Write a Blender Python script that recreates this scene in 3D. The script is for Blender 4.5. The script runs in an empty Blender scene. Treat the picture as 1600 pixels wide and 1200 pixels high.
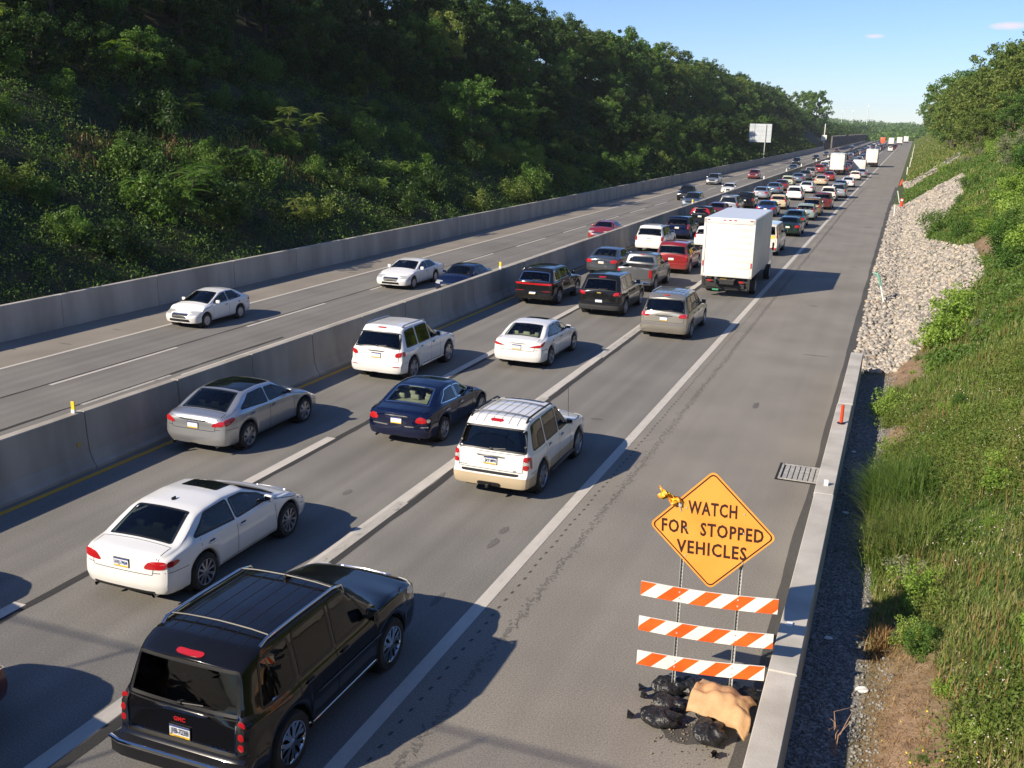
import bpy, bmesh, math, random
import numpy as np
from mathutils import Vector, Matrix
from mathutils.bvhtree import BVHTree
from mathutils.geometry import tessellate_polygon
R = math.radians
random.seed(7); RNG = np.random.default_rng(7)
S = bpy.context.scene
COL = S.collection

# ---------------------------------------------------------------- camera
cam_d = bpy.data.cameras.new('camera'); cam = bpy.data.objects.new('camera', cam_d); COL.objects.link(cam)
cam_d.sensor_width = 36; cam_d.lens = 35.146; cam_d.clip_start = .1; cam_d.clip_end = 20000
PITCH, YAW, ROLL, HCAM = R(14.8026), R(20.7083), -0.0253452, 8.219
_f = Vector((-math.sin(YAW)*math.cos(PITCH), math.cos(YAW)*math.cos(PITCH), -math.sin(PITCH)))
_r0 = Vector((math.cos(YAW), math.sin(YAW), 0)); _u0 = _r0.cross(_f)
_c, _s = math.cos(ROLL), math.sin(ROLL)
_r = _c*_r0 - _s*_u0; _u = _s*_r0 + _c*_u0
M = Matrix((( _r.x, _u.x, -_f.x, 0), (_r.y, _u.y, -_f.y, 0), (_r.z, _u.z, -_f.z, HCAM), (0, 0, 0, 1)))
cam.matrix_world = M
S.camera = cam

# ---------------------------------------------------------------- world and sun
SUN_ROT, SUN_EL = R(213.2), R(30.5)
W = bpy.data.worlds.new('World'); S.world = W; W.use_nodes = True
nt = W.node_tree; bg = nt.nodes['Background']
sky = nt.nodes.new('ShaderNodeTexSky'); sky.sky_type = 'NISHITA'; sky.sun_disc = False
sky.sun_elevation = SUN_EL; sky.sun_rotation = SUN_ROT; sky.altitude = 100; sky.air_density = 1.0; sky.dust_density = 0.0; sky.ozone_density = 4.0
tint = nt.nodes.new('ShaderNodeMix'); tint.data_type = 'RGBA'; tint.blend_type = 'MULTIPLY'; tint.inputs['Factor'].default_value = 1; tint.inputs['B'].default_value = (.84, .93, 1.20, 1)
nt.links.new(sky.outputs[0], tint.inputs['A'])
# two faint evening cloud wisps, placed by direction
gen = nt.nodes.new('ShaderNodeTexCoord'); last = tint.outputs['Result']
def wisp(last, az, el, wx, wz, amt):
    d = Vector((math.sin(R(az))*math.cos(R(el)), math.cos(R(az))*math.cos(R(el)), math.sin(R(el)))); rt = Vector((math.cos(R(az)), -math.sin(R(az)), 0))
    def dot(v):
        n = nt.nodes.new('ShaderNodeVectorMath'); n.operation = 'DOT_PRODUCT'; n.inputs[1].default_value = v; nt.links.new(gen.outputs['Generated'], n.inputs[0]); return n.outputs['Value']
    def mth(op, a, b_=None):
        n = nt.nodes.new('ShaderNodeMath'); n.operation = op
        for i, q_ in enumerate((a, b_)):
            if q_ is None: continue
            if isinstance(q_, (int, float)): n.inputs[i].default_value = q_
            else: nt.links.new(q_, n.inputs[i])
        return n.outputs[0]
    x = mth('DIVIDE', dot(rt), wx); z = mth('DIVIDE', mth('SUBTRACT', dot(Vector((0, 0, 1))), d.z), wz)
    r2 = mth('ADD', mth('MULTIPLY', x, x), mth('MULTIPLY', z, z)); no = nt.nodes.new('ShaderNodeTexNoise'); no.inputs['Scale'].default_value = 60; no.inputs['Detail'].default_value = 5
    mp = nt.nodes.new('ShaderNodeMapping'); mp.inputs['Scale'].default_value = (1, 1, 2.5); nt.links.new(gen.outputs['Generated'], mp.inputs[0]); nt.links.new(mp.outputs[0], no.inputs['Vector'])
    f = mth('SUBTRACT', mth('ADD', mth('MULTIPLY', no.outputs[0], 1.6), .2), r2); f = mth('MULTIPLY', mth('MINIMUM', mth('MAXIMUM', f, 0), 1), amt); fw = mth('GREATER_THAN', dot(d), 0); f = mth('MULTIPLY', f, fw)
    mx = nt.nodes.new('ShaderNodeMix'); mx.data_type = 'RGBA'; nt.links.new(f, mx.inputs['Factor']); nt.links.new(last, mx.inputs['A']); mx.inputs['B'].default_value = (8.2, 7.3, 8.0, 1); return mx.outputs['Result']
last = wisp(last, -2.2, 4.6, .009, .0022, .8); last = wisp(last, 4.1, 5.05, .019, .0042, .95)
nt.links.new(last, bg.inputs[0]); bg.inputs[1].default_value = 0.082
sun_d = bpy.data.lights.new('sun', 'SUN'); sun = bpy.data.objects.new('sun', sun_d); COL.objects.link(sun)
sun_d.energy = 5.0; sun_d.angle = R(0.55); sun_d.color = (1.0, .88, .71)
_sd = Vector((math.sin(SUN_ROT)*math.cos(SUN_EL), math.cos(SUN_ROT)*math.cos(SUN_EL), math.sin(SUN_EL)))
sun.rotation_euler = _sd.to_track_quat('Z', 'Y').to_euler(); sun.location = (0, 0, 80)
S.view_settings.view_transform = 'Standard'; S.view_settings.look = 'None'
S.view_settings.exposure = 0.55; S.view_settings.gamma = 1
S.render.engine = 'CYCLES'
S.cycles.max_bounces = 6; S.cycles.transparent_max_bounces = 12; S.cycles.caustics_reflective = False; S.cycles.caustics_refractive = False

# ---------------------------------------------------------------- materials
def newmat(name):
    m = bpy.data.materials.new(name); m.use_nodes = True
    return m, m.node_tree, m.node_tree.nodes['Principled BSDF']
def N(nt, t, **k):
    n = nt.nodes.new(t)
    for a, b in k.items():
        if a.startswith('i_'): n.inputs[a[2:].replace('_', ' ')].default_value = b
        else: setattr(n, a, b)
    return n
def rgb(c): return (c[0], c[1], c[2], 1)
def ramp(nt, pts, interp='LINEAR'):
    n = nt.nodes.new('ShaderNodeValToRGB'); cr = n.color_ramp; cr.interpolation = interp
    while len(cr.elements) < len(pts): cr.elements.new(.5)
    for e, (p, c) in zip(cr.elements, pts): e.position = p; e.color = rgb(c) if len(c) == 3 else c
    return n
_mc = {}
def simple(name, col, rough=.6, metal=0, coat=0, spec=.5, emit=None):
    if name in _mc: return _mc[name]
    m, nt, b = newmat(name); b.inputs['Base Color'].default_value = rgb(col); b.inputs['Roughness'].default_value = rough
    b.inputs['Metallic'].default_value = metal; b.inputs['Coat Weight'].default_value = coat; b.inputs['Coat Roughness'].default_value = .05
    b.inputs['Specular IOR Level'].default_value = spec
    _mc[name] = m; return m
def noisy(name, c1, c2, scale=3, rough=.85, bump=0, detail=6, bscale=None, stretch=(1, 1, 1), lo=.35, hi=.65, metal=0):
    if name in _mc: return _mc[name]
    m, nt, b = newmat(name); tc = N(nt, 'ShaderNodeNewGeometry'); mp = N(nt, 'ShaderNodeMapping'); mp.inputs['Scale'].default_value = stretch
    nt.links.new(tc.outputs['Position'], mp.inputs[0])
    n = N(nt, 'ShaderNodeTexNoise', i_Scale=scale, i_Detail=detail); nt.links.new(mp.outputs[0], n.inputs['Vector'])
    r = ramp(nt, [(lo, c1), (hi, c2)]); nt.links.new(n.outputs[0], r.inputs[0]); nt.links.new(r.outputs[0], b.inputs['Base Color'])
    b.inputs['Roughness'].default_value = rough; b.inputs['Metallic'].default_value = metal
    if bump:
        n2 = N(nt, 'ShaderNodeTexNoise', i_Scale=bscale or scale*6, i_Detail=4); nt.links.new(tc.outputs['Position'], n2.inputs['Vector'])
        bp = N(nt, 'ShaderNodeBump', i_Strength=bump, i_Distance=.02); nt.links.new(n2.outputs[0], bp.inputs['Height']); nt.links.new(bp.outputs[0], b.inputs['Normal'])
    _mc[name] = m; return m
def paint(name, col, metal=0.0, rough=.35, dirt=.12):
    k = 'paint_'+name
    if k in _mc: return _mc[k]
    m, nt, b = newmat(k)
    geo = N(nt, 'ShaderNodeNewGeometry'); tc = N(nt, 'ShaderNodeTexCoord')
    n = N(nt, 'ShaderNodeTexNoise', i_Scale=2.2, i_Detail=5); nt.links.new(tc.outputs['Object'], n.inputs['Vector'])
    # road dust gathers low on the body
    sep = N(nt, 'ShaderNodeSeparateXYZ'); nt.links.new(tc.outputs['Object'], sep.inputs[0])
    mr = N(nt, 'ShaderNodeMapRange'); mr.inputs[1].default_value = .75; mr.inputs[2].default_value = .2; nt.links.new(sep.outputs[2], mr.inputs[0])
    mu = N(nt, 'ShaderNodeMath', operation='MULTIPLY'); nt.links.new(mr.outputs[0], mu.inputs[0]); nt.links.new(n.outputs[0], mu.inputs[1])
    mu2 = N(nt, 'ShaderNodeMath', operation='MULTIPLY_ADD'); nt.links.new(mu.outputs[0], mu2.inputs[0]); mu2.inputs[1].default_value = .5 if sum(col) > .15 else .10; mu2.inputs[2].default_value = .02 if sum(col) > .15 else .0
    mx = N(nt, 'ShaderNodeMix', data_type='RGBA'); mx.inputs['A'].default_value = rgb(col); mx.inputs['B'].default_value = (.22, .19, .15, 1)
    nt.links.new(mu2.outputs[0], mx.inputs['Factor'])
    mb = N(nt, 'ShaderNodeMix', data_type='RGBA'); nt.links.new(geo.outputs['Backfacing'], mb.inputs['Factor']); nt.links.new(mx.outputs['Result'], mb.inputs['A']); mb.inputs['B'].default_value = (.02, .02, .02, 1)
    nt.links.new(mb.outputs['Result'], b.inputs['Base Color'])
    b.inputs['Metallic'].default_value = metal; b.inputs['Roughness'].default_value = rough
    b.inputs['Coat Weight'].default_value = 1 if sum(col) > .15 else .8; b.inputs['Coat Roughness'].default_value = .04; b.inputs['Specular IOR Level'].default_value = .5 if sum(col) > .15 else .12; b.inputs['Roughness'].default_value = rough if sum(col) > .15 else .16
    _mc[k] = m; return m
PAINTS = dict(white=((.78, .78, .76), 0, .4), pearl=((.8, .79, .75), 0, .4), black=((.006, .006, .007), 0, .3), darkblk=((.012, .013, .014), .2, .3),
    silver=((.52, .53, .54), .75, .33), grey=((.16, .165, .17), .6, .33), champagne=((.42, .39, .33), .7, .33), navy=((.004, .009, .038), .2, .3),
    blue=((.012, .04, .16), .4, .3), red=((.28, .012, .012), .2, .3), maroon=((.13, .012, .016), .3, .3), tan=((.55, .45, .29), .1, .35),
    gold=((.33, .2, .09), .5, .35), palegreen=((.5, .56, .38), .2, .35), icegreen=((.38, .47, .44), .5, .33), teal=((.02, .075, .085), .3, .3),
    dgreen=((.012, .03, .024), .3, .3), slate=((.07, .085, .10), .5, .3), bluegrey=((.14, .2, .27), .6, .33), goldtrim=((.62, .5, .33), .2, .4), cream=((.72, .69, .6), 0, .4),
    wht2=((.74, .74, .73), 0, .45), orange=((.7, .12, .03), 0, .45))
def P(n): c, m, r = PAINTS[n]; return paint(n, c, m, r)
def glass_mat(name, tint, refl=.08):
    if name in _mc: return _mc[name]
    m, nt, b = newmat(name); nt.nodes.remove(b); out = nt.nodes['Material Output']
    tr = N(nt, 'ShaderNodeBsdfTransparent'); tr.inputs[0].default_value = rgb(tint)
    gl = N(nt, 'ShaderNodeBsdfGlossy'); gl.inputs['Roughness'].default_value = .015; gl.inputs[0].default_value = (1, 1, 1, 1)
    fr = N(nt, 'ShaderNodeFresnel'); fr.inputs[0].default_value = 1.46
    mx = N(nt, 'ShaderNodeMixShader'); nt.links.new(fr.outputs[0], mx.inputs[0]); nt.links.new(tr.outputs[0], mx.inputs[1]); nt.links.new(gl.outputs[0], mx.inputs[2])
    nt.links.new(mx.outputs[0], out.inputs[0]); _mc[name] = m; return m
GL_CLEAR = glass_mat('glass_clear', (.62, .70, .66)); GL_TINT = glass_mat('glass_tinted', (.05, .06, .06)); GL_MID = glass_mat('glass_green_tint', (.3, .38, .35))
GL_DARK = simple('glass_dark', (.006, .008, .010), .04, 0, 0, .6)
BLACKTRIM = simple('black_trim', (.012, .012, .013), .45); RUBBER = noisy('tyre_rubber', (.014, .014, .014), (.03, .029, .027), 8, .85)
CHROME = simple('chrome', (.7, .7, .7), .08, 1); ALLOY = simple('alloy', (.5, .5, .52), .28, .9); DARKMET = simple('dark_underside', (.012, .012, .013), .8)
REDLENS = simple('red_lens', (.42, .012, .014), .12, 0, 1, .6); CLEARLENS = simple('clear_lens', (.62, .62, .6), .1, .3, 1, .6); ORANGELENS = simple('amber_lens', (.75, .16, .02), .2, 0, 1)
INT_CREAM = noisy('leather_cream', (.45, .42, .32), (.55, .52, .42), 6, .6); INT_DARK = noisy('cabin_dark_cloth', (.018, .018, .02), (.04, .04, .042), 6, .8); INT_GREY = noisy('cabin_grey_cloth', (.1, .1, .1), (.15, .15, .145), 6, .8)
PLATE_W = simple('plate_white', (.72, .74, .76), .4); PLATE_Y = simple('plate_yellow', (.8, .5, .05), .4); PLATE_B = simple('plate_blue', (.03, .06, .22), .4)

# ---------------------------------------------------------------- object helpers
def link(o): COL.objects.link(o); return o
def setp(o, label=None, cat=None, group=None, kind=None):
    if label: o['label'] = label
    if cat: o['category'] = cat
    if group: o['group'] = group
    if kind: o['kind'] = kind
    return o
def empty(name, loc=(0, 0, 0), rz=0, **k):
    o = bpy.data.objects.new(name, None); link(o); o.location = loc; o.rotation_euler = (0, 0, rz); o.empty_display_size = .2
    return setp(o, **k)
def mkobj(name, verts, faces, mats, parent=None, fm=None, smooth=False, auto=None, **k):
    me = bpy.data.meshes.new(name)
    if isinstance(verts, np.ndarray) and isinstance(faces, np.ndarray):
        nv, nf, w = len(verts), len(faces), faces.shape[1]
        me.vertices.add(nv); me.vertices.foreach_set('co', verts.astype(np.float32).ravel())
        me.loops.add(nf*w); me.loops.foreach_set('vertex_index', faces.astype(np.int32).ravel())
        me.polygons.add(nf); me.polygons.foreach_set('loop_start', np.arange(0, nf*w, w, dtype=np.int32)); me.polygons.foreach_set('loop_total', np.full(nf, w, dtype=np.int32))
        me.update(calc_edges=True)
    else:
        me.from_pydata([tuple(v) for v in verts], [], [tuple(f) for f in faces])
    if not isinstance(mats, (list, tuple)): mats = [mats]
    for m in mats: me.materials.append(m)
    if fm is not None: me.polygons.foreach_set('material_index', np.asarray(fm, dtype=np.int32))
    if smooth:
        me.polygons.foreach_set('use_smooth', np.ones(len(me.polygons), dtype=bool))
        if auto: me.set_sharp_from_angle(angle=R(auto))
    me.validate(); me.update()
    o = bpy.data.objects.new(name, me); link(o)
    if parent: o.parent = parent
    return setp(o, **k)
class MB:
    """collects shapes for one mesh"""
    def __init__(s): s.v = []; s.f = []; s.m = []; s.cur = 0
    def mat(s, i): s.cur = i; return s
    def add(s, vs, fs):
        b = len(s.v); s.v += [tuple(v) for v in vs]; s.f += [tuple(i+b for i in f) for f in fs]; s.m += [s.cur]*len(fs); return s
    def box(s, c, d, rot=None, bev=0):
        hx, hy, hz = d[0]/2, d[1]/2, d[2]/2
        if bev:
            b = min(bev, hx*.95, hy*.95, hz*.95); vs = []; 
            bm = bmesh.new(); bmesh.ops.create_cube(bm, size=1)
            for v in bm.verts: v.co = Vector((v.co.x*2*hx, v.co.y*2*hy, v.co.z*2*hz))
            bmesh.ops.bevel(bm, geom=bm.edges[:], offset=b, segments=2, profile=.5, affect='EDGES')
            bm.verts.ensure_lookup_table(); vs = [v.co.copy() for v in bm.verts]; fs = [[v.index for v in f.verts] for f in bm.faces]; bm.free()
        else:
            vs = [Vector((x*hx, y*hy, z*hz)) for z in (-1, 1) for y in (-1, 1) for x in (-1, 1)]
            fs = [(0, 2, 3, 1), (4, 5, 7, 6), (0, 1, 5, 4), (2, 6, 7, 3), (0, 4, 6, 2), (1, 3, 7, 5)]
        if rot is not None: vs = [rot @ v for v in vs]
        c = Vector(c); return s.add([v+c for v in vs], fs)
    def tube(s, pts, r, n=8, cap=True):
        pts = [Vector(p) for p in pts]; rs = r if isinstance(r, (list, tuple)) else [r]*len(pts); vs = []; fs = []
        up = Vector((0, 0, 1))
        for i, p in enumerate(pts):
            t = (pts[min(i+1, len(pts)-1)] - pts[max(i-1, 0)]).normalized()
            a = t.cross(up) if abs(t.z) < .95 else t.cross(Vector((1, 0, 0))); a.normalize(); b = t.cross(a)
            for k in range(n): th = 2*math.pi*k/n; vs.append(p + (a*math.cos(th)+b*math.sin(th))*rs[i])
        for i in range(len(pts)-1):
            for k in range(n): fs.append((i*n+k, i*n+(k+1) % n, (i+1)*n+(k+1) % n, (i+1)*n+k))
        if cap: fs.append(tuple(range(n))[::-1]); fs.append(tuple((len(pts)-1)*n+k for k in range(n)))
        return s.add(vs, fs)
    def lathe(s, prof, n=24, axis='x', c=(0, 0, 0), cap=False):
        """prof: list of (r, a) along the axis"""
        vs = []; fs = []; c = Vector(c)
        for r, a in prof:
            for k in range(n):
                th = 2*math.pi*k/n; y, z = r*math.cos(th), r*math.sin(th)
                vs.append(c+(Vector((a, y, z)) if axis == 'x' else Vector((y, z, a))))
        for i in range(len(prof)-1):
            for k in range(n): fs.append((i*n+k, i*n+(k+1) % n, (i+1)*n+(k+1) % n, (i+1)*n+k))
        if cap: fs.append(tuple(range(n))); fs.append(tuple((len(prof)-1)*n+k for k in range(n))[::-1])
        return s.add(vs, fs)
    def build(s, name, mats, parent=None, smooth=False, auto=35, **k):
        return mkobj(name, s.v, s.f, mats, parent, fm=s.m, smooth=smooth, auto=auto, **k)
def sm(a, b, x):
    t = np.clip((np.asarray(x, dtype=float)-a)/(b-a), 0, 1); return t*t*(3-2*t)
def vnoise(x, y, seed=0):
    """smooth value noise for numpy arrays"""
    x = np.asarray(x, dtype=float); y = np.asarray(y, dtype=float)
    xi = np.floor(x).astype(np.int64); yi = np.floor(y).astype(np.int64); xf = x-xi; yf = y-yi
    def h(a, b):
        n = (a*374761393 + b*668265263 + seed*144665) & 0x7fffffff
        n = ((n ^ (n >> 13))*1274126177) & 0x7fffffff
        return ((n ^ (n >> 16)) & 0xffff)/65535.0
    u = xf*xf*(3-2*xf); v = yf*yf*(3-2*yf)
    return (h(xi, yi)*(1-u)+h(xi+1, yi)*u)*(1-v)+(h(xi, yi+1)*(1-u)+h(xi+1, yi+1)*u)*v
def fbm(x, y, seed=0, o=3): return sum(vnoise(x*2**i, y*2**i, seed+i)*.5**i for i in range(o))/sum(.5**i for i in range(o))
def copy_tree(o, parent=None, swap=None):
    c = o.copy(); COL.objects.link(c)
    if parent: c.parent = parent
    if swap and c.type == 'MESH':
        for i, sl in enumerate(c.material_slots):
            if sl.material in swap: mm = swap[sl.material]; sl.link = 'OBJECT'; sl.material = mm
    for ch in list(o.children): copy_tree(ch, c, swap)
    return c
def text_mesh(txt, size, bold=0, align='CENTER', spacing=1.0):
    cu = bpy.data.curves.new('lettering', 'FONT'); cu.body = txt; cu.size = size; cu.align_x = align; cu.offset = bold; cu.space_character = spacing; cu.resolution_u = 2
    o = bpy.data.objects.new('lettering', cu); COL.objects.link(o)
    dg = bpy.context.evaluated_depsgraph_get(); me = o.evaluated_get(dg).to_mesh()
    vs = [v.co.copy() for v in me.vertices]; fs = [tuple(p.vertices) for p in me.polygons]
    bpy.data.objects.remove(o); bpy.data.curves.remove(cu)
    return vs, fs
# ================================================================ SETTING
ZL = -1.0                                   # the opposing carriageway lies a metre lower
def bend(X, Y): return .0045*np.maximum(0, np.asarray(Y, float)-110)*np.clip((np.asarray(X, float)+17)/11, 0, 1.3)
def smin(a, b, k):
    h = np.clip(.5+.5*(b-a)/k, 0, 1); return b*(1-h)+a*h-k*h*(1-h)
def terr(X, Y, rough=True):
    X = np.asarray(X, float); Y = np.asarray(Y, float)
    xr = X - bend(X, Y); xl = -34.6 - X
    cr = 13.5*(1-.62*sm(420, 900, Y)) - 9*sm(1000, 1500, Y)
    cl = 16.5*(1-.72*sm(430, 800, Y)) - 4*sm(1000, 1500, Y) + 9*(1-sm(110, 230, Y))
    zr = -.04 + smin(.60*np.maximum(0, xr-.4), cr, 3.0)
    zl = -.15 + smin(.62*np.maximum(0, xl), cl, 3.0)
    n = (fbm(X*.35, Y*.35, 3)-.5)
    if rough:
        zr = zr + n*.5*sm(.6, 3, xr) + (fbm(X*2, Y*2, 9)-.5)*.12*sm(.3, 1.5, xr); zl = zl + n*1.4*sm(.5, 4, xl)
    far = 14*sm(800, 1900, Y); zr = zr+far; zl = zl+far
    z = np.where(xr > -.9, zr, np.where(X < -33.6, zl, np.where(X < -17.4, ZL-.3+far*(Y > 800), -.28+far*(Y > 800))))
    return z
def xgrid():
    a = [-4000, -2500, -1500, -900, -500, -300, -200, -140, -110, -90, -75]; a += list(np.arange(-68, -34.5, 1.0)); a += [-34.2, -33.8, -33.62, -33.58, -30, -25, -17.45, -17.35, -10, -5, -.93, -.87]
    a += list(np.arange(-.6, 9, .16)); a += list(np.arange(9, 30, .7)); a += [32, 36, 42, 50, 65, 90, 130, 200, 300, 500, 900, 1500, 2500, 4000]
    return np.array(a)
def ygrid():
    a = [-60, -30, -12, 0]; a += list(np.arange(4, 70, .35)); a += list(np.arange(70, 200, 1.2)); a += list(np.arange(200, 600, 6)); a += list(np.arange(600, 1500, 25)); a += [1600, 1800, 2100, 2600, 3300, 4500, 6500, 9000]
    return np.array(a)
gx, gy = xgrid(), ygrid(); GX, GY = np.meshgrid(gx, gy)
GXB = GX + bend(GX, GY)*(GX > -1)*1.0
GZ = terr(GXB, GY)
nx, ny = len(gx), len(gy)
idx = np.arange(nx*ny).reshape(ny, nx)
fc = np.stack([idx[:-1, :-1], idx[:-1, 1:], idx[1:, 1:], idx[1:, :-1]], -1).reshape(-1, 4)
# ground cover masks: gravel strip behind the kerb wall, bare earth patches, else soil under plants
xr = GXB - bend(GXB, GY)
def blob(x0, y0, rx, ry): return np.clip(1.3-np.sqrt(((xr-x0)/rx)**2+((GY-y0)/ry)**2), 0, 1)
wn = fbm(GXB*1.3, GY*.5, 21)
gravel = (1-sm(.15, .45, xr+(wn-.5)*.5-.35*sm(13, 24, GY)*0))*sm(-2, -1, xr)*(1-sm(34, 36, GY))
earth = np.clip(blob(.9, 12.5, .75, 5)+blob(.75, 36.3, .9, 3.4)+blob(.55, 28.3, .7, 1.6)+blob(4.7, 58, 1.2, 7)+blob(.2, 100, .9, 26)*.8+blob(2.4, 10, .6, 3)*.5, 0, 1)*sm(-.9, -.6, xr)
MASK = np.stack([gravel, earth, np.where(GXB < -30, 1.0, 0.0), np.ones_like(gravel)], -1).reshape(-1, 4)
def ground_mat():
    m, nt, b = newmat('hillside_soil'); at = N(nt, 'ShaderNodeAttribute', attribute_name='cover'); geo = N(nt, 'ShaderNodeNewGeometry')
    sp = N(nt, 'ShaderNodeSeparateColor'); nt.links.new(at.outputs['Color'], sp.inputs[0])
    def nz(s, d, pts): 
        n = N(nt, 'ShaderNodeTexNoise', i_Scale=s, i_Detail=d); nt.links.new(geo.outputs['Position'], n.inputs['Vector']); r = ramp(nt, pts); nt.links.new(n.outputs[0], r.inputs[0]); return r, n
    grass, _ = nz(1.4, 8, [(.3, (.03, .065, .010)), (.5, (.055, .085, .018)), (.7, (.11, .105, .035))])
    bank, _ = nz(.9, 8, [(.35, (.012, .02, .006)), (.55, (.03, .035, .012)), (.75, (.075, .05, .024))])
    earthc, _ = nz(3.0, 9, [(.3, (.17, .11, .07)), (.5, (.26, .17, .10)), (.7, (.34, .24, .15))])
    vo = N(nt, 'ShaderNodeTexVoronoi', i_Scale=28.0); nt.links.new(geo.outputs['Position'], vo.inputs['Vector'])
    gr = ramp(nt, [(0, (.09, .088, .08)), (.5, (.20, .195, .18)), (1, (.36, .34, .30))]); sv = N(nt, 'ShaderNodeSeparateColor'); nt.links.new(vo.outputs['Color'], sv.inputs[0]); nt.links.new(sv.outputs[0], gr.inputs[0])
    def mix(f, a, c):
        x = N(nt, 'ShaderNodeMix', data_type='RGBA'); nt.links.new(f, x.inputs['Factor']); nt.links.new(a, x.inputs['A']); nt.links.new(c, x.inputs['B']); return x.outputs['Result']
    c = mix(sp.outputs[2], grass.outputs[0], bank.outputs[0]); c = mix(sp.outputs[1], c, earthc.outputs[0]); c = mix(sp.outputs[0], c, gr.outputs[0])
    nt.links.new(c, b.inputs['Base Color']); b.inputs['Roughness'].default_value = .95
    n2 = N(nt, 'ShaderNodeTexNoise', i_Scale=18.0, i_Detail=6); nt.links.new(geo.outputs['Position'], n2.inputs['Vector'])
    ad = N(nt, 'ShaderNodeMath', operation='ADD'); nt.links.new(n2.outputs[0], ad.inputs[0]); nt.links.new(vo.outputs['Distance'], ad.inputs[1])
    bp = N(nt, 'ShaderNodeBump', i_Strength=.5, i_Distance=.02); nt.links.new(ad.outputs[0], bp.inputs['Height']); nt.links.new(bp.outputs[0], b.inputs['Normal'])
    return m
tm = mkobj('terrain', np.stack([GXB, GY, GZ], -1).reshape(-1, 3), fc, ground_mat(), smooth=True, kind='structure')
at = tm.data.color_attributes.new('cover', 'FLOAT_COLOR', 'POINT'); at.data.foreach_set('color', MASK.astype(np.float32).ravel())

def asphalt(name, c, streak=.25, lanes=None):
    m, nt, b = newmat(name); geo = N(nt, 'ShaderNodeNewGeometry')
    def nz(s, d, st=(1, 1, 1), dist=0):
        mp = N(nt, 'ShaderNodeMapping'); mp.inputs['Scale'].default_value = st; nt.links.new(geo.outputs['Position'], mp.inputs[0])
        n = N(nt, 'ShaderNodeTexNoise', i_Scale=s, i_Detail=d, i_Distortion=dist); nt.links.new(mp.outputs[0], n.inputs['Vector']); return n.outputs[0]
    big, streaks, fine = nz(.35, 5), nz(1.0, 5, (1.6, .03, 1)), nz(38, 3)
    def rng(src, a, c2):
        r = N(nt, 'ShaderNodeMapRange'); r.inputs[1].default_value = .3; r.inputs[2].default_value = .7; r.inputs[3].default_value = a; r.inputs[4].default_value = c2; nt.links.new(src, r.inputs[0]); return r.outputs[0]
    f1 = rng(big, .88, 1.12); f2 = rng(streaks, 1-streak/2, 1+streak/2); f3 = rng(fine, .72, 1.3)
    m1 = N(nt, 'ShaderNodeMath', operation='MULTIPLY'); nt.links.new(f1, m1.inputs[0]); nt.links.new(f2, m1.inputs[1])
    m2 = N(nt, 'ShaderNodeMath', operation='MULTIPLY'); nt.links.new(m1.outputs[0], m2.inputs[0]); nt.links.new(f3, m2.inputs[1])
    if lanes:
        sp = N(nt, 'ShaderNodeSeparateXYZ'); nt.links.new(geo.outputs['Position'], sp.inputs[0]); q1 = N(nt, 'ShaderNodeMath', operation='MULTIPLY_ADD'); nt.links.new(sp.outputs[0], q1.inputs[0]); q1.inputs[1].default_value = 1/lanes[1]; q1.inputs[2].default_value = -lanes[0]/lanes[1]+20
        q2 = N(nt, 'ShaderNodeMath', operation='FRACT'); nt.links.new(q1.outputs[0], q2.inputs[0]); rp = ramp(nt, [(0, (.98,)*3), (.22, (1.0,)*3), (.30, (.93,)*3), (.42, (.985,)*3), (.5, (.87,)*3), (.58, (.985,)*3), (.70, (.93,)*3), (.80, (1.0,)*3), (1, (.98,)*3)]); nt.links.new(q2.outputs[0], rp.inputs[0])
        m3 = N(nt, 'ShaderNodeMath', operation='MULTIPLY'); nt.links.new(m2.outputs[0], m3.inputs[0]); nt.links.new(rp.outputs[0], m3.inputs[1]); m2 = m3
    vs = N(nt, 'ShaderNodeVectorMath', operation='SCALE'); vs.inputs[0].default_value = c; nt.links.new(m2.outputs[0], vs.inputs['Scale']); last = vs.outputs[0]
    nt.links.new(last, b.inputs['Base Color']); b.inputs['Roughness'].default_value = .88; b.inputs['Specular IOR Level'].default_value = .3
    bp = N(nt, 'ShaderNodeBump', i_Strength=.35, i_Distance=.006); nt.links.new(fine, bp.inputs['Height']); nt.links.new(bp.outputs[0], b.inputs['Normal'])
    return m
YR = np.concatenate([np.arange(-40, 60, 4), np.arange(60, 200, 10), np.arange(200, 860, 40)])
def strip(name, x0, x1, z, mat, Y=None, wob=0, ws=1.5, **k):
    """long ribbon on the road between offsets x0 and x1 (wob: wandering edges)"""
    Y = YR if Y is None else Y; Y = np.asarray(Y, float)
    a = np.full_like(Y, x0); c = np.full_like(Y, x1)
    if wob: a = a+(fbm(Y*ws, Y*0+x0, 5)-.5)*2*wob; c = c+(fbm(Y*ws, Y*0+x1+7, 6)-.5)*2*wob
    a = a+bend(a, Y); c = c+bend(c, Y); n = len(Y)
    v = np.concatenate([np.stack([a, Y, np.full(n, z)], -1), np.stack([c, Y, np.full(n, z)], -1)])
    i = np.arange(n-1); f = np.stack([i, i+n, i+n+1, i+1], -1)
    return mkobj(name, v, f, mat, **k)
A_LANE = asphalt('asphalt_travel_lanes', (.198, .188, .168), .25, (-6.05, 3.57)); A_SH = asphalt('asphalt_shoulder', (.232, .213, .182), .12); A_OPP = asphalt('asphalt_opposing_lanes', (.192, .183, .165), .25, (-20.35, 3.15)); A_OSH = asphalt('asphalt_opposing_shoulder', (.235, .21, .172), .12)
A_DARK = asphalt('asphalt_patch', (.082, .078, .072), .1); A_STAIN = asphalt('asphalt_stain', (.135, .127, .115), .1); A_SCAR = asphalt('removed_marking_scar', (.045, .043, .041), .1)
strip('road', -17.36, -5.93, 0, A_LANE, kind='structure')
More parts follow.
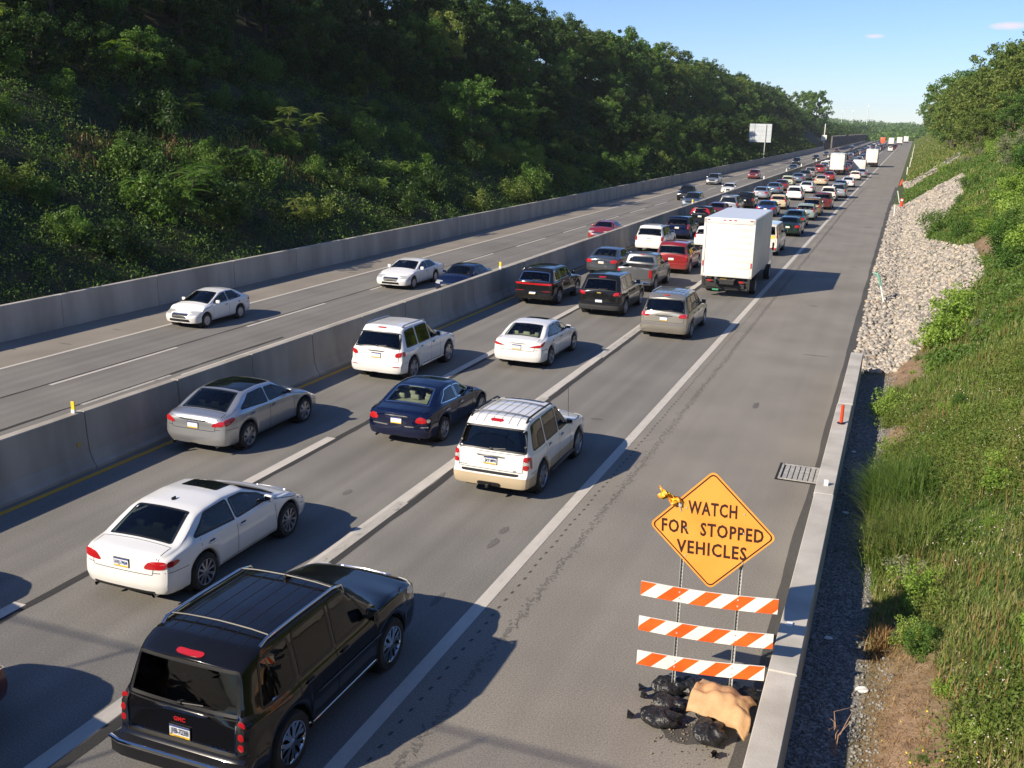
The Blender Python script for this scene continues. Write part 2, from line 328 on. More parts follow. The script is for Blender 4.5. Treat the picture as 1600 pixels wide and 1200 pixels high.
strip('road_shoulder', -5.93, -.90, 0, A_SH, kind='structure')
strip('opposing_road', -29.95, -17.34, ZL, A_OPP, kind='structure')
strip('opposing_road_shoulder', -33.5, -29.95, ZL, A_OSH, kind='structure')
YF = np.arange(-5, 160, .35)
strip('road_edge_patching', -1.28, -.93, .004, A_DARK, YF[YF > 9], .07, .35, kind='structure')

def worn(name, c, wear=.5):
    m, nt, b = newmat(name); geo = N(nt, 'ShaderNodeNewGeometry'); n = N(nt, 'ShaderNodeTexNoise', i_Scale=3.2, i_Detail=9, i_Roughness=.75); mp = N(nt, 'ShaderNodeMapping'); mp.inputs['Scale'].default_value = (1.5, .6, 1)
    nt.links.new(geo.outputs['Position'], mp.inputs[0]); nt.links.new(mp.outputs[0], n.inputs['Vector'])
    r = ramp(nt, [(wear-.12, (.16, .15, .13)), (wear-.06, tuple(x*.82 for x in c)), (.7, c)]); nt.links.new(n.outputs[0], r.inputs[0]); nt.links.new(r.outputs[0], b.inputs['Base Color']); b.inputs['Roughness'].default_value = .7
    return m
MK_W = worn('road_paint_white', (.60, .56, .49), .42); MK_WL = worn('road_paint_white_worn', (.50, .47, .41), .5); MK_Y = worn('road_paint_yellow', (.68, .37, .04), .40)
YM = np.concatenate([np.arange(-5, 160, 2.5), np.arange(160, 830, 30)])
strip('road_marking_right_edge', -6.17, -5.93, .006, MK_W, YM, kind='structure')
strip('road_marking_yellow_edge', -16.86, -16.70, .006, MK_Y, YM, kind='structure')
def seg(name, x0, x1, z, mat, ys, **k):
    V = []; F = []
    for a, b_ in ys:
        Y = np.linspace(a, b_, max(2, int((b_-a)/6)+2)); n = len(Y); xa = x0+bend(x0, Y); xb = x1+bend(x1, Y); o = len(V)
        V += [(xa[i], Y[i], z) for i in range(n)]+[(xb[i], Y[i], z) for i in range(n)]; F += [(o+i, o+i+n, o+i+n+1, o+i+1) for i in range(n-1)]
    return mkobj(name, V, F, mat, **k)
seg('road_marking_lane_line', -9.70, -9.42, .006, MK_W, [(-5, 14.3), (14.3, 25.2), (26.0, 60), (62, 110), (112, 420)], kind='structure')
seg('road_marking_lane_line', -9.60, -9.36, .0085, MK_WL, [(10.5, 18.5), (22, 28), (34, 46)], kind='structure')
seg('road_marking_lane_line', -13.42, -13.16, .006, MK_W, [(-5, 11.6), (15.2, 21.8), (28.0, 36.5), (40, 62), (66, 120), (124, 400)], kind='structure')
strip('lane_line_scar', -9.40, -9.20, .004, A_SCAR, YF[YF < 62], .05, 1.3, kind='structure')
strip('lane_line_scar', -13.20, -13.02, .004, A_SCAR, YF[YF < 62], .05, 1.3, kind='structure')
seg('opposing_marking_edge', -29.95, -29.78, ZL+.006, MK_W, [(-5, 420)], kind='structure')
seg('opposing_marking_median_edge', -23.62, -23.42, ZL+.006, MK_W, [(28.5, 60), (60, 420)], kind='structure')
seg('opposing_marking_median_edge', -23.95, -23.8, ZL+.006, MK_WL, [(24.0, 28.3)], kind='structure')
seg('opposing_marking_dashes', -26.68, -26.52, ZL+.006, MK_W, [(25.4+11.3*i, 25.4+11.3*i+6.6) for i in range(-2, 34)], kind='structure')
strip('opposing_seam', -26.82, -26.72, ZL+.004, A_SCAR, np.arange(-5, 150, .5), .03, 1, kind='structure')
strip('opposing_seam', -24.05, -23.9, ZL+.004, A_SCAR, np.arange(10, 36, .4), .06, .8, kind='structure')
# rumble strip: milled dashes beside the edge line, then a ragged tar band
V = []; F = []
for i in range(430):
    y = 7.6+i*.31; x = -5.72+.01*math.sin(i); o = len(V); x += float(bend(x, y)); V += [(x-.022, y, .004), (x+.02, y, .004), (x+.034, y+.10, .004), (x-.01, y+.10, .004)]; F.append((o, o+1, o+2, o+3))
mkobj('rumble_dashes', V, F, asphalt('rumble_shadow', (.085, .08, .07), .1), kind='structure')
V = []; F = []
for i in range(4200):
    y = 7+i*.035+random.uniform(-.05, .05); x = -5.28+random.gauss(0, .05); x += float(bend(x, y)); o = len(V); th = random.uniform(.2, 2.9); w, l = random.uniform(.010, .026), random.uniform(.03, .075); dx, dy = math.cos(th), math.sin(th)
    V += [(x+dx*l*a_-dy*w*b_*random.uniform(.6, 1.3), y+dy*l*a_+dx*w*b_*random.uniform(.6, 1.3), .004+.00001*(i%40)) for a_, b_ in ((-1, -.6), (.1, -1), (1, 0), (.2, 1), (-.8, .8))]; F.append((o, o+1, o+2, o+3, o+4))
mkobj('rumble_tar_band', V, F, asphalt('rumble_tar', (.155, .145, .128), .1), kind='structure')
def stain(x, y, rx, ry, z=.005, mat=None, ang=0):
    vs = [(x+math.cos(t+ang)*0+(math.cos(t)*rx*math.cos(ang)-math.sin(t)*ry*math.sin(ang))*random.uniform(.75, 1.15), y+(math.cos(t)*rx*math.sin(ang)+math.sin(t)*ry*math.cos(ang))*random.uniform(.75, 1.15), z) for t in [2*math.pi*i/18 for i in range(18)]]
    return vs
V = []; F = []
for a in [(-6.84, 17.25, .08, .3), (-6.88, 17.95, .09, .22), (-6.83, 14.6, .07, .3), (-8.6, 14.0, .1, .15), (-2.3, 38, .45, .05), (-2.2, 64.5, .25, .12), (-2.9, 68, .5, .05), (-7.4, 26.5, .2, .1), (-3.4, 30, .1, .4), (-10.9, 18.5, .08, .2), (-2.4, 92, .35, .2), (-3.3, 49, .2, .1)]:
    o = len(V); V += stain(*a); F.append(tuple(range(o, o+18)))
mkobj('asphalt_stains', V, F, A_STAIN, kind='structure')
V = []; F = []
for a in [(-30.9, 30.5, .35, .05, ZL+.005), (-31.1, 33.6, .25, .05, ZL+.005), (-30.6, 53, .3, .1, ZL+.005)]:
    o = len(V); V += stain(*a); F.append(tuple(range(o, o+18)))
mkobj('asphalt_stains', V, F, A_STAIN, kind='structure')

# ---------------------------------------------------------------- concrete walls
CONC = noisy('concrete_median', (.285, .26, .215), (.42, .385, .325), .9, .9, .3, 9, 30, (1, 1, .35)); CONC2 = noisy('concrete_light', (.40, .375, .325), (.55, .52, .46), 1.2, .85, .25, 9, 40)
CONC3 = noisy('concrete_bank_wall', (.30, .28, .24), (.43, .40, .35), .8, .9, .2, 9, 30, (1, 1, .3)); JOINT = simple('joint_dark', (.03, .03, .03), .9)
def panel(prof, y0, y1, bev=.012):
    """concrete unit: closed cross-section (x,z) list extruded from y0 to y1"""
    n = len(prof); ys = [y0, y0+bev, y1-bev, y1]; V = []; F = []; cx = sum(p[0] for p in prof)/n; cz = sum(p[1] for p in prof)/n
    for k, y in enumerate(ys):
        s = 1-.03 if k in (0, 3) else 1
        V += [(cx+(x-cx)*s, y, cz+(z-cz)*s) for x, z in prof]
    for k in range(3):
        for i in range(n): j = (i+1) % n; F.append((k*n+i, k*n+j, (k+1)*n+j, (k+1)*n+i))
    F.append(tuple(range(n))[::-1]); F.append(tuple(3*n+i for i in range(n)))
    return V, F
MEDP = [(-17.02, -.3), (-17.02, .07), (-17.10, .16), (-17.19, .40), (-17.235, .9), (-17.255, 1.36), (-17.27, 1.375), (-17.485, 1.375), (-17.50, 1.36), (-17.54, .6), (-17.62, -.1), (-17.78, -.6), (-17.78, -1.2)]
med = empty('median_wall', (-17.4, 20, 0), label='long grey concrete wall between the two carriageways with yellow reflectors along it', cat='concrete wall')
def addpanels(root, prof, ys, mat, name='wall_panel', jitter=.006):
    for a, b_ in ys:
        j = random.uniform(-jitter, jitter); V, F = panel([(x+j, z+j*.5) for x, z in prof], a, b_-.028)
        o = mkobj(name, V, F, mat); o.parent = root; o.matrix_parent_inverse = Matrix.Translation(root.location).inverted()
ys = [(17.42+3.29*i, 17.42+3.29*(i+1)) for i in range(-6, 34)]; e = ys[-1][1]; ys += [(e+20*i, e+20*(i+1)) for i in range(34)]
addpanels(med, MEDP, ys, CONC)
LWP = [(-33.30, -1.3), (-33.33, .0), (-33.34, .43), (-33.36, .45), (-33.60, .45), (-33.62, .43), (-33.62, -1.3)]
lw = empty('bank_wall', (-33.5, 40, -1), label='low concrete retaining wall at the foot of the wooded bank', cat='concrete wall')
e = 26.8; ys = [(e+6.1*i, e+6.1*(i+1)) for i in range(-4, 26)]; e = ys[-1][1]; ys += [(e+25*i, e+25*(i+1)) for i in range(11)]
addpanels(lw, LWP, ys, CONC3)
RWP = [(-1.0, -.2), (-1.0, .79), (-.985, .81), (-.615, .81), (-.60, .79), (-.60, -.2)]
rw = empty('shoulder_wall', (-.8, 10, 0), label='short pale concrete barrier along the shoulder that ends before the rocks', cat='concrete wall')
addpanels(rw, RWP, [(-2.5, 5.4), (5.4, 13.14), (13.14, 20.78), (20.78, 28.4), (28.4, 35.4)], CONC2, jitter=.012)
for i, (x, y) in enumerate([(-.8, 21.3), (-.85, 14.6)]):   # small flat reflectors stuck on top
    m = MB(); m.box((x, y, .825 if i else .87), (.09, .05 if not i else .12, .03 if i else .13), bev=.008); m.build('reflector', simple('reflector_white', (.85, .85, .82), .3), label='white reflector fixed on top of the shoulder barrier, %s' % ('near the drain grate' if i == 0 else 'beside the striped boards'), cat='reflector')
# noise wall far away on the left
m = MB()
for i in range(60):
    y = 470+i*9; z = 1.0; m.box((-31-.004*i*9*.3, y, z+1.2), (.3, 8.85, 5.0 - i*.025)); m.box((-30.8-.004*i*9*.3, y-4.45, z+1.25), (.5, .35, 5.3 - i*.025))
m.build('noise_wall', noisy('noise_wall_grey', (.11, .10, .10), (.2, .185, .18), .4, .9), label='long dark grey noise wall far up the opposing carriageway', cat='noise wall')

# the overpass we stand on: its deck edge and mesh fence shade the road just below the frame
ov = empty('overpass', (-15, -6, 0), label='concrete overpass crossing the highway behind the viewpoint', cat='bridge')
m = MB(); m.box((0, -.2, 5.1), (90, 11.6, 1.3)); m.box((0, 5.62, 5.55), (90, .3, .75), None, .02); m.build('deck', CONC3, ov); m = MB()
for i in range(-14, 15): m.box((i*3, 5.66, 7.0), (.035, .035, 2.2))
m.box((0, 5.66, 8.1), (90, .035, .035)); m.build('fence_post', simple('fence_steel', (.3, .3, .3), .5, .6), ov); V = []; F = []
for i in range(1180):
    x = -44+i*.075
    for s_ in (-1, 1): o = len(V); V += [(x-.004, 5.66, 5.9), (x+.004, 5.66, 5.9), (x+s_*2.15+.004, 5.66, 8.1), (x+s_*2.15-.004, 5.66, 8.1)]; F.append((o, o+1, o+2, o+3))
mkobj('fence_mesh', V, F, simple('fence_steel', (.3, .3, .3), .5, .6), ov)
# ---------------------------------------------------------------- vegetation
def leafmat(name, cols, transl=.35, rough=.55):
    m, nt, b = newmat(name); nt.nodes.remove(b); out = nt.nodes['Material Output']; geo = N(nt, 'ShaderNodeNewGeometry'); oi = N(nt, 'ShaderNodeObjectInfo')
    n = N(nt, 'ShaderNodeTexNoise', i_Scale=.45, i_Detail=3); nt.links.new(geo.outputs['Position'], n.inputs['Vector'])
    a = N(nt, 'ShaderNodeMath', operation='MULTIPLY_ADD'); nt.links.new(geo.outputs['Random Per Island'], a.inputs[0]); a.inputs[1].default_value = .45
    c = N(nt, 'ShaderNodeMath', operation='MULTIPLY_ADD'); nt.links.new(n.outputs[0], c.inputs[0]); c.inputs[1].default_value = .75; c.inputs[2].default_value = -.18; nt.links.new(c.outputs[0], a.inputs[2])
    d = N(nt, 'ShaderNodeMath', operation='MULTIPLY_ADD'); nt.links.new(oi.outputs['Random'], d.inputs[0]); d.inputs[1].default_value = .3; nt.links.new(a.outputs[0], d.inputs[2])
    r = ramp(nt, [(i/(len(cols)-1)*.8+.1, c_) for i, c_ in enumerate(cols)]); nt.links.new(d.outputs[0], r.inputs[0])
    df = N(nt, 'ShaderNodeBsdfPrincipled'); df.inputs['Roughness'].default_value = rough; df.inputs['Specular IOR Level'].default_value = .35; nt.links.new(r.outputs[0], df.inputs['Base Color'])
    tl = N(nt, 'ShaderNodeBsdfTranslucent'); hs = N(nt, 'ShaderNodeMix', data_type='RGBA', blend_type='MULTIPLY'); hs.inputs['Factor'].default_value = 1; nt.links.new(r.outputs[0], hs.inputs['A']); hs.inputs['B'].default_value = (1.5, 1.6, .6, 1); nt.links.new(hs.outputs['Result'], tl.inputs[0])
    mx = N(nt, 'ShaderNodeMixShader'); mx.inputs[0].default_value = transl; nt.links.new(df.outputs[0], mx.inputs[1]); nt.links.new(tl.outputs[0], mx.inputs[2]); nt.links.new(mx.outputs[0], out.inputs[0])
    return m
LF_DARK = leafmat('leaf_dark', [(.012, .032, .007), (.022, .054, .010), (.042, .088, .016), (.075, .125, .026)])
LF_MID = leafmat('leaf_mid', [(.032, .082, .013), (.06, .14, .021), (.105, .195, .032), (.155, .22, .05)])
LF_OLIVE = leafmat('leaf_olive', [(.06, .10, .018), (.105, .16, .028), (.16, .215, .042), (.22, .245, .065)])
LF_BRIGHT = leafmat('leaf_bright', [(.11, .19, .026), (.18, .29, .04), (.26, .38, .06), (.34, .42, .11)])
LF_PALE = leafmat('leaf_grey_green', [(.10, .13, .07), (.16, .19, .10), (.24, .26, .15), (.32, .32, .2)])
GR_MIX = leafmat('grass_mixed', [(.04, .10, .012), (.07, .155, .02), (.12, .20, .032), (.21, .235, .06), (.36, .30, .14)], .3)
GR_GREEN = leafmat('grass_green', [(.045, .10, .014), (.08, .15, .02), (.13, .19, .035), (.22, .23, .07)], .35)
DRYG = leafmat('grass_dry', [(.14, .08, .03), (.22, .13, .05), (.32, .2, .09), (.4, .28, .14)], .2)
BARK = noisy('bark', (.045, .035, .026), (.11, .09, .07), 4, .95, .5, 8, 20, (1, 1, .3))
def quads(C, size, rng, up=.35, asp=.55, bendn=None, away=None):
    n = len(C); nr = rng.normal(size=(n, 3)); 
    if away is not None: nr = nr*.75+away*1.0
    nr[:, 2] += up; nr /= np.linalg.norm(nr, axis=1)[:, None]
    t = rng.normal(size=(n, 3)); t -= (t*nr).sum(1)[:, None]*nr; t /= np.linalg.norm(t, axis=1)[:, None]; b = np.cross(nr, t)
    s = (size*(.65+.7*rng.random(n)))[:, None] if np.ndim(size) == 0 else (size*(.65+.7*rng.random(n)))[:, None]
    V = np.stack([C-t*s, C-b*s*asp*.9+nr*s*.12, C+t*s, C+b*s*asp*.9+nr*s*.12], 1).reshape(-1, 3)
    return V, np.arange(n*4).reshape(n, 4)
def limb(m, a, d, L, r, depth, rng, tips):
    pts = [a]; rr = [r]; p = a.copy(); dd = d.copy()
    for i in range(4):
        dd = (dd + Vector(rng.normal(0, .16, 3)) + Vector((0, 0, .05))).normalized(); p = p+dd*L/4; pts.append(p.copy()); rr.append(r*(1-.16*(i+1)))
    m.tube(pts, rr, 6 if depth > 1 else 4, cap=False); tips.append(p.copy())
    if depth > 0:
        for k in range(3):
            i = rng.integers(2, 5); nd = (dd*.6+Vector(rng.normal(0, .75, 3))+Vector((0, 0, .2))).normalized(); limb(m, pts[i], nd, L*.62, rr[i]*.6, depth-1, rng, tips)
def make_tree(seed, H=10, leafm=LF_DARK, wide=.42, nleaf=6500, ls=.20, low=.18, name='tree'):
    rng = np.random.default_rng(seed); root = empty(name, (0, 0, 0)); m = MB(); tips = []
    n = 6; pts = [Vector((0, 0, -.6))]; rr = [H*.022]
    for i in range(1, n+1): pts.append(Vector((rng.normal(0, .02)*H*i/n, rng.normal(0, .02)*H*i/n, H*.72*i/n))); rr.append(H*.022*(1-.13*i))
    m.tube(pts, rr, 8, cap=False)
    for i in range(2, n+1):
        for k in range(3):
            th = rng.random()*6.28; limb(m, pts[i], Vector((math.cos(th), math.sin(th), rng.uniform(.15, .8))).normalized(), H*wide*rng.uniform(.5, .95)*(1.1-.08*i), rr[i]*.55, 1, rng, tips)
    m.build('trunk', BARK, root, smooth=True, auto=60)
    # leaf clumps cluster round the limb tips, plus an uneven outer mantle
    cl = [np.array(t) for t in tips]
    while len(cl) < 95:
        th = rng.random()*6.28; ph = rng.uniform(-.55, 1)**1; h = low+(1-low)*rng.random()**.8; env = math.sin(math.pi*min(1, (h-low*.6)/(1.12-low*.6)))**.6
        r = H*wide*env*rng.uniform(.55, 1.06); cl.append(np.array([math.cos(th)*r, math.sin(th)*r, H*h*rng.uniform(.95, 1.02)]))
    cl = np.array(cl[:140]); cl = cl[cl[:, 2] > H*low*.8]; per = nleaf//len(cl)
    C = []; A = []
    for c in cl:
        rad = H*rng.uniform(.045, .105); d = rng.normal(size=(per, 3)); d /= np.linalg.norm(d, axis=1)[:, None]; d[:, 2] *= .7; rr_ = rad*rng.random(per)**.45
        C.append(c+d*rr_[:, None]); A.append(d)
    C = np.concatenate(C); A = np.concatenate(A)
    V, F = quads(C, ls, rng, .4, .6, away=A*.6); mkobj('crown', V, F, leafm, root)
    return root
def make_bush(seed, H=2, W=1.5, leafm=LF_MID, nleaf=1500, ls=.09, name='bush', stems=7):
    rng = np.random.default_rng(seed); root = empty(name, (0, 0, 0)); m = MB(); cl = []
    for k in range(stems):
        th = rng.random()*6.28; p = Vector((0, 0, -.1)); d = Vector((math.cos(th)*.5*W/H, math.sin(th)*.5*W/H, 1)).normalized(); pts = [p]
        for i in range(4): d = (d+Vector(rng.normal(0, .18, 3))).normalized(); p = p+d*H*rng.uniform(.18, .26); pts.append(p.copy()); cl.append(np.array(p))
        m.tube(pts, [.03*H/2, .024*H/2, .018*H/2, .012*H/2, .006], 5, cap=False)
    m.build('stem', BARK, root, smooth=True, auto=60)
    while len(cl) < 42:
        th = rng.random()*6.28; h = rng.random(); r = W*.62*math.sin(math.pi*(.12+.8*h))**.7*rng.uniform(.5, 1.1); cl.append(np.array([math.cos(th)*r, math.sin(th)*r, H*h]))
    per = nleaf//len(cl); C = []; A = []
    for c in cl:
        d = rng.normal(size=(per, 3)); d /= np.linalg.norm(d, axis=1)[:, None]; C.append(c+d*(W*rng.uniform(.12, .24))*rng.random(per)[:, None]**.5); A.append(d)
    C = np.concatenate(C); C[:, 2] = np.abs(C[:, 2]); V, F = quads(C, ls, rng, .5, .5, away=np.concatenate(A)*.5); mkobj('leaves', V, F, leafm, root)
    return root
def make_sumac(seed, H=3, W=2.4, leafm=LF_BRIGHT, name='sumac', fr=26, ll=.85):
    """shrub with long feathery compound leaves spreading from bare forked stems"""
    rng = np.random.default_rng(seed); root = empty(name, (0, 0, 0)); m = MB(); tips = []
    for k in range(5):
        th = rng.random()*6.28; p = Vector((0, 0, -.1)); d = Vector((math.cos(th)*.45*W/H, math.sin(th)*.45*W/H, 1)).normalized(); pts = [p]
        for i in range(4):
            d = (d+Vector(rng.normal(0, .16, 3))).normalized(); p = p+d*H*rng.uniform(.17, .25); pts.append(p.copy())
            if i > 0: tips.append((p.copy(), d.copy()))
        m.tube(pts, [.04, .034, .028, .02, .012], 6, cap=False)
    m.build('stem', BARK, root, smooth=True, auto=60); V = []; F = []
    for p, d in tips:
        for j in range(fr//3+int(rng.integers(0, 3))):
            th = rng.random()*6.28; dr = Vector((math.cos(th), math.sin(th), rng.uniform(.1, .9))).normalized(); q = p.copy(); L = ll*rng.uniform(.7, 1.15); n = 9
            side = dr.cross(Vector((0, 0, 1))).normalized()
            for i in range(n):
                dr = (dr+Vector((0, 0, -.11))).normalized(); q = q+dr*L/n; up = side.cross(dr); w = .24*L*math.sin(math.pi*(i+1.2)/(n+1.6))
                for s in (-1, 1):
                    t = (side*s+dr*.45+up*-.15).normalized(); e = q+t*w; b = dr*.045*L/.85; o = len(V)
                    V += [q-b*.6, q+t*w*.5-b*1.1-up*.01, e, q+t*w*.5+b*1.1]; F.append((o, o+1, o+2, o+3))
    mkobj('leaves', [tuple(v) for v in V], F, leafm, root)
    return root
def place(proto, x, y, s, rz=None, label=None, group=None, cat=None, first=None, z=None, sz=None):
    """move the prototype itself the first time, copies after"""
    o = proto if not proto.get('used') else copy_tree(proto)
    if 'used' in o: del o['used']
    o.location = (x, y, float(terr(x, y)) - .1 if z is None else z); o.rotation_euler = (random.uniform(-.06, .06), random.uniform(-.06, .06), random.uniform(0, 6.28) if rz is None else rz)
    o.scale = (s, s, sz or s*random.uniform(.85, 1.15)); setp(o, label, cat, group)
    return o
class Proto:
    def __init__(s, root): s.root = root; s.used = False
    def put(s, x, y, sc, **k):
        if not s.used: s.used = True; s.snap = None; o = s.root
        else: o = copy_tree(s.root)
        o.location = (x, y, float(terr(x, y)) - .08 if k.get('z') is None else k['z']); o.rotation_euler = (random.uniform(-.05, .05), random.uniform(-.05, .05), random.uniform(0, 6.28))
        o.scale = (sc, sc, sc*random.uniform(.85, 1.15)); setp(o, k.get('label'), k.get('cat'), k.get('group')); return o
TD = [Proto(make_tree(11+i, 10, [LF_DARK, LF_DARK, LF_MID, LF_DARK][i], [.40, .46, .42, .36][i], 6500, .19)) for i in range(4)]
TO = [Proto(make_tree(31+i, 10, [LF_OLIVE, LF_MID, LF_OLIVE][i], [.46, .5, .42][i], 7500, .17, .08)) for i in range(3)]
LBL = 'dark leafy tree in the dense wood covering the bank beyond the opposing lanes'
cnt = 0; rr = np.random.default_rng(5)
# crest and upper bank: close-set trees
y = 50.0
while y < 520 and cnt < 205:
    step = 5.2+.006*y
    for k, (xx, h) in enumerate([(-66, .95), (-59.5, 1.0), (-53, .72)]):
        if k == 2 and y < 104: continue
        X = xx+rr.uniform(-2.2, 2.2); Y = y+rr.uniform(-2, 2)+k*1.7
        if Y > 430: X += 4
        pr = TD[rr.integers(0, 4)] if rr.random() < .8 else TO[rr.integers(0, 3)]
        o = pr.put(X, Y, h*rr.uniform(.75, 1.2)*(1-.35*float(sm(430, 560, Y))), label=LBL, cat='tree', group='trees of the wooded bank'); cnt += 1
    y += step
for (x, y, h) in [(-55.5, 47.5, .55), (-60, 53, .9), (-56.5, 64, .7), (-54, 70, .7), (-62, 60, 1.0), (-57.5, 76, .85), (-53, 84, .7), (-55, 92, .8), (-52.5, 100, .7), (-50, 90, .45), (-72, 60, 1.3), (-72, 80, 1.3), (-74, 100, 1.4), (-66, 47, 1.0), (-75, 125, 1.4), (-76, 150, 1.4)]:
    TD[rr.integers(0, 4)].put(x, y, h, label=LBL, cat='tree', group='trees of the wooded bank')
for i in range(70):
    BX, BY = rr.uniform(-62, -50), rr.uniform(44, 125); TD[rr.integers(0, 4)].put(BX, BY, rr.uniform(.25, .5), label='low dark tree crowding the upper part of the near bank', cat='tree', group='low trees on the near bank')
y = 118.0
while y < 440 and cnt < 272:     # lower bank further on is wooded down to the wall
    X = rr.uniform(-47, -39.5); o = TD[rr.integers(0, 4)].put(X, y+rr.uniform(-2, 2), rr.uniform(.42, .66), label=LBL, cat='tree', group='trees of the wooded bank'); cnt += 1; y += 5.0
# single trees and shrubs one can tell apart on the near bank
TPALE = Proto(make_tree(77, 7, leafm=LF_MID, wide=.5, nleaf=6500, ls=.13, low=.05)); TPALE.put(-42.6, 98.5, 1.05, label='rounded grey-green tree standing clear in the middle of the dark bank', cat='tree')
SB = [Proto(make_sumac(5, 3.4, 3.6, LF_BRIGHT, fr=24, ll=1.2)), Proto(make_sumac(6, 2.6, 2.6, LF_MID, fr=24, ll=.8)), Proto(make_sumac(8, 3.2, 3, LF_OLIVE, fr=24, ll=.9))]
for (k, x, y, s, l) in [(0, -51.3, 57, .95, 'tall sumac with broad bright fronds high on the bank'), (0, -52.4, 60.8, .85, 'bright sumac beside the tallest one, slightly higher up the bank'), (0, -55.4, 53, .8, 'sumac frond cluster at the upper corner of the bank'), (2, -46.4, 59.5, 1.0, 'feathery olive sumac above the dry grass strip'), (2, -43.4, 67.5, 1.3, 'large rounded sumac with drooping leaves in mid bank'),
    (1, -38.2, 46.6, 1.35, 'wide green sumac low on the bank above the wall'), (1, -39.4, 49.6, 1.2, 'upright dark green sumac touching the wide low one'), (1, -37.2, 50.5, .8, 'small sumac near the foot of the bank'), (0, -40.4, 75.6, .55, 'thin young sumac with star-like fronds near the foot of the bank'), (0, -40.2, 78.8, .5, 'thin young sumac next to the star-like one'), (0, -39.0, 72.2, .4, 'smallest star-shaped sumac seedling low on the bank'), (2, -46.0, 79.4, .95, 'yellowish sumac halfway up the bank'), (0, -51.6, 102, .7, 'slender pale sapling lit against the dark wood'),
    (2, -36.9, 56.5, .75, 'low sumac beside bare brown stems'), (1, -41.0, 57.6, .9, 'sumac behind the bare brown stems')]:
    SB[k].put(x, y, s, label=l, cat='sumac')
BL = [Proto(make_bush(41, 2.0, 2.6, LF_DARK, 2600, .10)), Proto(make_bush(42, 2.2, 2.2, LF_MID, 2600, .09)), Proto(make_bush(43, 1.5, 2.4, LF_OLIVE, 2400, .08))]
for i in range(230):
    y_ = 24+rr.random()**1.3*210; x_ = -35.6-rr.random()*(17 if y_ < 110 else 8); BL[rr.choice([0, 0, 1, 2], p=[.2, .2, .35, .25])].put(x_, y_, rr.uniform(.55, 1.3), label='leafy bush among the undergrowth of the shaded bank', cat='bush', group='bushes of the shaded bank')
for (x, y, s, l) in [(-35.5, 83.5, 1.1, 'yellow-green bush right behind the bank wall'), (-35.7, 94, 1.3, 'broad olive bush behind the bank wall, past the yellow-green one'), (-44.7, 122, 1.1, 'yellowish bush glowing halfway up the dark wood')]:
    BL[2].put(x, y, s, label=l, cat='bush')
def cover(name, X, Y, hgt, size, mat, rng, per=6, up=.4, **k):
    n = len(X); Z = terr(X, Y); C = np.repeat(np.stack([X, Y, Z], -1), per, 0); H_ = np.repeat(hgt, per)
    C = C + rng.normal(size=C.shape)*np.array([.22, .22, 0]); C[:, 2] += rng.random(len(C))*H_
    V, F = quads(C, np.repeat(np.broadcast_to(size, (n,)), per), rng, up, .45); return mkobj(name, V, F, mat, **k)
rg = np.random.default_rng(8)
def scatter(n, x0, x1, y0, y1, pw=1.0): return rg.uniform(x0, x1, n), y0+(y1-y0)*rg.random(n)**pw
X, Y = scatter(34000, -58, -34.0, 22, 130, 1.25); cover('undergrowth', X, Y, .25+1.0*fbm(X*.4, Y*.4, 31)**1.5, .042+.0006*Y, LF_DARK, rg, 6, kind='stuff', label='dark weedy undergrowth covering the bank')
X, Y = scatter(5200, -58, -34.0, 22, 130, 1.25); k_ = fbm(X*.25, Y*.25, 44) > .44; X, Y = X[k_], Y[k_]; cover('undergrowth', X, Y, .5+.7*rg.random(len(X)), .06+.0006*Y, LF_MID, rg, 20, kind='stuff', label='lighter green weeds scattered over the bank')
X, Y = scatter(16000, -56, -33.9, 130, 430, 1.1); cover('undergrowth', X, Y, .6+1.4*rg.random(len(X)), .20+.0006*Y, LF_DARK, rg, 4, kind='stuff', label='shrubby undergrowth on the far bank')
X = rg.normal(-43.8, 1.1, 1500); Y = 45+(X+43.8)*-1.0+rg.uniform(0, 22, 1500); X = X+(Y-50)*.12
def blades(name, X, Y, h, w, mat, rng, lean=.35, **k):
    n = len(X); Z = terr(X, Y); b = np.stack([X, Y, Z-.02], -1); th = rng.random(n)*6.28; d = np.stack([np.cos(th), np.sin(th), np.zeros(n)], -1); s = np.cross(d, [0, 0, 1.0]); l = (lean*rng.random(n))[:, None]
    hh = (h*(.6+.7*rng.random(n)))[:, None]; ww = (np.ones(n)*w*(.7+.6*rng.random(n)))[:, None]; m1 = b+np.array([0, 0, 1])*hh*.55+d*hh*l*.35; tp = b+np.array([0, 0, 1])*hh*(1-.25*l)+d*hh*l*1.1
    V = np.stack([b-s*ww, b+s*ww, m1+s*ww*.8, m1-s*ww*.8, tp], 1); o = np.arange(n)*5
    Vq = np.stack([V[:, 0], V[:, 1], V[:, 2], V[:, 3], V[:, 3], V[:, 2], V[:, 4]-s*ww*0, V[:, 4]+s*ww*.05], 1)
    F = (np.arange(n)*5)[:, None]+np.array([[0, 1, 2, 3]]); T = (np.arange(n)*5)[:, None]+np.array([[3, 2, 4]])
    me = bpy.data.meshes.new(name); V = V.reshape(-1, 3); me.vertices.add(len(V)); me.vertices.foreach_set('co', V.astype(np.float32).ravel())
    li = np.concatenate([F.ravel(), T.ravel()]).astype(np.int32); me.loops.add(len(li)); me.loops.foreach_set('vertex_index', li); me.polygons.add(2*n)
    me.polygons.foreach_set('loop_start', np.concatenate([np.arange(n)*4, 4*n+np.arange(n)*3]).astype(np.int32)); me.polygons.foreach_set('loop_total', np.concatenate([np.full(n, 4), np.full(n, 3)]).astype(np.int32)); me.update(calc_edges=True)
    me.materials.append(mat); o = bpy.data.objects.new(name, me); link(o); return setp(o, **k)
blades('dry_grass', X, Y, .75, .03, DRYG, rg, .7, kind='stuff', label='strip of dry brown grass across the bank')

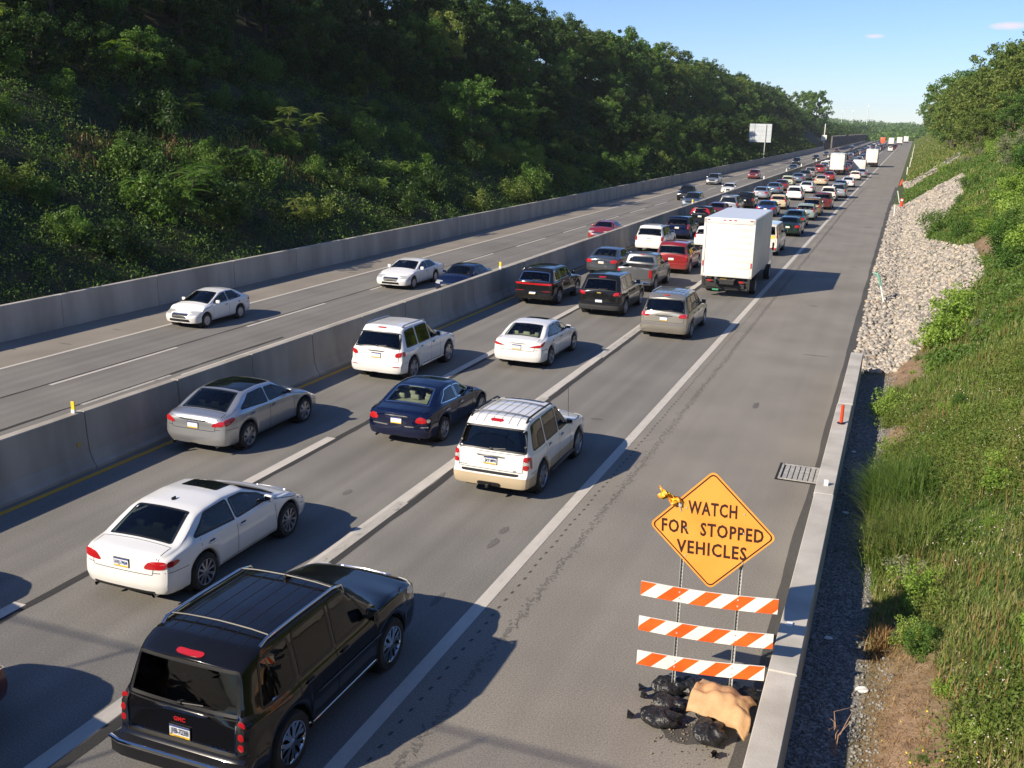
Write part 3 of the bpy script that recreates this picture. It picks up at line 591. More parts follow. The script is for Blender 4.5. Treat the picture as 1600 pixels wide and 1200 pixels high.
# right-hand slope: grass, weeds, flowers, bushes, trees
def inrock(X, Y):
    poly = [(-.9, 36.0), (-1.0, 60), (-.75, 121), (.2, 123), (2.78, 125), (6.15, 132), (6.2, 108), (3.44, 84), (2.04, 74), (3.4, 63), (4.0, 61), (3.95, 49), (2.7, 43.5), (1.68, 42), (1.3, 38.4), (.5, 36.5)]
    p2 = [(-.5, 176), (.3, 150), (7.9, 172), (8.3, 195)]
    def inp(P_):
        c = np.zeros(len(X), bool); n = len(P_)
        for i in range(n):
            x1, y1 = P_[i]; x2, y2 = P_[(i+1) % n]; cond = (y1 > Y) != (y2 > Y)
            with np.errstate(divide='ignore', invalid='ignore'): c ^= cond & (X < (x2-x1)*(Y-y1)/(y2-y1+1e-12)+x1)
        return c
    return inp(poly) | inp(p2)
def bare(X, Y):
    def bl(x0, y0, rx, ry): return ((X-x0)/rx)**2+((Y-y0)/ry)**2
    n = fbm(X*2, Y*1.2, 12)*.9
    return (bl(.75, 12.5, .7, 4.6)+n < 1.25) | (bl(.75, 36.3, .9, 3.4)+n < 1.3) | (bl(.45, 28.0, .6, 1.3)+n < 1.2) | (bl(4.7, 58, 1.0, 6)+n < 1.2) | (X < .22+.25*n)
def rsc(n, x0, x1, y0, y1, pw): 
    X, Y = scatter(n, x0, x1, y0, y1, pw); X = x0+(x1-x0)*rg.random(n)**1.25; X = X+bend(X, Y); k = ~inrock(X-bend(X, Y), Y) & ~bare(X, Y); return X[k], Y[k]
X, Y = rsc(120000, .25, 7.5, 7.5, 34, 1.25); hh = .10+.26*fbm(X*.9, Y*.9, 50)**1.3; blades('grass', X, Y, hh, .008, GR_MIX, rg, .9, kind='stuff', label='mixed grass and weeds on the sunny slope')
X, Y = rsc(90000, .25, 10, 30, 80, 1.2); blades('grass', X, Y, .16+.3*fbm(X*.7, Y*.7, 51), .014, GR_MIX, rg, .9, kind='stuff', label='mixed grass further up the sunny slope')
X, Y = rsc(100000, .0, 24, 78, 830, 2.0); blades('grass', X, Y, .35+.25*rg.random(len(X)), .03+.0003*Y, GR_MIX, rg, .9, kind='stuff', label='grass on the far part of the sunny slope')
X, Y = rsc(60000, .3, 8, 8, 36, 1.1); q = fbm(X*.8, Y*.6, 61) > .47; cover('weeds', X[q], Y[q], .1+.22*rg.random(q.sum()), .034, LF_OLIVE, rg, 5, kind='stuff', label='leafy weeds among the grass')
X, Y = rsc(30000, .4, 14, 34, 150, 1.4); q = fbm(X*.5, Y*.35, 62) > .47; cover('weeds', X[q], Y[q], .15+.4*rg.random(q.sum()), .05+.0007*Y[q], LF_MID, rg, 5, kind='stuff', label='leafy weeds higher on the slope')
X, Y = rsc(9000, .5, 8, 8, 60, 1.2); q = fbm(X*.8, Y*.5, 63) > .5; X, Y = X[q], Y[q]; Z = terr(X, Y)+.16+.2*rg.random(len(X)); V, F = quads(np.stack([X, Y, Z], -1), .013, rg, 1, .9); mkobj('wildflowers', V, F, simple('petal_pale', (.62, .52, .5), .8), kind='stuff', label='tiny pale flowers dotted over the grass')
X, Y = rg.normal(1.2, .35, 130), rg.normal(11.8, 1.4, 130); Z = terr(X, Y)+.1+.08*rg.random(130); V, F = quads(np.stack([X, Y, Z], -1), .014, rg, 1, .9); mkobj('wildflowers', V, F, simple('petal_yellow', (.75, .55, .02), .8), kind='stuff', label='small yellow flowers on the bare earth')
n = 9000; X = rg.uniform(.2, 1.9, n); Y = 8+rg.random(n)*10; k_ = bare(X, Y) & (X > .3); X, Y = X[k_], Y[k_]; blades('straw', X, Y, .05+.09*rg.random(len(X)), .005, DRYG, rg, 2.4, kind='stuff', label='dead straw matted on the bare earth')
n = 3000; X = rg.uniform(.2, 5.5, n); Y = 26+rg.random(n)*40; k_ = bare(X, Y) & (X > .3) & ~inrock(X, Y); X, Y = X[k_], Y[k_]; blades('straw', X, Y, .08+.12*rg.random(len(X)), .009, DRYG, rg, 2.0, kind='stuff', label='dry stalks on the bare patches of the slope')
X, Y = rsc(9000, .3, 8, 8, 45, 1.1); q = fbm(X*1.1, Y*.8, 81) > .55; blades('grass', X[q], Y[q], .3+.3*rg.random(q.sum()), .007, DRYG, rg, .8, kind='stuff', label='taller seeded stalks standing in the grass')
# tall grass tufts leaning over the gravel
def tuft(name, x, y, n, sp, h, mat, lab):
    X = rg.normal(x, sp, n); Y = rg.normal(y, sp*2.2, n); k = X > .12; return blades(name, X[k], Y[k], h, .009, mat, rg, 1.2, label=lab, cat='grass tuft')
tuft('grass_tuft', .52, 22.8, 4600, .34, .75, GR_GREEN, 'big tuft of long green grass leaning over the gravel beside the drain'); tuft('grass_tuft', .72, 20.2, 3800, .32, .6, GR_GREEN, 'second tuft of long grass nearer the striped boards')
tuft('grass_tuft', .45, 9.0, 1400, .22, .4, GR_GREEN, 'tuft of broad grass at the foot of the slope close to the wall'); tuft('grass_tuft', .5, 15.9, 160, .09, .45, DRYG, 'clump of dry straw in the gravel by the leafy weed'); tuft('grass_tuft', .3, 10.6, 260, .12, .3, DRYG, 'patch of brown straw lying by the gravel')
BR = [Proto(make_bush(51, 1.0, 1.0, LF_BRIGHT, 2600, .035)), Proto(make_bush(52, 1.2, 1.5, LF_MID, 2800, .05)), Proto(make_bush(53, 1.1, 1.4, LF_PALE, 2600, .05)), Proto(make_bush(54, 1.2, 1.3, LF_BRIGHT, 2600, .06))]
for i in range(70):
    y_ = 9+rr.random()*34; x_ = 1.0+rr.random()**1.3*(.6+y_*.13); BR[rr.choice([0, 1, 2, 3], p=[.3, .3, .1, .3])].put(x_, y_, rr.uniform(.14, .42), label='low leafy weed growing in the grass of the near slope', cat='weed', group='leafy weeds on the near slope')
for (k, x, y, s, l) in [(0, .33, 30.9, 1.0, 'round bright bush growing behind the shoulder barrier'), (0, .98, 17.2, .75, 'leafy bright weed clump beside the gravel'), (0, .9, 15.9, .5, 'low leafy weed at the edge of the bare earth'), (2, .9, 18.3, .5, 'pale mugwort sprig above the bright weed clump'), (0, .45, 27.2, .45, 'small weed at the corner of the bare earth'),
    (1, 2.35, 75.5, 1.3, 'dark bush at the lower edge of the rocks'), (1, 2.95, 77.5, 1.3, 'dark bush spreading above the rock edge'), (1, 3.5, 66.5, .95, 'small dark bush between the two lobes of the rocks'), (3, 2.2, 40.5, 1.1, 'bright bush where the rocks meet the slope'), (3, 2.0, 37.5, 1.0, 'fresh green bush next to the bare orange earth'), (3, 2.6, 44, .9, 'green bush just above the rocks'),
    (1, 4.9, 54, 1.3, 'wide bush beside the bare patch on the slope'), (1, 4.6, 47, 1.1, 'bush over the right shoulder of the rocks'), (2, 10.6, 128, 2.0, 'large silvery shrub high on the slope'), (2, 11.6, 118, 1.9, 'second silvery shrub below the trees'), (2, 9.2, 108, 1.4, 'silvery shrub lower than the other two'), (3, 6.4, 68, 1.5, 'bright green bush by the edge of the view'), (3, 7.4, 74, 1.6, 'bright green bush higher up the slope'), (3, 5.7, 60.5, 1.2, 'leafy green bush above the bare patch'), (1, 9.0, 92, 1.7, 'dark green bush under the silvery shrubs')]:
    BR[k].put(x, y, s, label=l, cat='bush')
for i in range(60):
    y_ = 46+rr.random()**1.4*130; x_ = 4.5+rr.random()**1.2*(y_*.085); x_ += float(bend(x_, y_))
    if inrock(np.array([x_]), np.array([y_]))[0]: continue
    BR[rr.choice([1, 3, 2], p=[.45, .45, .1])].put(x_, y_, rr.uniform(.6, 1.3), label='green bush scattered on the sunny grass slope', cat='bush', group='bushes of the sunny slope')
LT = 'sunlit olive tree in the row on the sunny slope'
for (x, y, s) in [(9.6, 172, 1.0), (13, 165, 1.15), (17, 160, 1.2), (9.2, 186, 1.15), (13.5, 182, 1.3), (18.5, 176, 1.35), (9.4, 202, 1.25), (8.2, 222, 1.35), (14, 205, 1.45), (19.5, 196, 1.5), (24, 185, 1.4), (8.0, 245, 1.45), (13.5, 235, 1.45), (8.6, 270, 1.5), (19, 230, 1.5), (25, 215, 1.5), (9.0, 300, 1.5), (14, 280, 1.5), (20, 265, 1.5), (9.0, 335, 1.4), (8.6, 370, 1.4), (15, 330, 1.4), (8.8, 410, 1.4), (9, 450, 1.3), (9.5, 500, 1.2), (15, 400, 1.3), (11, 560, 1.1), (22, 158, 1.1), (27, 170, 1.2), (21, 146, .9), (12.5, 152, .65), (9.2, 160, .6), (16.5, 146, .75)]:
    TO[rr.integers(0, 3)].put(x+float(bend(x, y)), y, s, label=LT, cat='tree', group='trees of the sunny slope')
def midtree(seed, x, y, s, l, m=LF_MID): Proto(make_tree(seed, 10, m, .5, 5000, .26)).put(x, y, s, label=l, cat='tree')
midtree(91, -46, 560, 1.7, 'broad tree standing out behind the noise wall'); midtree(92, -56, 590, 1.5, 'second broad tree behind the noise wall, on its left'); 
# far wood closing the valley
n = 3000; X = rg.uniform(-500, 320, n); Y = 840+rg.random(n)**1.5*1300; Zb = terr(X, Y)+1.0+22*(fbm(X*.012, Y*.004, 3)-.38)*sm(850, 1500, Y)
C = np.repeat(np.stack([X, Y, Zb], -1), 36, 0); d = rg.normal(size=C.shape); d /= np.linalg.norm(d, axis=1)[:, None]; C = C+d*np.array([7, 7, 5.2])*rg.random(len(C))[:, None]**.4
V, F = quads(C, 1.25, rg, .5, .7, away=d*.6); mkobj('far_woods', V, F, LF_MID, kind='stuff', label='hazy far woods closing the valley')
X, Y = scatter(2600, -70, -36, 520, 1150, 1); Zb = terr(X, Y)+2; C = np.repeat(np.stack([X, Y, Zb], -1), 26, 0); d = rg.normal(size=C.shape); d /= np.linalg.norm(d, axis=1)[:, None]; C = C+d*np.array([4, 4, 3.4])*rg.random(len(C))[:, None]**.4
V, F = quads(C, .6, rg, .5, .7, away=d*.6); mkobj('far_woods', V, F, LF_DARK, kind='stuff', label='far trees behind the noise wall')
X, Y = scatter(1500, 9, 60, 500, 1150, 1); X = X+bend(X, Y); Zb = terr(X, Y)+3; C = np.repeat(np.stack([X, Y, Zb], -1), 26, 0); d = rg.normal(size=C.shape); d /= np.linalg.norm(d, axis=1)[:, None]; C = C+d*np.array([4, 4, 4])*rg.random(len(C))[:, None]**.4
V, F = quads(C, .6, rg, .5, .7, away=d*.6); mkobj('far_woods', V, F, LF_OLIVE, kind='stuff', label='far trees past the row on the sunny slope')
# riprap
def ico():
    bm = bmesh.new(); bmesh.ops.create_icosphere(bm, subdivisions=1, radius=1); bm.verts.ensure_lookup_table(); v = np.array([x.co[:] for x in bm.verts]); f = np.array([[a.index for a in q.verts] for q in bm.faces]); bm.free(); return v, f
IV, IF = ico()
X, Y = scatter(80000, -1.0, 8.4, 36, 196, 1.35); k_ = inrock(X, Y); X, Y = X[k_], Y[k_]; n = len(X); sz = (.048+.085*rg.random(n)**2.6)*(1+np.clip(Y-50, 0, 150)/170)
Z = np.where(X < .2, -.02, terr(X, Y, True)); dsp = 1+.28*rg.normal(size=(n, len(IV), 1)).clip(-1.6, 1.6); sc3 = sz[:, None, None]*rg.uniform(.6, 1.35, (n, 1, 3)); ang = rg.random(n)*6.28; ca, sa = np.cos(ang)[:, None], np.sin(ang)[:, None]
v = IV[None]*dsp*sc3; vx = v[..., 0]*ca-v[..., 1]*sa; vy = v[..., 0]*sa+v[..., 1]*ca; v = np.stack([vx+X[:, None]+bend(X, Y)[:, None], vy+Y[:, None], v[..., 2]*.8+(Z+sz*.35)[:, None]], -1).reshape(-1, 3)
F = (np.arange(n)*len(IV))[:, None, None]+IF[None]
def rockmat():
    m, nt, b = newmat('riprap_stone'); geo = N(nt, 'ShaderNodeNewGeometry'); r = ramp(nt, [(0, (.17, .16, .145)), (.3, (.33, .305, .27)), (.65, (.46, .41, .34)), (.93, (.56, .49, .39)), (1, (.36, .25, .17))]); nt.links.new(geo.outputs['Random Per Island'], r.inputs[0])
    n = N(nt, 'ShaderNodeTexNoise', i_Scale=9.0, i_Detail=6); nt.links.new(geo.outputs['Position'], n.inputs['Vector']); x = N(nt, 'ShaderNodeMix', data_type='RGBA', blend_type='MULTIPLY'); x.inputs['Factor'].default_value = .6
    nt.links.new(r.outputs[0], x.inputs['A']); r2 = ramp(nt, [(.3, (.55, .55, .55)), (.65, (1, 1, 1))]); nt.links.new(n.outputs[0], r2.inputs[0]); nt.links.new(r2.outputs[0], x.inputs['B']); nt.links.new(x.outputs['Result'], b.inputs['Base Color']); b.inputs['Roughness'].default_value = .9
    return m
mkobj('riprap_rubble', v, F.reshape(-1, 3), rockmat(), kind='stuff', label='pale broken rock covering the foot of the slope')
n = 9000; X = rg.uniform(-.58, .75, n); Y = 7+rg.random(n)**1.2*29; k_ = X < .35+.5*fbm(X*2, Y*.6, 70); X, Y = X[k_], Y[k_]; n = len(X); sz = .012+.02*rg.random(n)**2
v = IV[None]*(1+.25*rg.normal(size=(n, len(IV), 1)))*sz[:, None, None]+np.stack([X, Y, terr(X, Y)+sz*.4], -1)[:, None]; F = (np.arange(n)*len(IV))[:, None, None]+IF[None]
mkobj('gravel', v.reshape(-1, 3), F.reshape(-1, 3), noisy('gravel_stone', (.11, .108, .10), (.34, .33, .30), 30, .9), kind='stuff', label='grey gravel in the ditch behind the barrier')
# ================================================================ VEHICLES
def chaik(P, it=2):
    for _ in range(it):
        Q = [P[0]]
        for a, b in zip(P[:-1], P[1:]): Q += [a*.75+b*.25, a*.25+b*.75]
        Q.append(P[-1]); P = Q
    return P
def smtab(pts, x, w):
    xs, zs = zip(*pts); g = np.linspace(-.6, xs[-1]+.6, 700); z = np.interp(g, xs, zs); k = max(1, int(w/(g[1]-g[0]))); ker = np.hanning(k+2)[1:-1]; ker /= ker.sum()
    z = np.convolve(np.pad(z, k, 'edge'), ker, 'same')[k:-k]; return np.interp(x, g, z)
class Car:
    """a car body lofted from cross-sections; x runs from the tail (0) to the nose (L)"""
    def __init__(s, name, **k):
        s.__dict__.update(dict(L=4.8, W=1.84, wb=2.8, ro=1.1, r=.33, sill=.24, tum=.40, Rr=.22, Rf=.30, pe=3.2, shr=[(0, .10), (.45, .0), (.75, .03), (1.1, .03), (2, .03)], shf=[(0, .10), (.5, .0), (.8, .06), (2, .06)], smw=.16, cc=.05, two=None, bump=.28))
        s.__dict__.update(k); s.name = name; s.oy = -(s.ro+s.wb/2); s.build_shell()
    def build_shell(s):
        L, W = s.L, s.W/2; ra = s.r+.055; xs = []
        q = np.array([.14, .3, .45, .58, .69, .78, .86, .92, .965, 1.0]); e = s.pe
        rear = [s.Rr*(1-(1-t**e)**(1/e)) for t in q]; front = [L-s.Rf*(1-(1-t**e)**(1/e)) for t in q]
        xc = [s.ro, s.ro+s.wb]; mid = list(np.arange(s.Rr+.06, L-s.Rf-.03, .07))
        mid = [m for m in mid if all(abs(m-c) > ra+.03 for c in xc)]
        for c in xc: mid += [c+ra*math.cos(t) for t in np.linspace(0, math.pi, 17)] + [c+ra+.012, c-ra-.012]
        prs = [(x, t) for x, t in zip(rear, q)]+[(x, 1.0) for x in mid]+[(x, t) for x, t in zip(front, q)]
        prs.sort(key=lambda p: (p[0], p[1] if p[0] < L/2 else -p[1])); pr2 = []
        for p in prs:
            if pr2 and p[0]-pr2[-1][0] < 1e-4 and abs(p[1]-pr2[-1][1]) < 1e-6: continue
            pr2.append(p)
        xs = [p[0] for p in pr2]; wid = [p[1] for p in pr2]
        xa = np.array(xs); zt = smtab(s.top, xa, s.smw); zb = smtab(s.belt, xa, .25); taper = 1-.05*(1-np.clip(xa/(.2*L), 0, 1))**2-.075*(1-np.clip((L-xa)/(.22*L), 0, 1))**2
        rings = []; tags = []
        for i, x in enumerate(xs):
            b = s.sill+.05*max(0, 1-x/.5)+.03*max(0, 1-(L-x)/.6)
            for c in xc:
                if abs(x-c) < ra: b = max(b, s.r+math.sqrt(max(0, ra*ra-(x-c)**2)))
            w = W*taper[i]; h = max(zt[i]-zb[i], .025); cr = min(s.cc, h*.55); yr = max(w*.945-h*s.tum, w*.35)
            fl = 0
            for c in xc: fl = max(fl, .018*max(0, 1-((x-c)/(ra+.12))**2))
            P_ = [(w*.86, b+.03), (w*.965+fl, b), (w*1.0+fl, b+(zb[i]-b)*.32), (w*1.002, b+(zb[i]-b)*.68), (w*.982, zb[i]-.015), (w*.955, zb[i]+min(.02, h*.25)), (yr+.35*h*s.tum*.15, zt[i]-cr-min(.05, h*.25)), (yr-.03, zt[i]-cr*.8), (yr*.55, zt[i]-cr*.22), (0, zt[i])]
            P_ = chaik([np.array(p) for p in P_], 2); n = len(P_)
            ring = []
            for y, z in P_[:-1]: ring.append((y*wid[i], z))
            full = [(y, z) for y, z in ring]+[(0, P_[-1][1])]+[(-y, z) for y, z in ring[::-1]]
            R_ = []
            for y, z in full:
                sr = np.interp(z, *zip(*s.shr))*(1-float(sm(0, .75, x))); sf = np.interp(z, *zip(*s.shf))*(1-float(sm(0, .8, L-x)))
                f = min(1, max(0, (z-zb[i]+.03)/.12))*(y/W)**2; cv = (.10*float(sm(L*.55, L*.3, x)) if 0 else (.09*(1-float(sm(L*.3, L*.42, x)))-.14*float(sm(L*.5, L*.62, x))))*f
                R_.append((y, x+sr-sf+cv+s.oy, z))
            rings.append(R_)
        s.n = len(rings[0]); V = [v for r_ in rings for v in r_]; F = []; n = s.n
        for i in range(len(rings)-1):
            for k in range(n-1): F.append((i*n+k, (i+1)*n+k, (i+1)*n+k+1, i*n+k+1))
        m0 = len(V); 
        h_ = n//2; e0 = (len(rings)-1)*n
        for k in range(h_):
            if k+1 == n-2-k: F.append((k, k+1, n-1-k)); F.append((e0+k, e0+n-1-k, e0+k+1))
            elif k+1 < n-2-k: F.append((k, k+1, n-2-k, n-1-k)); F.append((e0+k, e0+n-1-k, e0+n-2-k, e0+k+1))
        s.V = [Vector(v) for v in V]; s.F = F; s.keep = [True]*len(F)
        s.bvh = BVHTree.FromPolygons(s.V, F)
        C = [sum((s.V[i] for i in f), Vector())/len(f) for f in F]; s.C = C
        s.half = W
    # frames: origin, u, v, cast direction
    def frame(s, k, a=None, b=None):
        oy = s.oy
        if k == 'R': return Vector((0, oy, 0)), Vector((0, 1, 0)), Vector((0, 0, 1)), Vector((-1, 0, 0))
        if k == 'L': return Vector((0, oy, 0)), Vector((0, 1, 0)), Vector((0, 0, 1)), Vector((1, 0, 0))
        if k == 'rear': return Vector((0, oy, 0)), Vector((1, 0, 0)), Vector((0, 0, 1)), Vector((0, 1, 0))
        if k == 'front': return Vector((0, oy+s.L, 0)), Vector((1, 0, 0)), Vector((0, 0, 1)), Vector((0, -1, 0))
        if k == 'top': return Vector((0, oy, 0)), Vector((1, 0, 0)), Vector((0, 1, 0)), Vector((0, 0, -1))
        A = Vector((0, oy+a[0], a[1])); B = Vector((0, oy+b[0], b[1])); v = (B-A).normalized(); d = Vector((0, v.z, -v.y)) 
        if d.z > 0: d = -d
        return A, Vector((1, 0, 0)), v, d
    def hit(s, fr, u, v, off=0):
        o, U, Vv, d = fr; p = o+U*u+Vv*v; st = p-d*3
        loc, nor, i, dist = s.bvh.ray_cast(st, d)
        if loc is None or dist > 4.8:
            loc, nor, i, dist = s.bvh.find_nearest(p - d*(s.half if d.x else .0))
        if nor.dot(d) > 0: nor = -nor
        return loc+nor*off, nor
    @staticmethod
    def rnd(poly, it=2, k=.05):
        """corners rounded with radius about k metres"""
        P_ = [Vector((p[0], p[1])) for p in poly]; P_ = [p for i, p in enumerate(P_) if (p-P_[i-1]).length > 1e-4]; n = len(P_); Q = []
        for i in range(n):
            p, a, b = P_[i], P_[i-1], P_[(i+1) % n]; da, db = (a-p), (b-p); ra, rb = min(k, da.length*.42), min(k, db.length*.42); A, B = p+da.normalized()*ra, p+db.normalized()*rb
            for t in (0, .33, .67, 1): Q.append(A*(1-t)**2+p*(2*t*(1-t))+B*t*t)
        return Q
    @staticmethod
    def resamp(P_, d):
        Q = []
        for i in range(len(P_)):
            a, b = P_[i], P_[(i+1) % len(P_)]; n = max(1, int(math.ceil((b-a).length/d)))
            for j in range(n): Q.append(a.lerp(b, j/n))
        return Q
    def patch(s, m, fr, poly, off=.006, d=.07, rk=.05, round_=True, skirt=.02):
        P_ = s.rnd(poly, 2, rk) if round_ else [Vector(p) for p in poly]
        P_ = s.resamp(P_, d); c = sum(P_, Vector((0, 0)))/len(P_); ext = max((p-c).length for p in P_); K = max(2, int(ext/.1))
        vs = []; fs = []; n = len(P_)
        for k in range(1, K+1):
            for p in P_: q = c.lerp(p, k/K); vs.append(s.hit(fr, q.x, q.y, off)[0])
        for p in P_: vs.append(s.hit(fr, p.x, p.y, -skirt)[0])
        vs.append(s.hit(fr, c.x, c.y, off)[0]); cc = len(vs)-1
        for k in range(K):
            for i in range(n): j = (i+1) % n; fs.append((k*n+i, k*n+j, (k+1)*n+j, (k+1)*n+i))
        for i in range(n): fs.append((cc, (i+1) % n, i))
        s.orient(m, vs, fs, fr, -1); return m
    def orient(s, m, vs, fs, fr, k):
        f = fs[k]; a, b_, c_ = (vs[i] for i in f[:3]); nn = (b_-a).cross(c_-a)
        if nn.dot(fr[3]) > 0: fs = [tuple(reversed(q)) for q in fs]
        m.add(vs, fs)
    def ring(s, m, fr, poly, inn=.03, out=.012, off=.009, d=.07, rk=.05):
        P_ = s.resamp(s.rnd(poly, 2, rk), d); n = len(P_); c = sum(P_, Vector((0, 0)))/n; vs = []; area = sum(P_[i].x*P_[(i+1) % n].y-P_[(i+1) % n].x*P_[i].y for i in range(n)); sg = 1 if area > 0 else -1
        for i in range(n):
            t = (P_[(i+1) % n]-P_[i-1]).normalized(); nn = Vector((t.y, -t.x))*sg
            a = P_[i]+nn*out; b = P_[i]-nn*inn
            vs += [s.hit(fr, a.x, a.y, -.004)[0], s.hit(fr, a.x, a.y, off)[0], s.hit(fr, b.x, b.y, off)[0], s.hit(fr, b.x, b.y, -.02)[0]]
        fs = []
        for i in range(n):
            j = (i+1) % n
            for k in range(3): fs.append((i*4+k, j*4+k, j*4+k+1, i*4+k+1))
        s.orient(m, vs, fs, fr, 1); return m
    def ribbon(s, m, fr, pts, w=.01, off=.003, d=.08):
        Q = []
        for a, b in zip(pts[:-1], pts[1:]):
            a, b = Vector(a), Vector(b); n = max(1, int((b-a).length/d)); Q += [a.lerp(b, j/n) for j in range(n)]
        Q.append(Vector(pts[-1])); vs = []; fs = []
        for i, p in enumerate(Q):
            t = (Q[min(i+1, len(Q)-1)]-Q[max(i-1, 0)]).normalized(); nn = Vector((t.y, -t.x))*w/2
            vs += [s.hit(fr, (p+nn).x, (p+nn).y, off)[0], s.hit(fr, (p-nn).x, (p-nn).y, off)[0]]
        for i in range(len(Q)-1): fs.append((2*i, 2*i+2, 2*i+3, 2*i+1))
        m.add(vs, fs); return m
    def hole(s, fr, poly, shrink=.012):
        P_ = s.rnd(poly, 2, .05); n = len(P_); o, U, Vv, d = fr
        def inside(x, y):
            c = False
            for i in range(n):
                a, b = P_[i], P_[(i+1) % n]
                if (a.y > y) != (b.y > y) and x < (b.x-a.x)*(y-a.y)/(b.y-a.y)+a.x: c = not c
            return c
        for i, f in enumerate(s.F):
            if not s.keep[i] or len(f) > 6: continue
            q = s.C[i]-o; u, v = q.dot(U), q.dot(Vv)
            if q.dot(d) > (s.half if d.x else 9): pass
            ok = all(inside((s.V[j]-o).dot(U), (s.V[j]-o).dot(Vv)) for j in f)
            if not ok: continue
            loc, nor, ii, dist = s.bvh.ray_cast(o+U*u+Vv*v-d*3, d)
            if loc is not None and (loc-s.C[i]).length < .06: s.keep[i] = False
    def text(s, name, fr, u, v, txt, size, mat, parent, bold=0, off=.006, spacing=1.0, flip=False, fit=None):
        vs, fs = text_mesh(txt, size, bold, 'CENTER', spacing); m = MB()
        if fit:
            k = fit/(max(q.x for q in vs)-min(q.x for q in vs)); xm = (max(q.x for q in vs)+min(q.x for q in vs))/2; vs = [Vector(((q.x-xm)*k, q.y, 0)) for q in vs]
        m.add([s.hit(fr, u+(-q.x if flip else q.x), v+q.y, off)[0] for q in vs], fs); return m.build(name, mat, parent)
def clipx(poly, x0, x1):
    def half(P_, f, ins):
        Q = []
        for i in range(len(P_)):
            a, b = P_[i], P_[(i+1) % len(P_)]; ia, ib = ins(a[0]), ins(b[0])
            if ia: Q.append(a)
            if ia != ib: t = (f-a[0])/(b[0]-a[0]); Q.append((f, a[1]+(b[1]-a[1])*t))
        return Q
    P_ = half(poly, x0, lambda x: x >= x0); return half(P_, x1, lambda x: x <= x1) if P_ else P_
_wheels = {}
def wheel_meshes(r, style, w=.21):
    k = (round(r, 3), style)
    if k in _wheels: return _wheels[k]
    rr = r*(.70 if style != 'steel' else .62); t = MB()
    t.lathe([(rr*.97, -w/2+.02), (rr, -w/2), (r*.93, -w/2-.004), (r*.985, -w/2+.03), (r, -w/2+.06), (r, w/2-.06), (r*.985, w/2-.03), (r*.93, w/2+.004), (rr, w/2), (rr*.97, w/2-.02), (rr*.95, w/2-.09)], 32)
    t.mat(1).lathe([(.001, w/2-.085), (rr*.96, w/2-.085)], 24)
    a = t.build('wheel', [RUBBER, DARKMET], None, smooth=True, auto=50); m = MB()
    m.lathe([(rr*1.0, w/2-.0), (rr*.99, w/2+.006), (rr*.94, w/2+.004), (rr*.91, w/2-.03), (rr*.93, w/2-.08)], 32)
    m.lathe([(.001, w/2-.002), (rr*.13, w/2-.002), (rr*.17, w/2-.012), (rr*.19, w/2-.05)], 16)
    ns = {'five': 5, 'split': 10, 'seven': 7, 'multi': 10, 'steel': 8, 'six': 6, 'double': 14}[style]; wd = {'five': .085, 'split': .035, 'seven': .055, 'multi': .03, 'steel': .07, 'six': .07, 'double': .026}[style]
    for i in range(ns):
        a0 = 2*math.pi*i/ns
        if style in ('split', 'double'): a0 = 2*math.pi*(i//2)/(ns/2)+(.13 if i % 2 else -.13)
        for (u, v) in [(0, 0)]:
            ca, sa = math.cos(a0), math.sin(a0); w0, w1 = wd*.7*r/.33, wd*(1.2 if style != 'multi' else .9)*r/.33
            a1 = a0+(.09 if i % 2 else -.09) if style in ('split', 'double') else a0; c1, s1 = math.cos(a1), math.sin(a1)
            vs = []
            for (rad, hw, x, c_, s_) in [(rr*.12, w0, w/2-.006, ca, sa), (rr*.55, w0*.95, w/2-.014, ca, sa), (rr*.955, w1, w/2-.012, c1, s1)]:
                for sg in (-1, 1):
                    for dx in (0, -.035): vs.append((x+dx, c_*rad-s_*hw*sg, s_*rad+c_*hw*sg))
            m.add(vs, [(0, 2, 6, 4), (4, 6, 10, 8), (0, 4, 5, 1), (4, 8, 9, 5), (2, 3, 7, 6), (6, 7, 11, 10)])
    b = m.build('rim', CHROME if style == 'double' else (ALLOY if style != 'steel' else simple('hubcap', (.45, .45, .46), .35, .6)), None, smooth=True, auto=40)
    ma, mb_ = a.data, b.data; bpy.data.objects.remove(a); bpy.data.objects.remove(b); _wheels[k] = (ma, mb_); return ma, mb_
def add_wheels(root, r, wb, track, style='five', axles=None, w=.21):
    ma, mb_ = wheel_meshes(r, style, w)
    for y in (axles or (-wb/2, wb/2)):
        for sx in (1, -1):
            o = bpy.data.objects.new('wheel', ma); link(o); o.parent = root; o.location = (sx*(track/2), y, r); o.rotation_euler = (random.uniform(0, 6), 0, 0 if sx > 0 else math.pi)
            q = bpy.data.objects.new('rim', mb_); link(q); q.parent = o
def seat_mesh(m, x, y, z=.5, w=.5, h=.62, head=True, tilt=.16):
    rot = Matrix.Rotation(tilt, 3, 'X')
    m.box((x, y+.22, z-.03), (w, .52, .16), bev=.05); m.box((x, y-.02-.08, z+h*.5-.02), (w*.94, .14, h), rot, .055)
    if head: m.box((x, y-.04-.16, z+h+.10), (w*.5, .10, .17), rot, .045)
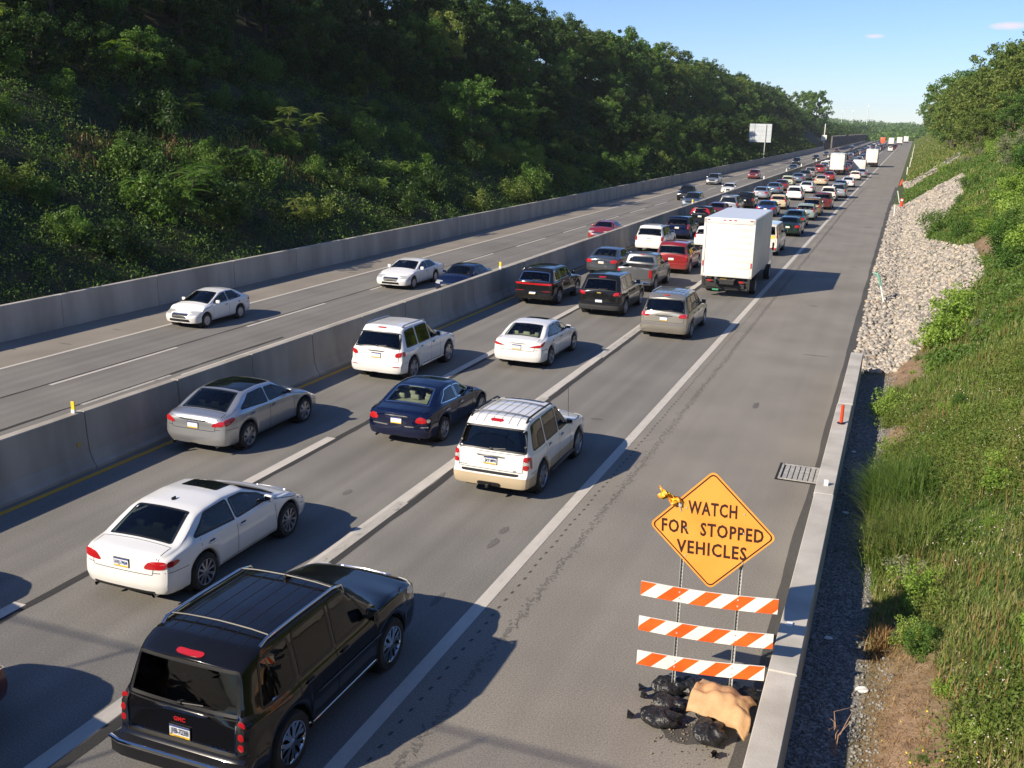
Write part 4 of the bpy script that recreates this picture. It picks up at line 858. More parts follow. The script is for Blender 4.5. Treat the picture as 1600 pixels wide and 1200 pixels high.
def build_car(s, pname, body, rim='five', glass='tint', interior=None, detail=True, plate='w', handles=True, rails=None, sunroof=False, priv=None, parent_name=None, lowbody=None, lowz=.45, tail=None, head=None, cmsl=None, chrome=False, wiper=True, track=None, roofrack=False):
    """assemble one vehicle from a Car shell: returns its root"""
    c = s; root = empty(pname); L, W = c.L, c.W; G = {'tint': GL_TINT, 'clear': GL_CLEAR, 'mid': GL_MID, 'dark': GL_DARK}; rg_, ws, sd = c.rearglass, c.windscreen, c.sideglass
    seethru = detail and glass != 'dark'
    RG = c.frame('s', *rg_['line']); WS = c.frame('s', *ws['line']); tr = CHROME if chrome else BLACKTRIM
    gm = [G[glass]]; sg = G[priv or glass]
    # openings
    if seethru:
        c.hole(RG, rg_['poly']); c.hole(WS, ws['poly'])
        for p in sd:
            for k in 'RL': c.hole(c.frame(k), p['poly'])
    if getattr(c, 'bed', None): c.hole(c.frame('top'), c.bed)
    keep = [f for f, k in zip(c.F, c.keep) if k]; fm = []
    for f in keep:
        z = sum(c.V[i].z for i in f)/len(f); y = sum(c.V[i].y for i in f)/len(f)-c.oy; fm.append(1 if (lowbody and z < lowz) else (2 if z < c.sill+.035 and not lowbody else 0))
    mkobj('body', c.V, keep, [body, lowbody or body, BLACKTRIM], root, fm=fm, smooth=True, auto=32)
    # underside
    m = MB(); m.box((0, 0, c.sill+.06), (W-.50, L-1.0, .12)); m.box((0, 0, c.r+.02), (W-.56, c.wb+.9, .3))
    for y in (-c.wb/2, c.wb/2):
        for sx in (-1, 1): m.lathe([(c.r+.05, W/2*sx-.06*sx), (c.r+.05, W/2*sx-.30*sx), (.05, W/2*sx-.30*sx)], 18, c=(0, y, c.r))
    m.build('underside', DARKMET, root)
    m = MB(); c.patch(m, RG, rg_['poly'], .002, skirt=.01); m.build('rear_window', gm, root, smooth=True, auto=40)
    m = MB(); c.patch(m, WS, ws['poly'], .002, skirt=.01); m.build('windshield', [G['clear'] if seethru else GL_DARK], root, smooth=True, auto=40)
    m = MB(); c.ring(m, RG, rg_['poly'], .035, .006, .004); c.ring(m, WS, ws['poly'], .045, .006, .004); 
    for p in sd:
        for k in 'RL': c.ring(m, c.frame(k), p['poly'], .010 if chrome else .022, .007 if chrome else .014, .005)
    m.build('window_trim', tr if chrome else BLACKTRIM, root, smooth=True, auto=40)
    for p in sd:
        for k in 'RL':
            m = MB(); c.patch(m, c.frame(k), p['poly'], .002, skirt=.01)
            m.build('side_window', [sg if p.get('rear') else (G['mid'] if (seethru and glass != 'clear') else (GL_CLEAR if seethru else GL_DARK))], root, smooth=True, auto=40)
    # lamps
    REAR, FR = c.frame('rear'), c.frame('front')
    for sx in (-1, 1):
        m = MB()
        for (kind, poly, mi) in (tail or c.tail):
            m.mat(mi); pl = [(x*sx if kind == 'rear' else x, z) for x, z in poly]; c.patch(m, REAR if kind == 'rear' else c.frame('R' if sx > 0 else 'L'), pl, .012, .05, .1, skirt=.015)
        m.build('taillight', [REDLENS, CLEARLENS, CHROME, ORANGELENS, BLACKTRIM], root, smooth=True, auto=40)
        m = MB()
        for (kind, poly, mi) in (head or c.head):
            m.mat(mi); pl = [(x*sx if kind == 'front' else x, z) for x, z in poly]; c.patch(m, FR if kind == 'front' else c.frame('R' if sx > 0 else 'L'), pl, .010, .05, .1, skirt=.015)
        m.build('headlight', [CLEARLENS, CHROME, ORANGELENS], root, smooth=True, auto=40)
    if c.grille:
        m = MB(); c.patch(m, FR, c.grille, .008, .05, .1); m.build('grille', BLACKTRIM, root, smooth=True, auto=40)
        if chrome or detail: m = MB(); c.ring(m, FR, c.grille, .012, .02, .014); m.build('grille_surround', CHROME, root, smooth=True)
        m = MB(); zz = c.sill+.14; c.patch(m, FR, [(-.55, zz-.05), (.55, zz-.05), (.5, zz+.07), (-.5, zz+.07)], .004, .06); m.build('lower_intake', BLACKTRIM, root)
    if cmsl: m = MB(); fr = c.frame('rear') if cmsl[0] == 'rear' else RG; x0, z0, w_, h_ = cmsl[1:]; c.patch(m, fr, [(-w_/2, z0-h_/2), (w_/2, z0-h_/2), (w_/2, z0+h_/2), (-w_/2, z0+h_/2)], .014 if cmsl[0] == 'rear' else -.02, .06, .08); m.build('brake_light', REDLENS, root, smooth=True, auto=40)
    # plate
    px, pz = c.plate; p0, nn = c.hit(REAR, px, pz, .0); n1 = c.hit(REAR, px, pz+.06, 0)[0]; vz = (n1-p0).normalized(); q = Matrix((Vector((1, 0, 0)), Vector((1, 0, 0)).cross(vz)*-1, vz)).transposed()
    nout = Vector((1, 0, 0)).cross(vz)
    if nout.y > 0: nout = -nout
    m = MB(); B = p0+nout*.016
    def rect(mi, u0, u1, v0, v1, t): m.mat(mi); m.add([B+Vector((u, 0, 0))+vz*v+nout*t for u, v in ((u0, v0), (u1, v0), (u1, v1), (u0, v1))], [(0, 1, 2, 3)])
    rot = Matrix((Vector((1, 0, 0)), -nout, vz)).transposed(); m.mat(3).box(B-nout*.004, (.318, .010, .166), rot)
    rect(0, -.150, .150, -.076, .076, .003)
    if plate in ('w', 'y'):
        rect(1, -.150, .150, .052, .076, .005)
        if plate == 'w': rect(2, -.150, .150, -.076, -.050, .005)
        else: rect(2, -.15, .15, -.076, .05, .004)
    m.build('license_plate', [PLATE_W, PLATE_B, PLATE_Y, BLACKTRIM], root); c.pbase = (B, vz, nout)
    # mirrors, handles, seams
    if detail is not None:
        mx, mz = c.mirror
        for sx in (-1, 1):
            h = c.hit(c.frame('R' if sx > 0 else 'L'), mx, mz)[0]; m = MB(); m.box((h.x+sx*.14, h.y, h.z+.03), (.20, .09, .14 if W < 1.9 else .18), Matrix.Rotation(-.15*sx, 3, 'Z'), .035)
            m.mat(1).box((h.x+sx*.03, h.y, h.z-.02), (.12, .05, .04)); m.mat(2).box((h.x+sx*.14, h.y-.047, h.z+.03), (.15, .004, .10 if W < 1.9 else .13), Matrix.Rotation(-.15*sx, 3, 'Z')); m.build('mirror', [body, BLACKTRIM, simple('mirror_glass', (.5, .55, .6), .03, 1)], root, smooth=True, auto=40)
    if detail:
        m = MB()
        for k in 'RL':
            f_ = c.frame(k)
            for line in c.seams: c.ribbon(m, f_, line, .011)
        for line in c.rseams: c.ribbon(m, REAR if line[0] == 'rear' else c.frame('top'), line[1], .012)
        m.build('panel_gaps', simple('panel_gap', (.01, .01, .01), .8), root)
        for (hx, hz) in c.handles:
            for sx in (-1, 1):
                h = c.hit(c.frame('R' if sx > 0 else 'L'), hx, hz)[0]; m = MB(); m.box((h.x+sx*.022, h.y, h.z), (.028, .20, .034), None, .012); m.mat(1).box((h.x+sx*.003, h.y, h.z), (.012, .14, .07), None, .005); m.build('door_handle', [CHROME if chrome else body, BLACKTRIM], root, smooth=True, auto=40)
        if wiper and c.suv:
            m = MB(); a = c.hit(RG, .0, .06, .02)[0]; b = c.hit(RG, .34, .09, .025)[0]; m.tube([a, b], .010, 6); m.box(a, (.07, .05, .05), None, .015); m.build('rear_wiper', BLACKTRIM, root)
        m = MB()
        for x in c.exhaust:
            zz = c.sill+.03; m.lathe([(.030, c.oy+.28), (.034, c.oy+.03), (.028, c.oy+.03), (.026, c.oy+.2)], 12, axis='x', c=(0, 0, 0)) if 0 else m.tube([(x, c.oy+.3, zz), (x, c.oy+.045, zz-.005)], .032, 12, cap=False)
        if c.exhaust: m.build('exhaust_tip', CHROME, root, smooth=True)
    if rails:
        for sx in (-1, 1):
            pts = [c.hit(c.frame('top'), sx*rails[2], x, .05)[0] for x in np.linspace(rails[0]+.12, rails[1]-.12, 9)]
            e0 = c.hit(c.frame('top'), sx*rails[2], rails[0], -.01)[0]; e1 = c.hit(c.frame('top'), sx*rails[2], rails[1], -.01)[0]; m = MB(); m.tube([e0]+pts+[e1], .022, 8); m.build('roof_rail', rails[3], root, smooth=True, auto=50)
    if roofrack:
        m = MB(); x0, x1, w_ = roofrack
        for x in (x0, x1):
            pts = [c.hit(c.frame('top'), u, x, .055)[0] for u in np.linspace(-w_, w_, 7)]; m = MB(); m.tube(pts, .014, 6); m.build('roof_crossbar', BLACKTRIM, root, smooth=True)
        m = MB()
        for u in np.linspace(-w_*.75, w_*.75, 6): c.ribbon(m, c.frame('top'), [(u, x0-.35), (u, x1+.25)], .012, .003)
        m.build('roof_rib', BLACKTRIM, root)
    if sunroof:
        x0, x1, w_ = sunroof; m = MB(); c.patch(m, c.frame('top'), [(-w_, x0), (w_, x0), (w_, x1), (-w_, x1)], .004, .08, .06, skirt=.003); m.build('sunroof', GL_DARK, root, smooth=True, auto=40)
    if seethru:
        im = interior or INT_DARK; m = MB(); z0 = c.sill+.24; xf = ws['line'][0][0]-1.15; xr_ = xf-.92
        if not c.suv: xr_ = max(xr_, rg_['line'][0][0]+1.22)
        seat_mesh(m, -.38, xf+c.oy-.35, z0+.06); seat_mesh(m, .38, xf+c.oy-.35, z0+.06)
        m.box((0, xr_+c.oy-.3, z0+.03), (W-.55, .5, .16), None, .05); m.box((0, xr_+c.oy-.58, z0+.22), (W-.55, .16, .56), Matrix.Rotation(.2, 3, 'X'), .06)
        for x in (-.42, 0, .42): m.box((x, xr_+c.oy-.68, z0+.585), (.25, .09, .14), Matrix.Rotation(.2, 3, 'X'), .04)
        m.build('seat', im, root, smooth=True, auto=40)
        m = MB(); m.box((0, c.oy+(ws['line'][0][0]-.40), ws['line'][0][1]-.14), (W-.32, .55, .20), None, .05); m.box((0, c.oy+L*.5, c.sill+.12), (W-.34, L*.55, .04)); m.build('dashboard', INT_DARK, root, smooth=True, auto=40)
        if not c.suv: m = MB(); a = rg_['line'][0]; m.box((0, c.oy+a[0]+.36, a[1]-.06), (W-.55, .62, .03)); m.build('parcel_shelf', im, root)
        m = MB(); sx = -.38; pts = [Vector((sx+.18*math.cos(t), xf+c.oy+.30+.06*math.sin(t), z0+.42+.17*math.sin(t))) for t in np.linspace(0, 2*math.pi, 17)]; m.tube(pts, .014, 6, cap=False); m.build('steering_wheel', BLACKTRIM, root, smooth=True)
        c.seatpos = (-.38, xf+c.oy-.30, z0+.08)
    add_wheels(root, c.r, c.wb, (track or W-.225), rim)
    return root

def sedan(name, L=4.85, W=1.84, H=1.45, wb=2.8, ro=1.12, deck=1.03, hood=.92, rg0=.62, rr=1.45, rf=2.75, cw=3.65, r=.33, tail=None, belt=.90, tw=(.60, .50), LF=.92, **k):
    L, wb, ro, rg0, rr, rf, cw = [q*LF for q in (L, wb, ro, rg0, rr, rf, cw)]
    c = Car(name, L=L, W=W, wb=wb, ro=ro, r=r, top=[(0, deck-.13), (.04, deck-.02), (rg0-.12, deck+.015), (rg0, deck+.03), (rr-.15, H-.075), (rr+.1, H-.03), ((rr+rf)/2, H), (rf, H-.05), (cw, hood+.09), (cw+.25, hood+.045), (L-.55, hood-.10), (L-.12, hood-.24), (L, hood-.34)],
        belt=[(0, deck-.17), (.3, deck-.11), (rg0+.3, belt+.055), (cw-.4, belt), (cw+.4, hood-.05), (L-.5, hood-.19), (L, hood-.38)], **k)
    c.suv = False
    lr = math.hypot(rr-.05-rg0, H-.04-deck); lw = math.hypot(cw-rf, H-.05-hood-.08)
    c.rearglass = dict(line=((rg0, deck+.03), (rr-.05, H-.055)), poly=[(-W*.355, .03), (W*.355, .03), (W*.295, lr*.96), (-W*.295, lr*.96)])
    c.windscreen = dict(line=((cw, hood+.07), (rf, H-.05)), poly=[(-W*.40, .05), (W*.40, .05), (W*.315, lw*.97), (-W*.315, lw*.97)])
    zb = belt+.07; zt = H-.135; full = [(rg0+.40, zb+.055), (rg0+.72, zt-.10), (rr+.12, zt+.005), ((rr+rf)/2, zt+.022), (rf-.12, zt-.005), (cw-.60, zb+.17), (cw-.34, zb+.012), ((rg0+cw)/2, zb)]
    bp = (rr+rf)/2+.12; c.sideglass = [dict(poly=clipx(full, 0, bp-.035), rear=1), dict(poly=clipx(full, bp+.035, 9))]
    c.seams = [[(bp, zb-.03), (bp, c.sill+.08)], [(cw-.28, zb-.05), (cw-.22, c.sill+.08)], [(bp-1.02, zb-.0), (bp-1.04, .62)], [(bp-1.04, c.sill+.08), (cw-.22, c.sill+.08)], [(cw-.3, zb-.035), (L-.55, hood-.16)]]
    c.rseams = [('rear', [(-W*.36, deck-.10), (-W*.33, deck-.38), (W*.33, deck-.38), (W*.36, deck-.10)]), ('top', [(-W*.38, .10), (-W*.385, rg0-.03), (W*.385, rg0-.03), (W*.38, .10)])]
    c.seams += [[(.16, deck-.34), (ro-r-.09, deck-.37)], [(L-.24, hood-.42), (ro+wb+r+.09, hood-.36)]]; c.rseams.append(('rear', [(-W*.45, deck-.335), (-W*.34, deck-.345)])); c.rseams.append(('rear', [(W*.45, deck-.335), (W*.34, deck-.345)]))
    c.handles = [(bp-.75, zb-.14), (bp+.18, zb-.15)]; c.mirror = (cw-.52, zb+.04); c.exhaust = (-W*.33, W*.33)
    c.tail = tail or [('rear', [(W*.27, deck-.30), (W*.462, deck-.31), (W*.462, deck-.12), (W*.30, deck-.13)], 0), ('side', [(.13, deck-.31), (.34, deck-.25), (.30, deck-.16), (.13, deck-.13)], 0)]
    c.head = [('front', [(W*.26, hood-.34), (W*.46, hood-.32), (W*.47, hood-.20), (W*.30, hood-.26)], 0), ('side', [(L-.60, hood-.22), (L-.25, hood-.34), (L-.22, hood-.24), (L-.40, hood-.18)], 0)]
    c.grille = [(-W*.2, hood-.44), (W*.2, hood-.44), (W*.22, hood-.29), (-W*.22, hood-.29)]; c.plate = (0, deck-.27); return c
def suv(name, L=4.8, W=1.9, H=1.78, wb=2.85, ro=1.0, r=.37, belt=1.08, hood=1.12, rr=.32, rf=2.6, cw=3.45, tum=.26, gz=1.12, dpil=.5, tailz=(.80, 1.12), tailw=.13, rear_tilt=.34, rgw=.405, bx=None, LF=.92, **k):
    L, wb, ro, rr, rf, cw = [q*LF for q in (L, wb, ro, rr, rf, cw)]
    sill = k.pop('sill', .27); nose = k.pop('nose', .24)
    c = Car(name, L=L, W=W, wb=wb, ro=ro, r=r, sill=sill, tum=tum, pe=k.pop('pe', 4.2), Rr=k.pop('Rr', .16), Rf=k.pop('Rf', .26), top=[(0, H-.13), (.2, H-.05), (rr+.3, H), ((rr+rf)/2, H), (rf-.1, H-.03), (cw-.02, hood+.05), (cw+.25, hood), (L-.5, hood-.07), (L-.12, hood-nose*.7), (L, hood-nose*1.25)],
        belt=[(0, belt-.02), (cw-.4, belt-.04), (cw+.4, hood-.08), (L-.5, hood-.16), (L, hood-nose*1.4)], shr=[(0, .12), (.45, 0), (.62, .0), (.66, .09), (gz-.05, .11), (H-.08, rear_tilt), (H, rear_tilt+.02)], shf=[(0, .10), (.5, 0), (.8, .04), (2, .06)], **k)
    c.suv = True; zl = H-.16-gz; s_ = math.atan2(rear_tilt-.11, H-.08-gz)
    c.rearglass = dict(line=((.10, gz), (.10+(rear_tilt-.11), H-.10)), poly=[(-W*rgw, .02), (W*rgw, .02), (W*rgw-zl*tum*.75, (zl)/math.cos(s_)), (-W*rgw+zl*tum*.75, zl/math.cos(s_))])
    lw = math.hypot(cw-rf, H-hood-.07); c.windscreen = dict(line=((cw, hood+.05), (rf-.05, H-.045)), poly=[(-W*.41, .05), (W*.41, .05), (W*.41-(H-hood)*tum*.75, lw*.97), (-W*.41+(H-hood)*tum*.75, lw*.97)])
    zb = belt+.05; zt = H-.125; full = [(rr+.10+.10, zb), (rr+.10+.22, zt-.03), (rr+.6, zt), (rf-.25, zt), (rf-.02, zt-.03), (cw-.42, zb+.13), (cw-.25, zb)]
    b = bx or (rr+.98, rr+.98+.9)
    c.sideglass = [dict(poly=clipx(full, 0, b[0]-.05), rear=1), dict(poly=clipx(full, b[0]+.05, b[1]-.04), rear=1), dict(poly=clipx(full, b[1]+.04, 9))]
    c.seams = [[(b[0]-.01, zb-.03), (b[0]-.03, .75)], [(b[1], zb-.03), (b[1], sill+.12)], [(cw-.22, zb-.05), (cw-.18, sill+.12)], [(b[0]+.28, sill+.12), (cw-.18, sill+.12)], [(cw-.2, zb-.02), (L-.5, hood-.13)]]
    c.rseams = [('rear', [(-W*.41, gz-.03), (-W*.40, .70), (W*.40, .70), (W*.41, gz-.03)]), ('rear', [(-W*.41, gz-.03), (W*.41, gz-.03)])]
    c.seams += [[(.26, .66), (ro-r-.09, .66)], [(L-.26, hood-.46), (ro+wb+r+.09, hood-.42)]]
    c.handles = [(b[0]+.22, zb-.13), (b[1]+.2, zb-.14)]; c.mirror = (cw-.42, zb+.06); c.exhaust = (W*.28,)
    t0, t1 = tailz; c.tail = [('rear', [(W*.475-tailw, t0), (W*.468, t0), (W*.468, t1), (W*.475-tailw, t1)], 0), ('side', [(.22, t0), (.36, t0+.02), (.34, t1-.02), (.22, t1)], 0)]
    c.head = [('front', [(W*.27, hood-.36), (W*.47, hood-.36), (W*.47, hood-.18), (W*.29, hood-.20)], 0), ('side', [(L-.50, hood-.22), (L-.24, hood-.34), (L-.22, hood-.20), (L-.38, hood-.18)], 0)]
    c.grille = [(-W*.24, hood-.42), (W*.24, hood-.42), (W*.24, hood-.20), (-W*.24, hood-.20)]; c.plate = (0, .87); return c

# ---- seated driver: one continuous skin
_person = {}
def seated_person(shirt, hair, seed=0):
    key = (shirt, hair)
    if key not in _person:
        me = bpy.data.meshes.new('person'); 
        J = [((0, 0, .08), .15), ((0, -.03, .30), .135), ((0, -.06, .50), .15), ((0, -.07, .57), .075), ((0, -.05, .63), .062), ((0, -.03, .70), .085), ((0, -.025, .78), .098), ((0, -.03, .86), .075),
             ((-.19, -.06, .50), .07), ((-.24, .10, .34), .052), ((-.13, .36, .42), .042), ((-.11, .43, .45), .04),
             ((.19, -.06, .50), .07), ((.25, .08, .32), .052), ((.15, .36, .42), .042), ((.13, .43, .45), .04),
             ((-.10, .12, .06), .10), ((-.13, .45, .08), .075), ((-.13, .62, -.22), .055), ((.10, .12, .06), .10), ((.13, .45, .08), .075), ((.13, .62, -.22), .055)]
        E_ = [(0, 1), (1, 2), (2, 3), (3, 4), (4, 5), (5, 6), (6, 7), (2, 8), (8, 9), (9, 10), (10, 11), (2, 12), (12, 13), (13, 14), (14, 15), (0, 16), (16, 17), (17, 18), (0, 19), (19, 20), (20, 21)]
        me.from_pydata([j[0] for j in J], E_, []); o = bpy.data.objects.new('person', me); link(o); o.modifiers.new('s', 'SKIN'); o.modifiers.new('u', 'SUBSURF').levels = 1
        for i, (p, r_) in enumerate(J): me.skin_vertices[0].data[i].radius = (r_, r_)
        me.skin_vertices[0].data[0].use_root = True
        dg = bpy.context.evaluated_depsgraph_get(); m2 = bpy.data.meshes.new_from_object(o.evaluated_get(dg)); bpy.data.objects.remove(o)
        SK = simple('skin', (.42, .24, .16), .5); SH = simple('shirt_'+shirt, dict(white=(.6, .6, .58), blue=(.06, .12, .25), red=(.4, .04, .04), dark=(.03, .03, .035))[shirt], .8); HR = simple('hair_'+hair, dict(dark=(.015, .012, .01), brown=(.06, .035, .02))[hair], .7)
        for m in (SH, SK, HR): m2.materials.append(m)
        for f in m2.polygons:
            c = f.center; f.material_index = 2 if (c.z > .80 or (c.z > .70 and c.y < -.06)) else (1 if c.z > .565 or (c.y > .16 and c.z > .28) else 0); f.use_smooth = True
        _person[key] = m2
    return _person[key]
def driver(car, root, label, shirt='white', hair='dark'):
    o = bpy.data.objects.new('person', seated_person(shirt, hair)); link(o); sx, sy, sz = car.seatpos
    rz = root.rotation_euler.z; v = Matrix.Rotation(rz, 3, 'Z') @ Vector((sx, sy, sz-.03)); o.location = root.location+v; o.rotation_euler = (0, 0, rz); o.scale = (.94, .94, .9); setp(o, label, 'person'); return o
def pickup(name, L=5.2, W=1.85, H=1.80, wb=3.2, ro=1.12, r=.38, LF=.92, **k):
    L, wb, ro = L*LF, wb*LF, ro*LF; b0, b1 = .10, 1.50*LF; cw = 3.75*LF; rf = 3.0*LF
    c = Car(name, L=L, W=W, wb=wb, ro=ro, r=r, sill=.36, tum=.24, pe=5, Rr=.07, Rf=.24, smw=.09, top=[(0, 1.27), (b1+.03, 1.27), (b1+.07, 1.30), (b1+.17, H-.06), (b1+.35, H), (rf, H-.02), (cw, 1.23), (cw+.2, 1.17), (L-.15, 1.05), (L, .93)],
        belt=[(0, 1.235), (b1, 1.235), (b1+.3, 1.15), (cw+.2, 1.08), (L-.4, .98), (L, .8)], shr=[(0, .1), (.5, .0), (.62, .02), (.64, .13), (2, .13)], shf=[(0, .1), (.5, 0), (.8, .03), (2, .05)], **k)
    c.suv = False; c.bed = [(-W*.40, b0+.10), (W*.40, b0+.10), (W*.40, b1-.04), (-W*.40, b1-.04)]
    c.rearglass = dict(line=((b1+.07, 1.31), (b1+.155, H-.09)), poly=[(-W*.37, .04), (W*.37, .04), (W*.31, .36), (-W*.31, .36)]); lw = math.hypot(cw-rf, H-1.25)
    c.windscreen = dict(line=((cw, 1.24), (rf, H-.04)), poly=[(-W*.40, .05), (W*.40, .05), (W*.33, lw*.96), (-W*.33, lw*.96)])
    zb, zt = 1.20, H-.14; full = [(b1+.30, zb), (b1+.33, zt), (rf-.1, zt), (cw-.35, zb+.1), (cw-.2, zb)]; m_ = b1+1.05; c.sideglass = [dict(poly=clipx(full, 0, m_-.04), rear=1), dict(poly=clipx(full, m_+.04, 9))]
    c.seams = [[(m_, zb-.03), (m_, .5)], [(b1+.24, zb+.02), (b1+.22, .5)], [(cw-.2, zb-.04), (cw-.15, .5)], [(b1+.02, 1.22), (b1+.02, .5)]]; c.rseams = [('rear', [(-W*.41, 1.22), (-W*.41, .70), (W*.41, .70), (W*.41, 1.22)])]
    c.handles = [(b1+.5, zb-.12), (m_+.2, zb-.12)]; c.mirror = (cw-.35, zb+.06); c.exhaust = ()
    c.tail = [('rear', [(W*.40, .76), (W*.475, .76), (W*.475, 1.18), (W*.40, 1.18)], 0), ('side', [(.14, .78), (.22, .78), (.22, 1.16), (.14, 1.16)], 0)]
    c.head = [('front', [(W*.27, .72), (W*.46, .72), (W*.46, .92), (W*.28, .92)], 0)]; c.grille = [(-W*.22, .68), (W*.22, .68), (W*.22, .92), (-W*.22, .92)]; c.plate = (0, .56); return c
def bed_liner(c, root, W, b1):
    m = MB(); z0, z1 = .82, 1.262; w = W*.40; y0, y1 = c.oy+.20, c.oy+b1-.04
    V = [(-w, y0, z0), (w, y0, z0), (w, y1, z0), (-w, y1, z0), (-w-.01, y0-.02, z1), (w+.01, y0-.02, z1), (w+.01, y1+.01, z1), (-w-.01, y1+.01, z1)]
    m.add(V, [(0, 1, 2, 3), (0, 4, 5, 1), (1, 5, 6, 2), (2, 6, 7, 3), (3, 7, 4, 0)])
    for i in range(8): m.box((-w+.12+i*(2*w-.24)/7, (y0+y1)/2, z0+.012), (.06, y1-y0-.1, .022))
    m.build('bed_liner', BLACKTRIM, root)
def finish(root, x, y, label, cat, opp=False, group=None, z=None, yaw=0):
    root.location = (x, y, (ZL if opp else 0) if z is None else z); root.rotation_euler = (0, 0, (math.pi if opp else 0)+yaw)
    setp(root, label, cat, group); return root
QJ = 'vehicles queued in the traffic jam'; QO = 'vehicles moving on the opposing carriageway'
# ---- black SUV in front
c = suv('a', L=5.15, W=2.02, H=1.90, wb=2.95, ro=1.10, r=.405, belt=1.13, hood=1.24, rr=.30, rf=2.95, cw=3.72, tum=.19, gz=1.20, rear_tilt=.30, nose=.16, pe=6, Rr=.14, Rf=.20, sill=.30, tailz=(.78, 1.20), tailw=.135)
c.tail = [('rear', [(.808, .76), (.942, .76), (.942, 1.21), (.808, 1.21)], 4)]
r = build_car(c, 'suv', P('black'), 'double', 'tint', detail=True, plate='w', rails=(.75, 2.75, .74, CHROME), cmsl=('rear', 0, 1.80, .40, .035), chrome=False, track=1.80, roofrack=(.95, 2.45, .72))
REAR = c.frame('rear')
for sx in (-1, 1):
    for z in (.85, .985, 1.12):
        m = MB(); h, nn = c.hit(REAR, sx*.862, z, .010); m.lathe([(.001, h.y-.014), (.03, h.y-.013), (.052, h.y-.006), (.058, h.y+.004)], 18, axis='x', c=(0, 0, 0)) if 0 else None
        vs = []; fs = []; n = 18
        for k, (rd, o_) in enumerate([(.056, .006), (.050, .014), (.028, .018), (.001, .02)]):
            for i in range(n): th = 2*math.pi*i/n; vs.append(h+Vector((math.cos(th)*rd, -o_+.012, math.sin(th)*rd)))
        for k in range(3):
            for i in range(n): j = (i+1) % n; fs.append((k*n+i, k*n+j, (k+1)*n+j, (k+1)*n+i))
        m.add(vs, fs); m.build('lamp_lens', REDLENS, r, smooth=True)
    m = MB(); c.ribbon(m, REAR, [(sx*.800, .755), (sx*.800, 1.215), (sx*.945, 1.215)], .016, .016); c.ribbon(m, REAR, [(sx*.800, .755), (sx*.945, .755)], .016, .016); m.build('lamp_surround', CHROME, r)
m = MB(); hb = [c.hit(REAR, x, .60, .10)[0] for x in np.linspace(-.93, .93, 15)]; m.tube(hb, .030, 8); m.build('bumper_trim', CHROME, r, smooth=True)
m = MB(); vs = []; xs_ = np.linspace(-.93, .93, 15)
for x, p in zip(xs_, hb): q = c.hit(REAR, x, .72, .0)[0]; vs += [p+Vector((0, .0, .02)), q+Vector((0, .03, -.06)), p+Vector((0, .0, -.20)), q+Vector((0, .05, -.42))]
fs = []
for i in range(14): a = i*4; fs += [(a, a+4, a+5, a+1), (a, a+2, a+6, a+4), (a+2, a+3, a+7, a+6)]
m.add(vs, fs); m.build('bumper', BLACKTRIM, r, smooth=True, auto=40)
for sx in (-1, 1):
    m = MB(); pts = [Vector((sx*.985, y, .40)) for y in np.linspace(-.85, .85, 6)]; pts = [Vector((sx*.90, -1.0, .42))]+pts+[Vector((sx*.90, 1.0, .42))]; m.tube(pts, .022, 8); m.mat(1).box((sx*.93, 0, .39), (.16, 1.8, .05), None, .02); m.build('running_board', [CHROME, BLACKTRIM], r, smooth=True, auto=50)
    m = MB(); c.ribbon(m, c.frame('R' if sx > 0 else 'L'), [(1.62, .80), (3.5, .78)], .022, .012); m.build('side_molding', CHROME, r)
m = MB(); c.patch(m, REAR, [(-.38, 1.14), (.42, 1.14), (.42, 1.175), (-.38, 1.175)], .03, .08, .3); m.build('tailgate_handle', CHROME, r, smooth=True)
B, vz, no = c.pbase; c.text('plate_lettering', REAR, 0, c.plate[1]-.025, 'JFB-7238', .098, simple('plate_ink', (.02, .03, .09), .5), r, .0022, .030, 1.0, fit=.262)
c.text('plate_slogan', REAR, 0, c.plate[1]-.073, 'VISITPA.COM', .026, simple('ink_dark', (.02, .02, .03), .5), r, .0, .030, fit=.16); c.text('emblem', REAR, 0, 1.015, 'GMC', .075, simple('emblem_red', (.45, .02, .02), .25), r, .004, .014, 1.1)
c.text('badge', REAR, -.66, .765, 'DENALI', .062, CHROME, r, .002, .014, 1.2); c.text('badge', REAR, .55, .765, 'YUKON', .065, CHROME, r, .002, .014, 1.1)
m = MB(); a_ = c.hit(c.frame('top'), 0, 2.5, 0)[0]; m.box(a_+Vector((0, 0, .03)), (.05, .16, .07), None, .02); m.build('roof_antenna', BLACKTRIM, r, smooth=True)
finish(r, -7.50, 10.92, 'large black SUV with chrome roof rails and spoked wheels, closest to the camera', 'SUV')
def simple_plate(c, r, txt='', col=PLATE_B):
    if txt: c.text('plate_lettering', c.frame('rear'), c.plate[0], c.plate[1]-.028, txt, .094, col, r, .0020, .030, 1.0, fit=.262)
# ---- white saloon with sunroof
c = sedan('a', L=4.92, W=1.86, H=1.455, wb=2.84, ro=1.14, deck=1.03, rg0=.50, rr=1.32, rf=2.78, cw=3.78, r=.345, belt=.92)
c.tail = [('rear', [(.46, .74), (.845, .76), (.845, .885), (.56, .885), (.47, .80)], 0), ('side', [(.14, .765), (.42, .82), (.36, .875), (.14, .882)], 0)]; c.plate = (0, .79)
r = build_car(c, 'sedan', P('white'), 'multi', 'mid', sunroof=(2.1, 2.62, .40), plate='w', track=1.66); simple_plate(c, r, 'HYJ-7464')
m = MB(); c.patch(m, c.frame('rear'), [(-.6, .27), (.6, .27), (.66, .35), (-.66, .35)], .006, .07); m.build('diffuser', BLACKTRIM, r)
m = MB(); a_ = c.hit(c.frame('top'), 0, 1.42, 0)[0]; m.box(a_+Vector((0, 0, .025)), (.03, .11, .05), None, .012); m.build('roof_antenna', BLACKTRIM, r, smooth=True)
